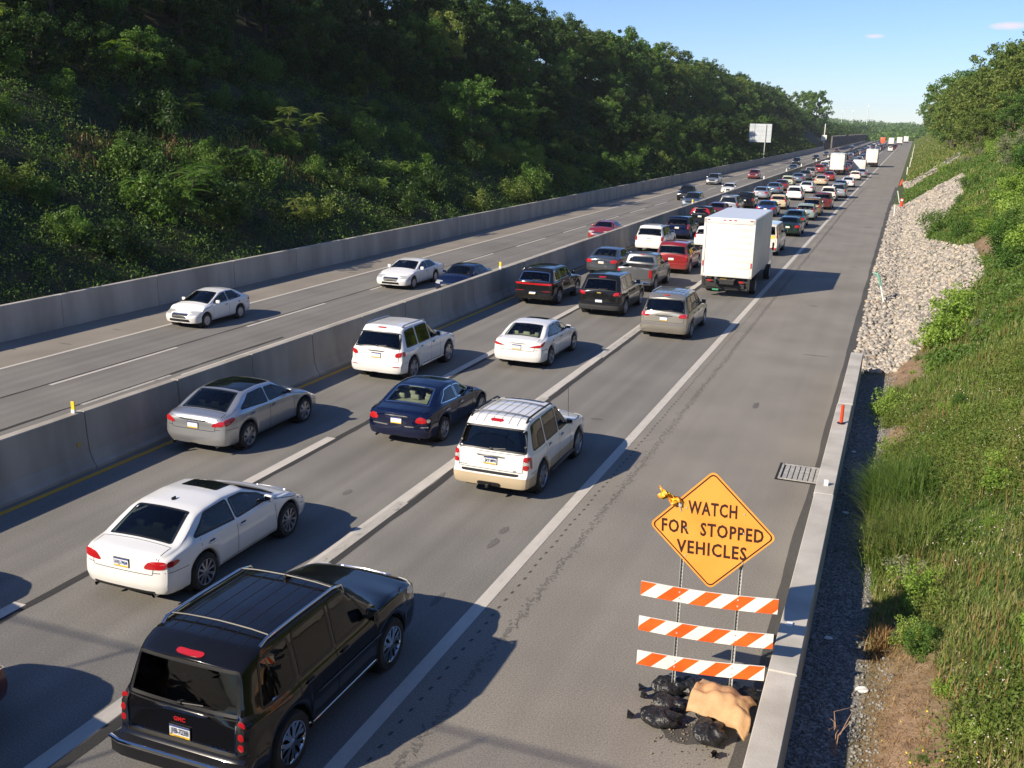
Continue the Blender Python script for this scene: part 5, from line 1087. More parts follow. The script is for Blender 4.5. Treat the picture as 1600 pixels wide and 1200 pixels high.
finish(r, -11.66, 14.62, 'white sedan with dark sunroof and slim red lamps, behind the big black SUV', 'sedan'); driver(c, r, 'person in a dark shirt driving the white sedan with a sunroof', 'dark', 'brown')
# ---- white SUV with gold lower body
c = suv('a', L=4.91, W=1.89, H=1.80, wb=2.89, ro=1.10, r=.375, belt=1.08, hood=1.13, rr=.30, rf=2.62, cw=3.42, tum=.22, gz=1.12, rear_tilt=.33, pe=5, Rr=.15, nose=.2, rgw=.43, tailz=(.76, 1.06))
c.tail = [('rear', [(.765, .955), (.885, .955), (.885, 1.06), (.765, 1.06)], 0), ('rear', [(.765, .885), (.885, .885), (.885, .95), (.765, .95)], 1), ('rear', [(.765, .77), (.885, .77), (.885, .88), (.765, .88)], 0), ('side', [(.22, .78), (.30, .78), (.28, 1.05), (.22, 1.05)], 0)]; c.plate = (0, .90)
r = build_car(c, 'suv', P('pearl'), 'six', 'tint', plate='w', lowbody=P('goldtrim'), lowz=.60, rails=(.55, 2.25, .66, BLACKTRIM), cmsl=('rear', 0, 1.735, .30, .04), sunroof=(2.15, 2.5, .5), roofrack=(.75, 1.75, .66), track=1.69)
REAR = c.frame('rear'); m = MB(); c.patch(m, REAR, [(-.33, .995), (.33, .995), (.33, 1.03), (-.33, 1.03)], .03, .08, .2); m.build('tailgate_handle', CHROME, r, smooth=True)
c.text('badge', REAR, -.66, .735, 'EXPLORER', .035, CHROME, r, .001, .012, 1.2); c.text('badge', REAR, .58, .71, '4X4', .045, CHROME, r, .001, .012); simple_plate(c, r, 'JXY-8991', simple('plate_ink', (.06, .09, .2), .5))
m = MB(); c.patch(m, REAR, [(-.68, .615), (.68, .615), (.68, .665), (-.68, .665)], .012, .08, .1); m.build('bumper_pad', BLACKTRIM, r); m = MB(); c.patch(m, REAR, [(-.28, .33), (.28, .33), (.28, .43), (-.28, .43)], .01, .08, .1); m.box((0, c.oy-.05, .36), (.06, .16, .06)); m.build('tow_hitch', BLACKTRIM, r)
for sx in (-1, 1): m = MB(); m.box((sx*.93, 0, .36), (.15, 1.75, .05), None, .02); m.build('running_board', BLACKTRIM, r, smooth=True)
m = MB(); h = c.hit(c.frame('top'), .70, 3.55*.92+.25, 0)[0]; m.tube([h, h+Vector((0, -.1, .8))], .006, 5); m.build('antenna', BLACKTRIM, r)
finish(r, -7.84, 21.75, 'white SUV with beige lower body and black roof rack in the shoulder-side lane', 'SUV')
# ---- silver sedan beside the wall
c = sedan('a', L=4.84, W=1.87, H=1.465, wb=2.78, ro=1.10, deck=1.05, rg0=.46, rr=1.30, rf=2.70, cw=3.62, r=.345, belt=.94)
c.tail = [('rear', [(.52, .78), (.85, .80), (.85, .93), (.60, .88)], 0), ('side', [(.14, .78), (.50, .90), (.46, .97), (.14, .93)], 0)]
r = build_car(c, 'sedan', P('silver'), 'seven', 'mid', plate='w', track=1.68); m = MB(); c.patch(m, c.frame('top'), [(-.58, 1.24), (.58, 1.24), (.58, 2.42), (-.58, 2.42)], .003, .08, .08, skirt=.003); m.build('glass_roof', GL_DARK, r, smooth=True); simple_plate(c, r, '')
m = MB(); c.patch(m, c.frame('rear'), [(-.42, .90), (.42, .90), (.40, .925), (-.40, .925)], .018, .07, .2); m.build('trunk_trim', CHROME, r, smooth=True)
finish(r, -15.62, 21.45, 'silver sedan with black glass roof beside the median wall', 'sedan'); driver(c, r, 'person in a blue shirt driving the silver sedan with a glass roof', 'blue', 'dark')
# ---- navy sedan with cream seats
c = sedan('a', L=4.67, W=1.79, H=1.40, wb=2.71, ro=1.12, deck=1.0, hood=.88, rg0=.62, rr=1.42, rf=2.55, cw=3.40, r=.325, belt=.89, pe=2.8)
c.tail = [('rear', [(.52, .70), (.80, .69), (.81, .80), (.66, .86), (.55, .82)], 0), ('side', [(.14, .70), (.26, .73), (.22, .80), (.14, .80)], 1)]; c.plate = (0, .72)
r = build_car(c, 'sedan', P('navy'), 'seven', 'clear', interior=INT_CREAM, plate='w', chrome=True, track=1.61); REAR = c.frame('rear')
for sx in (-1, 1): m = MB(); c.ribbon(m, REAR, [(sx*.24, .585), (sx*.84, .60)], .028, .012); m.build('bumper_trim', CHROME, r)
m = MB(); c.patch(m, REAR, [(-.34, .83), (.34, .83), (.32, .86), (-.32, .86)], .016, .07, .2); m.build('trunk_trim', CHROME, r, smooth=True); simple_plate(c, r, '')
finish(r, -11.40, 24.1, 'dark blue sedan with cream headrests showing through the rear window', 'sedan'); driver(c, r, 'person in a light shirt driving the dark blue sedan', 'white', 'dark')
# ---- white SUV by the median
c = suv('a', L=4.78, W=1.92, H=1.76, wb=2.915, ro=.98, r=.375, belt=1.06, hood=1.10, rr=.34, rf=2.5, cw=3.35, tum=.28, gz=1.13, rear_tilt=.42, pe=3.8, Rr=.2, rgw=.42)
c.tail = [('rear', [(.66, .84), (.86, .86), (.87, 1.0), (.87, 1.02), (.68, .98)], 0), ('side', [(.22, .86), (.36, .90), (.34, 1.0), (.22, 1.03)], 0)]
r = build_car(c, 'suv', P('white'), 'five', 'tint', plate='w', rails=(.65, 2.3, .64, ALLOY), track=1.7, cmsl=('rear', 0, 1.69, .3, .03)); REAR = c.frame('rear')
m = MB(); c.patch(m, REAR, [(-.30, 1.0), (.30, 1.0), (.29, 1.025), (-.29, 1.025)], .018, .07, .2); m.build('tailgate_trim', CHROME, r, smooth=True)
for sx in (-1, 1):
    m = MB(); c.patch(m, REAR, [(sx*.62, .545), (sx*.84, .55), (sx*.84, .575), (sx*.62, .57)], .012, .06, .2); m.build('bumper_reflector', REDLENS, r); m = MB(); m.box((sx*.93, 0, .36), (.15, 1.7, .05), None, .02); m.build('running_board', ALLOY, r, smooth=True)
finish(r, -15.03, 29.6, 'white SUV with silver roof rails driving close to the median wall', 'SUV')
# ---- white sedan, cream interior
c = sedan('a', L=4.9, W=1.82, H=1.45, wb=2.82, ro=1.13, deck=1.05, rg0=.50, rr=1.34, rf=2.66, cw=3.62, r=.335, belt=.93)
c.tail = [('rear', [(.42, .80), (.83, .80), (.84, .90), (.60, .86)], 0), ('side', [(.14, .82), (.46, .93), (.40, .97), (.14, .91)], 0)]
r = build_car(c, 'sedan', P('white'), 'split', 'clear', interior=INT_CREAM, plate='w', track=1.63, cmsl=None); m = MB(); c.patch(m, c.frame('top'), [(-.4, 1.9), (.4, 1.9), (.4, 2.35), (-.4, 2.35)], .004, .08, .08, skirt=.003); m.build('sunroof', GL_DARK, r, smooth=True)
m = MB(); c.patch(m, c.frame('rear'), [(-.36, .905), (.36, .905), (.35, .925), (-.35, .925)], .016, .07, .2); m.build('trunk_trim', CHROME, r, smooth=True)
finish(r, -11.58, 33.3, 'white sedan with cream seats and wide wedge-shaped tail lamps in the middle lane', 'sedan'); driver(c, r, 'person in a red shirt driving the white sedan with cream seats', 'red', 'dark')
# ---- silver minivan
c = suv('a', L=5.08, W=1.96, H=1.76, wb=3.03, ro=1.07, r=.345, belt=1.02, hood=1.03, rr=.26, rf=2.7, cw=3.75, tum=.24, gz=1.10, rear_tilt=.34, pe=4, Rr=.17, nose=.28, sill=.22, rgw=.41)
c.tail = [('rear', [(.56, .90), (.90, .90), (.905, 1.06), (.62, 1.03)], 0), ('side', [(.22, .90), (.40, .92), (.36, 1.05), (.22, 1.06)], 0)]; c.plate = (0, .84)
r = build_car(c, 'minivan', P('champagne'), 'seven', 'tint', plate='w', rails=(.75, 2.5, .66, ALLOY), roofrack=(1.0, 2.1, .6), track=1.74, cmsl=('rear', 0, 1.70, .25, .025)); m = MB(); c.patch(m, c.frame('rear'), [(-.36, .945), (.36, .945), (.36, .975), (-.36, .975)], .018, .07, .2); m.build('tailgate_trim', CHROME, r, smooth=True)
finish(r, -8.14, 40.4, 'champagne silver minivan ahead of the beige and white SUV, by the shoulder line', 'minivan')
# ---- black wagon-like SUV with full-width red lamp
c = suv('a', L=5.27, W=1.93, H=1.70, wb=2.995, ro=1.2, r=.375, belt=1.10, hood=1.08, rr=.45, rf=2.8, cw=3.75, tum=.30, gz=1.16, rear_tilt=.55, pe=4, Rr=.2, rgw=.39)
c.tail = [('rear', [(.0, .97), (.86, .97), (.87, 1.06), (.0, 1.045)], 0), ('side', [(.22, .98), (.34, 1.0), (.32, 1.06), (.22, 1.06)], 0)]; c.plate = (0, .60)
r = build_car(c, 'suv', P('darkblk'), 'split', 'tint', plate='w', chrome=True, track=1.7)
for sx in (-1, 1): m = MB(); c.patch(m, c.frame('rear'), [(sx*.45, .68), (sx*.86, .69), (sx*.86, .71), (sx*.45, .70)], .012, .06, .2); m.build('bumper_reflector', REDLENS, r)
finish(r, -15.2, 45.0, 'black crossover with a red lamp band across its whole tail, next to the median wall', 'SUV')
# ---- black crossover, middle lane
c = suv('a', L=5.2, W=1.99, H=1.80, wb=3.02, ro=1.13, r=.38, belt=1.10, hood=1.12, rr=.50, rf=2.7, cw=3.6, tum=.27, gz=1.18, rear_tilt=.52, pe=3.6, Rr=.22, rgw=.375)
c.tail = [('rear', [(.60, .95), (.86, .97), (.87, 1.12), (.66, 1.09)], 0), ('side', [(.22, .97), (.44, 1.03), (.40, 1.12), (.22, 1.12)], 0)]; c.plate = (0, .70)
r = build_car(c, 'suv', P('darkblk'), 'five', 'tint', priv='mid', plate='w', lowbody=simple('cladding_grey', (.035, .036, .038), .5), lowz=.52, track=1.76, cmsl=('rear', 0, 1.69, .32, .04)); REAR = c.frame('rear')
m = MB(); m.box(c.hit(REAR, 0, 1.05, .02)[0], (.19, .02, .06), None, .008); m.build('emblem', simple('emblem_gold', (.6, .45, .15), .2, .9), r)
finish(r, -11.75, 43.8, 'black crossover with gold badge and tapering rear glass in the middle lane', 'SUV')
# ---- grey pickup
c = pickup('a'); r = build_car(c, 'pickup_truck', P('grey'), 'six', 'dark', plate='w', track=1.64, cmsl=('rear', 0, 1.745, .22, .03)); bed_liner(c, r, 1.85, 1.50*.92)
m = MB(); m.box((0, c.oy+.0, .52), (1.7, .12, .14), None, .03); m.build('bumper', CHROME, r, smooth=True); finish(r, -11.98, 50.9, 'dark grey pickup truck with silver bumper, just beyond the black crossover', 'pickup truck')
# ---- mid-distance cars, all built with their own colours
def one(kind, y, x, label, colr, opp=False, cat=None, plate='w', rim='five', glass='tint', yaw=0, det=True, rails=None, **k):
    if kind == 'sedan': c = sedan('a', **k)
    elif kind == 'pickup': c = pickup('a', **k)
    else: c = suv('a', **k)
    nm = {'sedan': 'sedan', 'suv': 'suv', 'hatch': 'hatchback', 'minivan': 'minivan', 'van': 'van', 'wagon': 'station_wagon', 'pickup': 'pickup_truck'}[kind]
    r = build_car(c, nm, P(colr), rim, glass, plate=plate, detail=det, rails=rails); ylen = c.L-c.ro-c.wb/2 if opp else c.ro+c.wb/2
    finish(r, x, y+ylen, label, cat or {'suv': 'SUV', 'hatch': 'hatchback', 'wagon': 'station wagon', 'pickup': 'pickup truck'}.get(kind, kind), opp, None, None, yaw)
    if kind == 'pickup': bed_liner(c, r, 1.85, 1.50*.92)
    return c, r
JEEP = dict(L=4.82, W=1.94, H=1.76, wb=2.91, ro=1.0, r=.385, belt=1.10, hood=1.14, rr=.3, rf=2.5, cw=3.35, tum=.24, gz=1.16, rear_tilt=.34, pe=5, nose=.2)
one('sedan', 53.0, -15.0, 'grey-blue sedan with pale rear shelf between the wall and the grey pickup', 'slate', glass='clear', L=4.8, H=1.42, pe=2.8)
one('suv', 56.6-.95, -11.7, 'red SUV in the middle lane just beside the big box truck', 'red', rim='seven', **JEEP)
one('suv', 64.3, -15.05, 'white SUV with black rear glass beside the median, ahead of the grey-blue sedan', 'white', rim='five', rails=(.6, 2.3, .66, BLACKTRIM), **JEEP)
one('hatch', 68.0, -11.95, 'white hatchback half hidden behind the big box truck', 'white', L=4.5, W=1.8, H=1.55, wb=2.7, ro=.95, r=.34, belt=1.0, hood=1.02, rr=.4, rf=2.3, cw=3.2, gz=1.08, rear_tilt=.45)
one('suv', 73.2, -15.1, 'deep blue crossover ahead of the white SUV at the median', 'navy', L=4.65, W=1.87, H=1.65, wb=2.65, ro=1.0, r=.36, belt=1.02, hood=1.05, rr=.5, rf=2.4, cw=3.25, gz=1.10, rear_tilt=.55, tum=.3)
c, r = one('suv', 83.6, -15.4, 'black and silver crossover with tall red lamps up its rear pillars', 'darkblk', L=4.57, W=1.82, H=1.68, wb=2.62, ro=.95, r=.35, belt=1.03, hood=1.06, rr=.3, rf=2.3, cw=3.15, gz=1.08, rear_tilt=.30, tailz=(1.0, 1.55), tailw=.10)
c, r = one('sedan', 91.0, -15.4, 'dark maroon sedan beyond the crossover with tall red lamps', 'maroon')
# work van
c = suv('a', L=5.7, W=2.0, H=2.08, wb=3.43, ro=1.2, r=.37, belt=1.22, hood=1.18, rr=.12, rf=3.9, cw=4.55, tum=.13, gz=1.38, rear_tilt=.16, pe=7, Rr=.10, nose=.25, tailz=(1.15, 1.72), tailw=.10, rgw=.38)
for p in c.sideglass[:2]: pass
r = build_car(c, 'van', P('cream'), 'steel', 'tint', plate='y', track=1.74, lowbody=P('cream'))
m = MB(); c.patch(m, c.frame('rear'), [(-.85, 1.15), (-.12, 1.15), (-.12, 1.34), (-.85, 1.34)], .012, .1); c.patch(m, c.frame('rear'), [(.14, 1.15), (.78, 1.15), (.78, 1.34), (.14, 1.34)], .012, .1); m.build('yellow_decal', PLATE_Y, r)
m = MB(); c.patch(m, c.frame('rear'), [(-.12, .62), (.13, .62), (.13, 1.42), (-.12, 1.42)], .016, .1, .05); m.build('ladder_step', BLACKTRIM, r); m = MB(); m.box((0, c.oy-.03, .52), (1.8, .16, .14), None, .03); m.build('bumper', simple('bumper_red_white', (.5, .07, .05), .4), r)
for h_ in (0,): m = MB(); m.tube([(-.3, c.oy+.3, 2.08), (-.3, c.oy+3.3, 2.14)], .02, 6); m.build('ladder_rack', ALLOY, r)
finish(r, -8.12, 67.0+1.2*.92+3.43*.46, 'pale work van with yellow decals, partly hidden by the big box truck', 'van')
one('sedan', 80.0, -7.9, 'dark green sedan with bright tail lamps ahead of the pale work van', 'dgreen', glass='mid')
one('sedan', 87.0, -8.2, 'dark teal sedan second ahead of the work van', 'teal', glass='mid')
one('hatch', 95.0, -8.0, 'pale ice-green hatchback with an orange lamp, third ahead of the work van', 'icegreen', L=4.45, W=1.78, H=1.5, wb=2.7, ro=.8, r=.32, belt=.98, hood=.98, rr=.5, rf=2.2, cw=3.2, gz=1.05, rear_tilt=.6, tum=.32)
one('suv', 100.5, -7.95, 'bronze SUV in the lane by the shoulder', 'gold', L=4.6, W=1.85, H=1.72, wb=2.65, ro=.95)
one('suv', 109.0, -7.6, 'dark red SUV ahead of the bronze one', 'maroon', **JEEP)

c, r = one('suv', 0, -15.3, 'grey SUV just outside the left edge whose shadow falls in the lane by the median', 'grey', L=4.7, W=1.88, H=1.72); r.location.y = 11.2-c.L+c.ro+c.wb/2
c, r = one('suv', 0, -11.62, 'dark red SUV showing only a sliver at the left edge behind the white sedan', 'maroon', L=4.7, W=1.88, H=1.70); r.location.y = 9.15-c.L+c.ro+c.wb/2
# ---- box trucks
def box_truck(W=2.46, L=6.6, z0=1.02, z1=3.85, dirty=True, cabcol='wht2'):
    root = empty('box_truck'); BW = noisy('truck_panel_white', (.66, .64, .59), (.76, .74, .69), .8, .45, .05, 8, 20, (1, 1, .5)); RF = simple('truck_roof_pale', (.62, .66, .70), .35); h = z1-z0; oy = -2.2
    m = MB(); m.box((0, oy+L/2, (z0+z1)/2), (W, L, h), None, .03)
    for i in range(1, 9): m.box((0, oy+i*L/9, z1-.006), (W-.16, .05, .03))
    for i in range(1, 11):
        for sx in (-1, 1): m.box((sx*(W/2-.002), oy+i*L/11, (z0+z1)/2), (.008, .02, h-.2))
    m.build('cargo_box', BW, root, smooth=True, auto=30)
    m = MB(); m.box((0, oy+L/2, z1+.012), (W-.10, L-.12, .018)); m.build('roof_skin', RF, root)
    m = MB()
    for sx in (-1, 1): m.box((sx*(W/2-.055), oy-.02, (z0+z1)/2), (.12, .05, h), None, .015)
    m.box((0, oy-.02, z1-.12), (W, .05, .26), None, .015); m.box((0, oy-.02, z0+.05), (W, .05, .12), None, .015); m.build('rear_frame', BW, root, smooth=True, auto=30)
    m = MB(); n = 8
    for i in range(n): m.box((0, oy-.004, z0+.11+(h-.37)*(i+.5)/n), (W-.26, .02, (h-.37)/n-.006), None, .004)
    m.box((0, oy-.02, z0+.25), (.12, .02, .10)); m.build('roll_door', noisy('roll_door_white', (.72, .70, .66), (.80, .79, .75), 1.5, .5), root, smooth=True, auto=30)
    for i, x in enumerate((-.26, 0, .26, -W/2+.2, W/2-.2)): m = MB(); m.box((x, oy-.055, z1-.07 if i < 5 else 0), (.14, .03, .045), None, .01); m.build('marker_light', REDLENS, root)
    for sx in (-1, 1): m = MB(); m.box((sx*(W/2-.06), oy-.05, z0+.62), (.06, .02, .26)); m.build('side_marker', REDLENS, root)
    m = MB(); m.box((0, oy+L/2, .82), (.9, L+.8, .22)); m.box((0, oy+.25, .70), (W-.3, .5, .28), None, .03)
    for sx in (-1, 1): m.box((sx*.42, oy+3.5, .86), (.1, 8.2, .2)); m.box((sx*(W/2-.12), oy+.02, .74), (.12, .10, .62)); m.box((sx*(W/2-.22), oy+1.3, .5), (.5, .02, .5))
    m.box((0, oy-.02, .46), (W-.25, .10, .12), None, .02); m.box((0, oy-.10, .60), (W-.6, .06, .22), None, .01)
    for i in range(4): m.box((-.6+i*.4, oy-.14, .60), (.3, .02, .12))
    m.build('lift_gate', simple('chassis_black', (.018, .018, .018), .6), root)
    for sx in (-1, 1): m = MB(); m.box((sx*.78, oy-.15, .82), (.22, .03, .09), None, .01); m.build('taillight', REDLENS, root)
    m = MB(); m.box((-.1, oy-.16, .86), (.31, .012, .16)); m.build('license_plate', PLATE_Y, root); m = MB(); m.box((-.45, oy-.17, .40), (.3, .03, .07)); m.build('step_pad', simple('green_tag', (.05, .3, .16), .5), root)
    c = suv('cab', L=3.6, W=2.1, H=2.35, wb=2.0, ro=.8, r=.1, belt=1.35, hood=1.55, rr=.1, rf=1.1, cw=1.75, tum=.12, gz=1.5, rear_tilt=.12, pe=5, Rr=.08, sill=.5, nose=.3, LF=1)
    cb = mkobj('cab', [v+Vector((0, oy+L+.25-c.oy, 0)) for v in c.V], c.F, [P(cabcol)], root, smooth=True, auto=35)
    m = MB(); WS = c.frame('s', *c.windscreen['line']); c.patch(m, WS, c.windscreen['poly'], .004)
    for k in 'RL': c.patch(m, c.frame(k), c.sideglass[-1]['poly'] or [(1, 1.4), (1.5, 1.4), (1.4, 2), (1, 2)], .004)
    mkobj('cab_glass', [Vector(v)+Vector((0, oy+L+.25-c.oy, 0)) for v in m.v], m.f, GL_DARK, root)
    for sx in (-1, 1): m = MB(); m.box((sx*1.22, oy+L+1.55, 1.75), (.10, .08, .42), None, .02); m.tube([(sx*1.05, oy+L+1.6, 1.6), (sx*1.22, oy+L+1.58, 1.6)], .02, 6); m.build('mirror', [BLACKTRIM], root)
    add_wheels(root, .42, 4.2, W-.30, 'steel', axles=(-.35, 4.9+.35), w=.30)
    return root
bt = box_truck(); finish(bt, -7.58, 49.35+2.2, 'tall white box truck with roll-up rear door and lift gate', 'box truck')
for (x, y, l, s) in [(-11.6, 192, 'cream box truck in the middle lane far up the queue', .98), (-7.6, 240, 'cream box truck by the shoulder line, beyond the white trailer', 1.0), (-9.4, 560, 'distant white truck beside the orange one', 1.05), (-6.5, 600, 'distant bright white truck near the shoulder line', 1.1), (-4.3, 690, 'farthest pale yellow truck close to the shoulder', 1.1)]:
    o = copy_tree(bt); finish(o, x+float(bend(x, y)), y+2.2, l, 'box truck'); o.scale = (s, s, s)
m = MB(); tr_ = empty('cargo_trailer'); m.box((0, 2.0, 1.55), (2.2, 4.2, 2.1), None, .04); m.build('trailer_box', noisy('truck_panel_white', (1, 1, 1), (1, 1, 1)), tr_, smooth=True, auto=30); m = MB(); m.box((0, 2, .45), (1.9, 4.4, .14)); m.box((0, 4.9, .45), (.1, 1.6, .1)); m.build('chassis', DARKMET, tr_)
for sx in (-1, 1): m = MB(); m.box((sx*.95, -.12, .65), (.12, .03, .16)); m.build('taillight', REDLENS, tr_)
add_wheels(tr_, .33, .8, 1.95, 'steel', axles=(1.7, 2.5)); finish(tr_, -7.9, 199, 'white enclosed trailer with a slanting shadow, between the two cream box trucks', 'trailer')
ob = MB(); o_ = empty('orange_truck'); ob.box((0, 2.5, 2.3), (2.5, 5, 3.0), None, .05); ob.build('cargo_box', P('orange'), o_, smooth=True); ob = MB(); ob.box((0, 2.8, .7), (1.0, 6.5, .3)); ob.box((0, 6.3, 1.5), (2.2, 2, 2.0), None, .2); ob.build('cab', P('orange'), o_, smooth=True); add_wheels(o_, .45, 4, 2.2, 'steel', axles=(1, 5.6)); finish(o_, -13.2, 610, 'distant orange truck near the median', 'truck')

# ---- queue in the distance: prototypes recoloured
PR = {}
def proto(kind):
    if kind in PR: return PR[kind]
    base = P('white')
    if kind == 'sedan': c = sedan('p', L=4.8); n = 'sedan'
    if kind == 'coupe': c = sedan('p', L=4.6, W=1.79, H=1.46, wb=2.65, ro=1.0, deck=1.06, rg0=.4, rr=1.15, rf=2.5, cw=3.45); n = 'sedan'
    if kind == 'suv': c = suv('p'); n = 'suv'
    if kind == 'cross': c = suv('p', L=4.55, W=1.84, H=1.66, wb=2.65, ro=.95, r=.35, belt=1.03, hood=1.05, rr=.45, rf=2.4, cw=3.2, gz=1.1, rear_tilt=.5, tum=.3); n = 'suv'
    if kind == 'hatch': c = suv('p', L=4.3, W=1.76, H=1.5, wb=2.6, ro=.8, r=.32, belt=.97, hood=.98, rr=.4, rf=2.1, cw=3.05, gz=1.04, rear_tilt=.5, tum=.32); n = 'hatchback'
    if kind == 'minivan': c = suv('p', L=5.0, W=1.96, H=1.75, wb=3.0, ro=1.0, r=.34, belt=1.02, hood=1.03, rr=.26, rf=2.7, cw=3.75, gz=1.1, rear_tilt=.34, sill=.22, nose=.28); n = 'minivan'
    if kind == 'pickup': c = pickup('p'); n = 'pickup_truck'
    r = build_car(c, n, base, 'five', 'dark', detail=False)
    if kind == 'pickup': bed_liner(c, r, 1.85, 1.38)
    PR[kind] = [r, c, False]; return PR[kind]
def q(kind, col, x, y, label, opp=False):
    r, c = proto(kind)[:2]; o = copy_tree(r, None, {P('white'): P(col)} if col != 'white' else None)
    ln = (c.L-c.ro-c.wb/2) if opp else (c.ro+c.wb/2)
    finish(o, x+float(bend(x, y)), y*.985+ln, label, {'cross': 'SUV', 'suv': 'SUV', 'coupe': 'sedan', 'hatch': 'hatchback', 'pickup': 'pickup truck'}.get(kind, kind), opp, QO if opp else QJ, None, random.uniform(-.012, .012))
FAR = [('suv', 'silver', -15.3, 98.7, 'silver SUV with a pale sticker across its rear glass, beside the median wall'), ('cross', 'black', -14.9, 106.5, 'black SUV directly ahead of the silver one by the median'), ('sedan', 'blue', -11.7, 98.1, 'blue sedan showing its roof just over the box truck'),
 ('hatch', 'tan', -11.7, 107.7, 'tan hatchback in the middle lane beyond the box truck'), ('coupe', 'silver', -15.2, 120.8, 'silver sedan by the median with one wide red lamp'), ('cross', 'white', -11.6, 122.4, 'white crossover ahead of the tan hatchback'), ('cross', 'cream', -8.0, 124.5, 'cream SUV by the shoulder line ahead of the dark red one'),
 ('suv', 'silver', -7.3, 130.3, 'silver grey SUV by the shoulder line ahead of the cream one'), ('sedan', 'bluegrey', -15.0, 131.2, 'blue-grey sedan nose to tail with the silver sedan by the median'), ('sedan', 'white', -11.6, 137.0, 'white sedan in the middle lane ahead of the white crossover'), ('coupe', 'maroon', -15.0, 139.5, 'dark red car squeezed between blue-grey cars at the median'),
 ('sedan', 'slate', -8.0, 144.7, 'slate sedan by the shoulder line behind the first white sedan'), ('hatch', 'palegreen', -15.4, 151.3, 'pale green wagon beside the median wall'), ('sedan', 'wht2', -7.6, 155.6, 'white sedan by the shoulder line, nearest of the white ones there'), ('sedan', 'bluegrey', -15.0, 161.5, 'blue-grey sedan ahead of the pale green wagon'), ('sedan', 'tan', -11.4, 157.1, 'tan sedan in the middle lane behind a red sedan'),
 ('cross', 'slate', -14.8, 171.0, 'dark car right ahead of the blue-grey pair at the median'), ('sedan', 'red', -11.3, 172, 'red sedan in the middle lane ahead of the tan one'), ('hatch', 'cream', -7.7, 178, 'cream hatchback by the shoulder line behind a silver sedan'), ('suv', 'champagne', -14.9, 181, 'champagne SUV beside the median, behind a red car'), ('sedan', 'silver', -7.3, 189, 'silver sedan just behind the white enclosed trailer'),
 ('cross', 'red', -14.9, 200, 'red crossover beside the median wall far up the queue'), ('minivan', 'white', -15.0, 223.7, 'white van between the median and the cream box truck'), ('sedan', 'silver', -11.0, 233, 'silver sedan just ahead of the first cream box truck'), ('cross', 'bluegrey', -11.3, 252, 'blue-grey crossover between the two cream box trucks'), ('sedan', 'navy', -14.9, 241, 'navy sedan beside the median beyond the white van'),
 ('suv', 'slate', -15, 262, 'slate SUV beside the median, beyond the navy sedan'), ('sedan', 'white', -11.4, 279, 'white sedan far up the middle lane'), ('cross', 'black', -14.9, 283, 'black crossover far up beside the median'), ('sedan', 'bluegrey', -15, 305, 'blue-grey sedan far up beside the median'), ('sedan', 'navy', -11.5, 301, 'navy sedan far up the middle lane'), ('sedan', 'black', -14.9, 330, 'black sedan far up beside the median'), ('suv', 'navy', -11.5, 325, 'navy SUV far up the middle lane'),
 ('sedan', 'cream', -14.9, 352, 'cream sedan far up beside the median'), ('cross', 'black', -11.5, 350, 'black crossover far up the middle lane'), ('cross', 'slate', -11.5, 376, 'slate crossover in the distance in the middle lane'), ('sedan', 'navy', -14.9, 378, 'navy sedan in the distance beside the median'), ('pickup', 'white', -7.2, 421, 'white-tailed pickup by the shoulder line in the distance'), ('suv', 'maroon', -7.0, 455, 'dark red SUV ahead of the distant pickup'),
 ('cross', 'black', -7.0, 490, 'black SUV ahead of the distant dark red one'), ('sedan', 'silver', -11.2, 402, 'silver sedan in the distance in the middle lane'), ('sedan', 'white', -11.2, 432, 'white sedan in the distance in the middle lane'), ('suv', 'black', -11.2, 462, 'black SUV in the distance in the middle lane'), ('sedan', 'bluegrey', -14.8, 410, 'blue-grey sedan in the distance beside the median'), ('cross', 'white', -14.8, 440, 'white crossover in the distance beside the median'),
 ('sedan', 'navy', -14.8, 475, 'navy sedan at the far end beside the median'), ('sedan', 'white', -14.7, 520, 'white sedan at the far end beside the median'), ('cross', 'bluegrey', -11.0, 515, 'blue-grey crossover at the far end of the middle lane'), ('sedan', 'maroon', -7, 530, 'dark red sedan at the far end by the shoulder line'), ('minivan', 'silver', -14.5, 560, 'silver minivan at the far end beside the median')]
FARO = [('minivan', 'bluegrey', -22.2, 115.5, 'blue-grey minivan facing us behind the median wall'), ('pickup', 'black', -25.2, 127, 'black pickup facing us, half behind the blue-grey minivan'), ('minivan', 'silver', -28.3, 164.3, 'silver minivan facing us in the lane next to the bank'), ('hatch', 'white', -22.4, 142.6, 'white hatchback facing us beyond the minivan, at the median'),
 ('cross', 'red', -25.2, 188.2, 'red crossover facing us in the middle of the opposing lanes'), ('sedan', 'slate', -22.4, 228.4, 'slate sedan facing us, low behind the median wall'), ('suv', 'black', -25.6, 268.3, 'black SUV with bright lamps facing us'), ('sedan', 'black', -24.9, 318.7, 'small black sedan facing us far up the opposing lanes'), ('sedan', 'slate', -25.4, 367, 'slate sedan facing us far up the opposing lanes'),
 ('sedan', 'maroon', -25.9, 430, 'dark red sedan facing us in the distance'), ('cross', 'black', -22.6, 480, 'black crossover facing us in the distance'), ('sedan', 'silver', -26.0, 545, 'silver sedan facing us at the far end')]
for L_, op in ((FAR, False), (FARO, True)):
    for k_, col, x, y, l in L_: q(k_, col, x, y, l, op)
rq = random.Random(12); ocu = [(x, y) for _, _, x, y, _ in FAR]
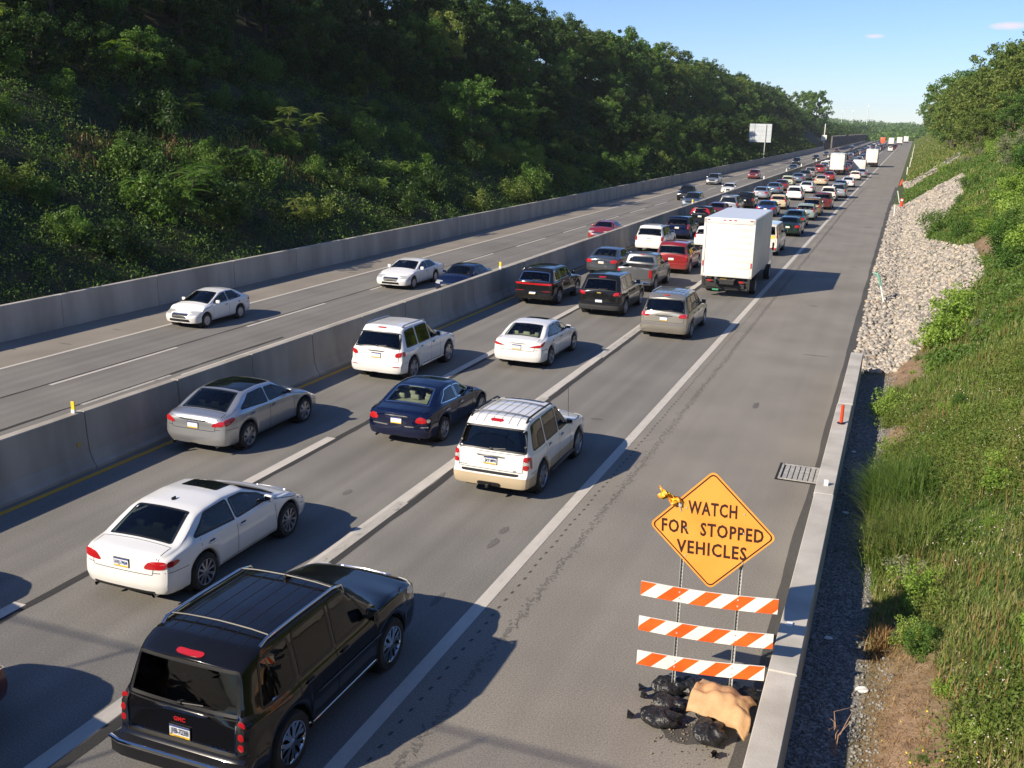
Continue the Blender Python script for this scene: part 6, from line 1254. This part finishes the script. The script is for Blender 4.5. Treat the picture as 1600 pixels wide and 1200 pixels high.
for lane in (-14.9, -11.3):
    y = 208
    while y < 600:
        if all(abs(x-lane) > 1.8 or abs(yy-y) > 7.2 for x, yy in ocu) and not (lane > -12 and 186 < y < 208) and not (lane > -12 and 552 < y < 572):
            ocu.append((lane, y)); k_ = rq.choice(['sedan', 'suv', 'cross', 'sedan', 'coupe', 'minivan']); col = rq.choice(['navy', 'black', 'slate', 'bluegrey', 'silver', 'white', 'grey', 'maroon', 'darkblk', 'champagne'])
            q(k_, col, lane+rq.uniform(-.2, .2), y, 'small car packed deep in the distant queue'); y += 7.4
        else: y += 1.2
def remove_tree(o):
    for ch in list(o.children): remove_tree(ch)
    bpy.data.objects.remove(o)
for k_, p in PR.items(): remove_tree(p[0])
# ---- opposing cars near
c, r = one('sedan', 36.96-1.22-.85, -28.85, 'white compact sedan facing us alone in the lane next to the bank', 'white', opp=True, glass='clear', L=4.53, W=1.775, H=1.46, wb=2.65, ro=1.0, deck=1.06, hood=.95, rg0=.4, rr=1.2, rf=2.35, cw=3.4, r=.32, rim='steel')
r.location.y = 36.96; driver(c, r, 'person in a dark shirt driving the white compact sedan', 'dark', 'brown')
c, r = one('sedan', 50, -25.65, 'long white sedan with dark grille facing us', 'white', opp=True, glass='clear', L=5.4, W=1.99, H=1.44, wb=2.91, ro=1.45, deck=1.03, hood=.96, rg0=.9, rr=1.75, rf=3.0, cw=3.95, r=.345, rim='steel', LF=.96)
r.location.y = 50.9; driver(c, r, 'person driving the long white sedan', 'blue', 'dark')
c, r = one('sedan', 50, -22.2, 'dark navy sedan facing us beside the long white sedan, half behind the median wall', 'navy', opp=True, glass='clear', L=4.85, W=1.82, interior=None) if False else one('sedan', 50, -22.15, 'dark navy sedan facing us beside the long white sedan, half behind the median wall', 'navy', opp=True, glass='clear', L=4.85, W=1.82)
r.location.y = 50.6; driver(c, r, 'person in a white shirt driving the dark navy sedan', 'white', 'brown')
c, r = one('sedan', 77, -22.15, 'red sedan with large chrome grille facing us behind the median wall', 'red', opp=True, glass='tint', L=5.0, W=1.88, H=1.48, wb=3.05, ro=1.0, deck=1.06, hood=1.0, rg0=.6, rr=1.4, rf=2.8, cw=3.7, r=.36, belt=.98)
# ================================================================ ROADSIDE OBJECTS
# barricade with the warning sign
ORANGE = noisy('sign_orange', (.80, .30, .04), (.86, .36, .06), 2, .5); ORD = noisy('barricade_orange', (.78, .09, .008), (.86, .13, .015), 3, .45); WHT = noisy('barricade_white', (.72, .70, .62), (.82, .80, .72), 3, .5); INK = simple('sign_ink', (.035, .008, .006), .6); STEEL = noisy('galvanised', (.38, .38, .36), (.52, .52, .49), 9, .5, 0, 6, None, (1, 1, .2), metal=.1)
bar = empty('barricade', (-1.93, 13.24, 0), label='three-board orange and white striped barricade carrying the warning sign', cat='barricade')
def addp(o, root): o.parent = root; o.matrix_parent_inverse = Matrix.Translation(root.location).inverted(); return o
def sweep(x): return 13.2+.0
for (x0, x1, z) in [(-2.33, -2.33, 2.3), (-1.50, -1.50, 2.35)]:
    m = MB()
    for sx in (-1, 1): m.box((x0+sx*.022, 13.245, 1.12), (.006, .035, 2.3))
    m.box((x0, 13.262, 1.12), (.046, .005, 2.3))
    for i in range(40): m.mat(1).box((x0, 13.2585, .08+i*.056), (.012, .003, .02)); m.mat(0)
    addp(m.build('post', [STEEL, JOINT]), bar)
for i, (zl, zr, xl, xr, off) in enumerate([(1.535, 1.635, -2.90, -.95, 0), (.975, 1.09, -2.90, -.97, .17), (.41, .57, -2.895, -1.045, .22)]):
    N_ = 66; h = .225; V = []; F = []; fm = []; 
    for k in range(N_+1):
        t = k/N_; x = xl+(xr-xl)*t; z = zl+(zr-zl)*t - .035*math.sin(math.pi*t); 
        for s in (0, 1): V.append((x, 13.215, z+s*h))
        for s in (0, 1): V.append((x, 13.235, z+s*h))
    # face with slanted stripes cut as geometry
    Lb = xr-xl; st = .235; V2 = []; F2 = []; f2 = []; n = int(Lb/.03); rows = 6
    for k in range(n+1):
        for j in range(rows+1):
            t = k/n; zz = zl+(zr-zl)*t-.035*math.sin(math.pi*t)+h*j/rows; V2.append((xl+Lb*t, 13.215-.0, zz))
    # exact slanted bands
    V2 = []; F2 = []; f2 = []
    def zat(x): t = (x-xl)/Lb; return zl+(zr-zl)*t-.035*math.sin(math.pi*min(1, max(0, t)))
    b0 = -3; nb = int(Lb/st)+5
    for b_ in range(b0, nb):
        xa, xb = xl+off+b_*st, xl+off+(b_+1)*st
        for j in range(6):
            s0, s1 = j/6, (j+1)/6; sh = lambda s: s*h*1.05
            q4 = [(xa+sh(s0), s0), (xb+sh(s0), s0), (xb+sh(s1), s1), (xa+sh(s1), s1)]
            q4 = [(min(max(x, xl), xr), s) for x, s in q4]
            if max(q[0] for q in q4)-min(q[0] for q in q4) < 1e-4: continue
            o = len(V2); V2 += [(x, 13.212, zat(x)+h*s) for x, s in q4]; F2.append((o, o+1, o+2, o+3)); f2.append(b_ % 2)
    me = mkobj('board_face', V2, F2, [WHT, ORD], fm=f2)
    F = []
    for k in range(N_): a = k*4; F += [(a, a+4, a+5, a+1), (a+2, a+3, a+7, a+6), (a+1, a+5, a+7, a+3), (a, a+2, a+6, a+4)]
    F += [(0, 1, 3, 2), (N_*4, N_*4+2, N_*4+3, N_*4+1)]
    bo = addp(mkobj('board', V, F, WHT), bar); me.parent = bo
    mb = MB()
    for x in (-2.33, -1.5):
        for s in (.3, .72): mb.lathe([(.001, 13.206), (.012, 13.207), (.012, 13.213)], 8, axis='x') if 0 else mb.box((x, 13.208, zat(x)+h*s), (.022, .008, .022))
    addp(mb.build('bolt', STEEL), bar)
sg = empty('warning_sign', (-1.94, 13.18, 2.73), label='orange diamond road sign reading WATCH FOR STOPPED VEHICLES', cat='road sign')
hd = .888; tilt = R(2.4); base = [(0, -hd), (hd, 0), (0, hd), (-hd, 0)]
def rcorner(hd_, rad, n=6):
    pts = []
    for i in range(4):
        a = -90+i*90; cx, cy = (hd_-rad*math.sqrt(2))*math.cos(R(a)), (hd_-rad*math.sqrt(2))*math.sin(R(a))
        for k in range(n+1): th = R(a-45+90*k/n); pts.append((cx+rad*math.cos(th), cy+rad*math.sin(th)))
    return pts
def sgv(p, y): x, z = p; return (x*math.cos(tilt)-z*math.sin(tilt), y, x*math.sin(tilt)+z*math.cos(tilt))
o_ = rcorner(hd, .08); n = len(o_); V = [sgv(p, 0) for p in o_]+[sgv(p, .004) for p in o_]; F = [tuple(range(n)), tuple(range(n, 2*n))[::-1]]+[(i, i+n, (i+1) % n+n, (i+1) % n) for i in range(n)]
mkobj('sign_panel', V, F, [ORANGE], sg)
a_, b_ = rcorner(hd-.035, .068), rcorner(hd-.060, .058); V = [sgv(p, -.003) for p in a_]+[sgv(p, -.003) for p in b_]; mkobj('sign_border', V, [(i, (i+1) % n, (i+1) % n+n, i+n) for i in range(n)], INK, sg)
def gothic(txt, h, width, x, z, name):
    vs, fs = text_mesh(txt, h*1.38, .0065, 'CENTER', 1.14); x0, x1 = min(v.x for v in vs), max(v.x for v in vs); k = width/(x1-x0); xm = (x0+x1)/2
    return mkobj(name, [sgv((x+(v.x-xm)*k, z+v.y), -.004) for v in vs], fs, INK, sg)
gothic('WATCH', .195, .68, .0, .225, 'sign_lettering'); gothic('FOR', .195, .39, -.515, -.085, 'sign_lettering'); gothic('STOPPED', .195, .87, .275, -.085, 'sign_lettering'); gothic('VEHICLES', .195, .98, 0, -.375, 'sign_lettering')
mb = MB()
for x, z in [(-.36, .30), (.44, .30), (-.36, -.42), (.44, -.42), (-.36, 0), (.44, .02)]: v = sgv((x, z), -.006); mb.box(v, (.02, .008, .02))
mb.build('bolt', STEEL, sg)
# crumpled flag on the upper left edge
rn = np.random.default_rng(3); V = []; F = []; nu, nv = 12, 10
for i in range(nu):
    for j in range(nv):
        u, v = i/(nu-1), j/(nv-1); V.append((-2.40-.30*u+.03*math.sin(9*v+4*u), 13.16+.05*math.sin(11*u+5*v)+.04*math.sin(17*v), 3.07+.14*u+.20*(v-.5)*(1-.3*u)*(0.5+.6*u)+.03*math.sin(13*u)))
for i in range(nu-1):
    for j in range(nv-1): a = i*nv+j; F.append((a, a+nv, a+nv+1, a+1))
mkobj('warning_flag', V, F, [noisy('flag_amber', (.75, .2, .02), (.8, .55, .05), 9, .35)], smooth=True, label='crumpled yellow and orange flag clipped to the upper edge of the diamond sign', cat='flag')
mb = MB(); mb.box((-2.40, 13.17, 3.06), (.05, .05, .08), None, .01); mb.tube([(-2.40, 13.17, 3.0), (-2.38, 13.18, 2.95)], .01, 6); mb.build('flag_clip', STEEL, bpy.data.objects['warning_flag'])
# sand bags of black plastic
BAG = noisy('black_plastic', (.009, .009, .010), (.022, .022, .023), 9, .36, .9, 5, 22)
def bag(x, y, rx, ry, h, rz, seed, label, tie=True):
    rx, ry = rx*1.14, ry*1.12
    bm = bmesh.new(); bmesh.ops.create_icosphere(bm, subdivisions=4, radius=1); rr_ = np.random.default_rng(seed); ph = rr_.random(12)*6.28
    for v in bm.verts:
        p = v.co; a = math.atan2(p.y, p.x); w = 1+.10*math.sin(5*a+ph[0]+3*p.z)+.05*math.sin(11*a+ph[1]+7*p.z)+.035*math.sin(19*a+9*p.z+ph[2])+.03*math.sin(23*p.x+ph[3])*math.sin(17*p.y+ph[4])
        nk = 1.0
        v.co = Vector((p.x*rx*w, p.y*ry*w, max(0.0, (p.z*.5+.42)*h*w + .02*math.sin(15*p.x+ph[5])*h)))
        if tie and p.x < -.80: t = (-p.x-.80)/.2; v.co.x -= t*.10; v.co.y *= (1-.55*t); v.co.z = v.co.z*(1-.3*t)+.05*t
    me = bpy.data.meshes.new('sandbag'); bm.to_mesh(me); bm.free(); me.materials.append(BAG); me.polygons.foreach_set('use_smooth', [True]*len(me.polygons)); o = bpy.data.objects.new('sandbag', me); link(o); o.location = (x, y, .006); o.rotation_euler = (0, 0, rz); setp(o, label, 'sandbag', 'black plastic sandbags under the barricade')
    if tie:
        m = MB(); fs = []; vs = []; n = 14
        for i in range(n): a = 2*math.pi*i/n; k = 1+.4*math.sin(i*2.3+seed); vs.append((-rx-.09, math.cos(a)*.018, .07+math.sin(a)*.018)); vs.append((-rx-.19, math.cos(a)*.055*k, .08+math.sin(a)*.05*k))
        for i in range(n): j = (i+1) % n; fs.append((2*i, 2*j, 2*j+1, 2*i+1))
        m.add(vs, fs); m.build('knot', BAG, o, smooth=True)
    return o
bag(-2.38, 13.28, .24, .17, .26, .35, 1, 'black plastic sandbag leaning on the left post of the barricade'); bag(-2.02, 13.40, .25, .17, .24, 2.9, 2, 'black plastic sandbag behind the two posts'); bag(-2.30, 12.88, .22, .15, .20, -.2, 3, 'black plastic sandbag in front of the left post')
bag(-2.33, 12.45, .25, .18, .24, .15, 4, 'black plastic sandbag with its tied neck pointing away, nearest the lane'); bag(-1.62, 12.35, .24, .20, .26, 1.9, 5, 'black plastic sandbag under the brown sack, nearest the camera'); bag(-1.42, 13.5, .26, .17, .24, .1, 6, 'black plastic sandbag at the right post beside the barrier'); bag(-1.66, 12.85, .22, .2, .22, 1.2, 7, 'black plastic sandbag hidden beneath the brown sack', False)
# brown sack draped on the bags
V = []; F = []; nu, nv = 30, 24
for i in range(nu):
    for j in range(nv):
        u, v = i/(nu-1), j/(nv-1); x = -1.96+.80*u+.05*v+.04*math.sin(7*v)*u-.12*(1-v)*(u < .5)*(.5-u); y = 12.66+.66*v-.30*u+.05*math.sin(3*u)
        v0 = v; fold = .035*abs(math.sin(5.5*u+2.2*v+1.1*math.sin(3*v)))+.022*abs(math.sin(9*v-4*u)); z = .30+fold+.10*math.sin(math.pi*v)*(.5+.5*math.sin(math.pi*u))-.16*max(0, .28-v)/.28-.10*max(0, u-.85)/.15+.016*math.sin(17*u+5*v)+.013*math.sin(13*v-9*u)+.05*abs(u-.42)
        V.append((x, y, z))
for i in range(nu-1):
    for j in range(nv-1): a = i*nv+j; F.append((a, a+nv, a+nv+1, a+1))
o = mkobj('paper_sack', V, F, [noisy('sack_brown', (.42, .25, .12), (.56, .35, .18), 5, .8, .6, 6, 14)], smooth=True, label='flattened tan brown sack lying across the black bags', cat='sack'); o.modifiers.new('t', 'SOLIDIFY').thickness = .014
rn = np.random.default_rng(4); V = rn.normal(size=(130, 1, 3))*0
n = 170; X = rn.normal(-1.9, .28, n); Y = rn.normal(12.45, .3, n); k_ = (X < -1.08); X, Y = X[k_], Y[k_]; n = len(X); sz = .005+.012*rn.random(n)**2
v = IV[None]*(1+.3*rn.normal(size=(n, len(IV), 1)))*sz[:, None, None]+np.stack([X, Y, np.full(n, .012)], -1)[:, None]; F = (np.arange(n)*len(IV))[:, None, None]+IF[None]
mkobj('debris', v.reshape(-1, 3), F.reshape(-1, 3), noisy('debris_mix', (.06, .045, .03), (.34, .28, .2), 40, .9), kind='stuff', label='crumbs of sand and torn scraps round the bags')
V = stain(-1.95, 12.35, .38, .28, .005); mkobj('asphalt_stains', V, [tuple(range(18))], A_DARK, kind='structure')
# drain grate
gr = empty('drain_grate', (-1.55, 24.2, 0), label='rectangular steel drain grate set in the shoulder near the barrier', cat='drain grate')
m = MB(); m.box((0, 0, .002), (1.06, 1.32, .012)); m.build('grate_pit', simple('pit_black', (.008, .008, .008), .9), gr)
m = MB()
for sx in (-1, 1): m.box((sx*.47+.03, 0, .012), (.05, 1.14, .03))
for sy in (-1, 1): m.box((.03, sy*.56, .012), (.94, .05, .03))
for i in range(7): m.box((-.32+i*.122, 0, .014), (.098, 1.06, .02))
m.build("grate_bars", noisy('cast_steel', (.34, .33, .30), (.5, .48, .43), 8, .6, 0, metal=.2), gr)
# flexible posts
def tube_post(name, x, y, z, h, mat, label, cat, group=None, r=.04, lean=(0, 0), basem=BLACKTRIM, band=None):
    root = empty(name, (x, y, z), label=label, cat=cat, group=group); m = MB(); m.lathe([(r*2.2, 0), (r*2.2, .02), (r*1.3, .035)], 14, axis='z', cap=True); m.build('foot', basem, root, smooth=True, auto=40)
    m = MB(); m.tube([(0, 0, .03), (lean[0]*h*.5, lean[1]*h*.5, h*.5), (lean[0]*h, lean[1]*h, h)], [r, r*.97, r*.94], 12)
    if band: m.mat(1).tube([(lean[0]*h*.72, lean[1]*h*.72, h*.72), (lean[0]*h*.9, lean[1]*h*.9, h*.9)], [r*1.06, r*1.06], 12, cap=False)
    m.build('tube', [mat, band or mat], root, smooth=True, auto=50); return root
ORP = simple('post_orange_red', (.75, .07, .02), .4); WHP = simple('post_white', (.75, .74, .68), .4); YEL = simple('reflector_yellow', (.82, .55, .03), .35)
tube_post('channelizer_post', -.79, 26.3, .81, .50, ORP, 'red-orange flexible tube post standing on top of the shoulder barrier', 'traffic post', r=.045)
tube_post('channelizer_post', .10, 118, .02, 1.0, ORP, 'orange flexible post with a leaning white top beside the grass', 'traffic post', r=.16, lean=(.05, 0), band=WHP)
tube_post('channelizer_post', -.35, 165, .0, .9, ORP, 'orange flexible post lying between the two rock strips', 'traffic post', r=.14, lean=(.3, 0))
tube_post('marker_post', -.1, 116, .6, 1.3, WHP, 'bent white stake sticking up by the orange post', 'marker post', r=.05, lean=(-.25, 0))
for i, (x, y) in enumerate([(-.45, 104), (.5, 206), (1.0, 240), (1.25, 274), (1.6, 310), (1.8, 347), (2.1, 388), (2.4, 430), (2.9, 486), (3.3, 543)]):
    tube_post('delineator_post', x, y, 0, 1.45 if i else 1.2, WHP, 'white delineator post at the edge of the shoulder' if i else 'white delineator post at the top end of the near rocks', 'delineator post', 'white posts along the far shoulder' if i else None, r=.06 if not i else .09)
PY = [(17.2, 'yellow and white reflector post standing on the median wall nearest the camera'), (44.0, 'yellow reflector post on the wall before the dark navy sedan'), (90.5, 'yellow reflector post on the wall by the blue-grey minivan'), (108.0, 'white reflector post on the wall past the blue-grey minivan'), (139, 'reflector post on the wall near the white hatchback'), (166, 'reflector post on the wall beside the pale green wagon'), (190, 'reflector post on the wall near the champagne SUV'), (222, 'reflector post on the wall beside the white van'), (255, 'farthest reflector post on the median wall')]
for i, (y, l) in enumerate(PY):
    o = empty('wall_reflector', (-17.38, y, 1.375), label=l, cat='reflector'); s_ = 1+.004*y
    m = MB(); m.box((0, 0, .04*s_), (.10*s_, .05, .08*s_), None, .01); m.build('bracket', WHP, o); m = MB(); m.box((0, 0, .17*s_), (.095*s_, .03, .19*s_), None, .01); m.build('lens', YEL if i < 3 else WHP, o)
m = MB(); m.box((-17.20, 17.1, .66), (.012, .13, .10), None, .003); m.build('reflector', simple('reflector_dull_yellow', (.45, .32, .08), .5), label='dull yellow reflector fixed on the face of the median wall', cat='reflector')
# bent green and white stake by the rocks
o = empty('bent_stake', (-.55, 53, .25), label='bent white stake with a green sleeve leaning out of the rocks', cat='stake')
m = MB(); m.tube([(.35, -1.2, -.3), (.12, -.3, .35), (0, 0, .75)], .035, 8); m.build('stake', WHP, o, smooth=True); m = MB(); m.tube([(.10, -.25, .40), (0, 0, .75), (-.12, .1, .95), (-.32, .15, .98)], [.06, .06, .07, .05], 8); m.build('sleeve', simple('sleeve_green', (.10, .30, .22), .5), o, smooth=True)
# blank back of a big road sign
bb = empty('road_sign_back', (-35.1, 266, 0), label='large road sign seen from behind, pale rectangular back among the dark trees', cat='road sign')
m = MB(); m.box((0, 0, 6.5), (5.5, .12, 4.5), None, .03); m.build('sign_panel', noisy('sign_back', (.55, .6, .63), (.66, .7, .72), .6, .35, metal=.3), bb)
m = MB()
for i in range(4): m.box((0, -.08, 4.8+i*1.1), (5.4, .03, .04))
for x in (-1.5, 1.4): m.box((x, -.14, 6.5), (.09, .1, 4.5))
m.build('stiffener', STEEL, bb); m = MB(); m.tube([(1.35, -.2, -.5), (1.35, -.2, 8.5)], .13, 10); m.build('post', STEEL, bb, smooth=True)
m = MB(); o = empty('small_sign', (-34.5, 470, 0), label='small pale sign on a post beyond the end of the bank wall', cat='road sign'); m.box((0, 0, 4.0), (2.2, .1, 2.2)); m.build('sign_panel', WHP, o); m = MB(); m.tube([(0, .1, 0), (0, .1, 4)], .1, 8); m.build('post', STEEL, o)
# far masts, chimney poles
for (x, y, h, l) in [(-52, 1400, 42, 'tall thin mast rising over the far woods'), (-80, 1600, 38, 'fainter mast left of the tall one'), (-98, 1650, 38, 'faint lattice mast farthest to the left')]:
    m = MB(); o = empty('mast', (x, y, 5), label=l, cat='mast'); m.tube([(0, 0, 0), (0, 0, h*.75)], [.75 if h > 40 else .45, .35], 8); m.build('pole', simple('mast_pale', (.62, .66, .66), .6), o); m = MB(); m.box((0, 0, h*.75), (2.2, .4, 1.2)); m.build('antenna_head', WHP, o)
m = MB(); o = empty('utility_pole', (-37.0, 505, 0), label='pale utility pole in front of the noise wall', cat='utility pole'); m.tube([(0, 0, 0), (0, 0, 10)], .22, 8); m.build('pole', WHP, o)
# posts on the hill at upper right
o = empty('utility_pole', (30.5, 200, 12), label='dark stub of a pole above the trees on the sunny slope', cat='utility pole'); m = MB(); m.tube([(0, 0, 0), (0, 0, 17.5)], .5, 8); m.build('pole', BARK, o)
# litter behind the barrier and a dead twig
for (x, y, r_, l) in [(.30, 14.55, .10, 'crumpled white paper cup on the gravel'), (-.35, 22.0, .07, 'flat white scrap in the shade of the barrier'), (.12, 23.4, .09, 'white plastic scrap beside the long grass tuft'), (-.40, 26.6, .06, 'small white scrap in the shade by the round bush'), (-.3, 16.0, .07, 'grey scrap in the shade nearer the boards')]:
    bm = bmesh.new(); bmesh.ops.create_icosphere(bm, subdivisions=2, radius=1); me = bpy.data.meshes.new('litter')
    for v in bm.verts: v.co = Vector((v.co.x*r_*(1+random.uniform(-.3, .3)), v.co.y*r_*.8*(1+random.uniform(-.3, .3)), v.co.z*r_*.35*(1+random.uniform(-.4, .4))+.04))
    bm.to_mesh(me); bm.free(); me.materials.append(simple('litter_white', (.7, .7, .67), .6)); o = bpy.data.objects.new('litter', me); link(o); o.location = (x, y, float(terr(x, y))); setp(o, l, 'litter')
m = MB(); rn = random.Random(5); p = Vector((.02, 12.6, -.05))
for k in range(7): q0 = p+Vector((0, k*.06, k*.02)); m.tube([q0, q0+Vector((rn.uniform(-.12, .1), rn.uniform(.1, .3), rn.uniform(.1, .3))), q0+Vector((rn.uniform(-.25, .2), rn.uniform(.2, .5), rn.uniform(.2, .45)))], [.008, .006, .002], 5)
m.build('dead_branch', simple('dead_wood', (.32, .2, .13), .9), label='reddish dead twig standing in the gravel behind the barrier', cat='branch')
# orange soil scrap and road litter on the lanes
for (x, y, l) in [] and [(-7.05, 15.0, 'orange scrap lying in the lane ahead of the black SUV')]:
    m = MB(); m.box((0, 0, .012), (.14, .2, .02), Matrix.Rotation(.5, 3, 'Z'), .008); m.build('litter', simple('litter_orange', (.5, .18, .08), .7), label=l, cat='litter').location = (x, y, 0)
# ---------------------------------------------------------------- air
m = MB(); m.box((-100, 1100, 28), (1500, 2500, 62)); hz = m.build('haze', simple('tmp', (1, 1, 1)), kind='stuff', label='thin summer haze filling the valley')
hm = bpy.data.materials.new('haze'); hm.use_nodes = True; hn = hm.node_tree; hn.nodes.clear(); ho = hn.nodes.new('ShaderNodeOutputMaterial'); hv = hn.nodes.new('ShaderNodeVolumePrincipled')
hv.inputs['Color'].default_value = (.86, .93, 1, 1); hv.inputs['Density'].default_value = .00011; hv.inputs['Anisotropy'].default_value = .0; hn.links.new(hv.outputs[0], ho.inputs['Volume']); hz.data.materials.clear(); hz.data.materials.append(hm)
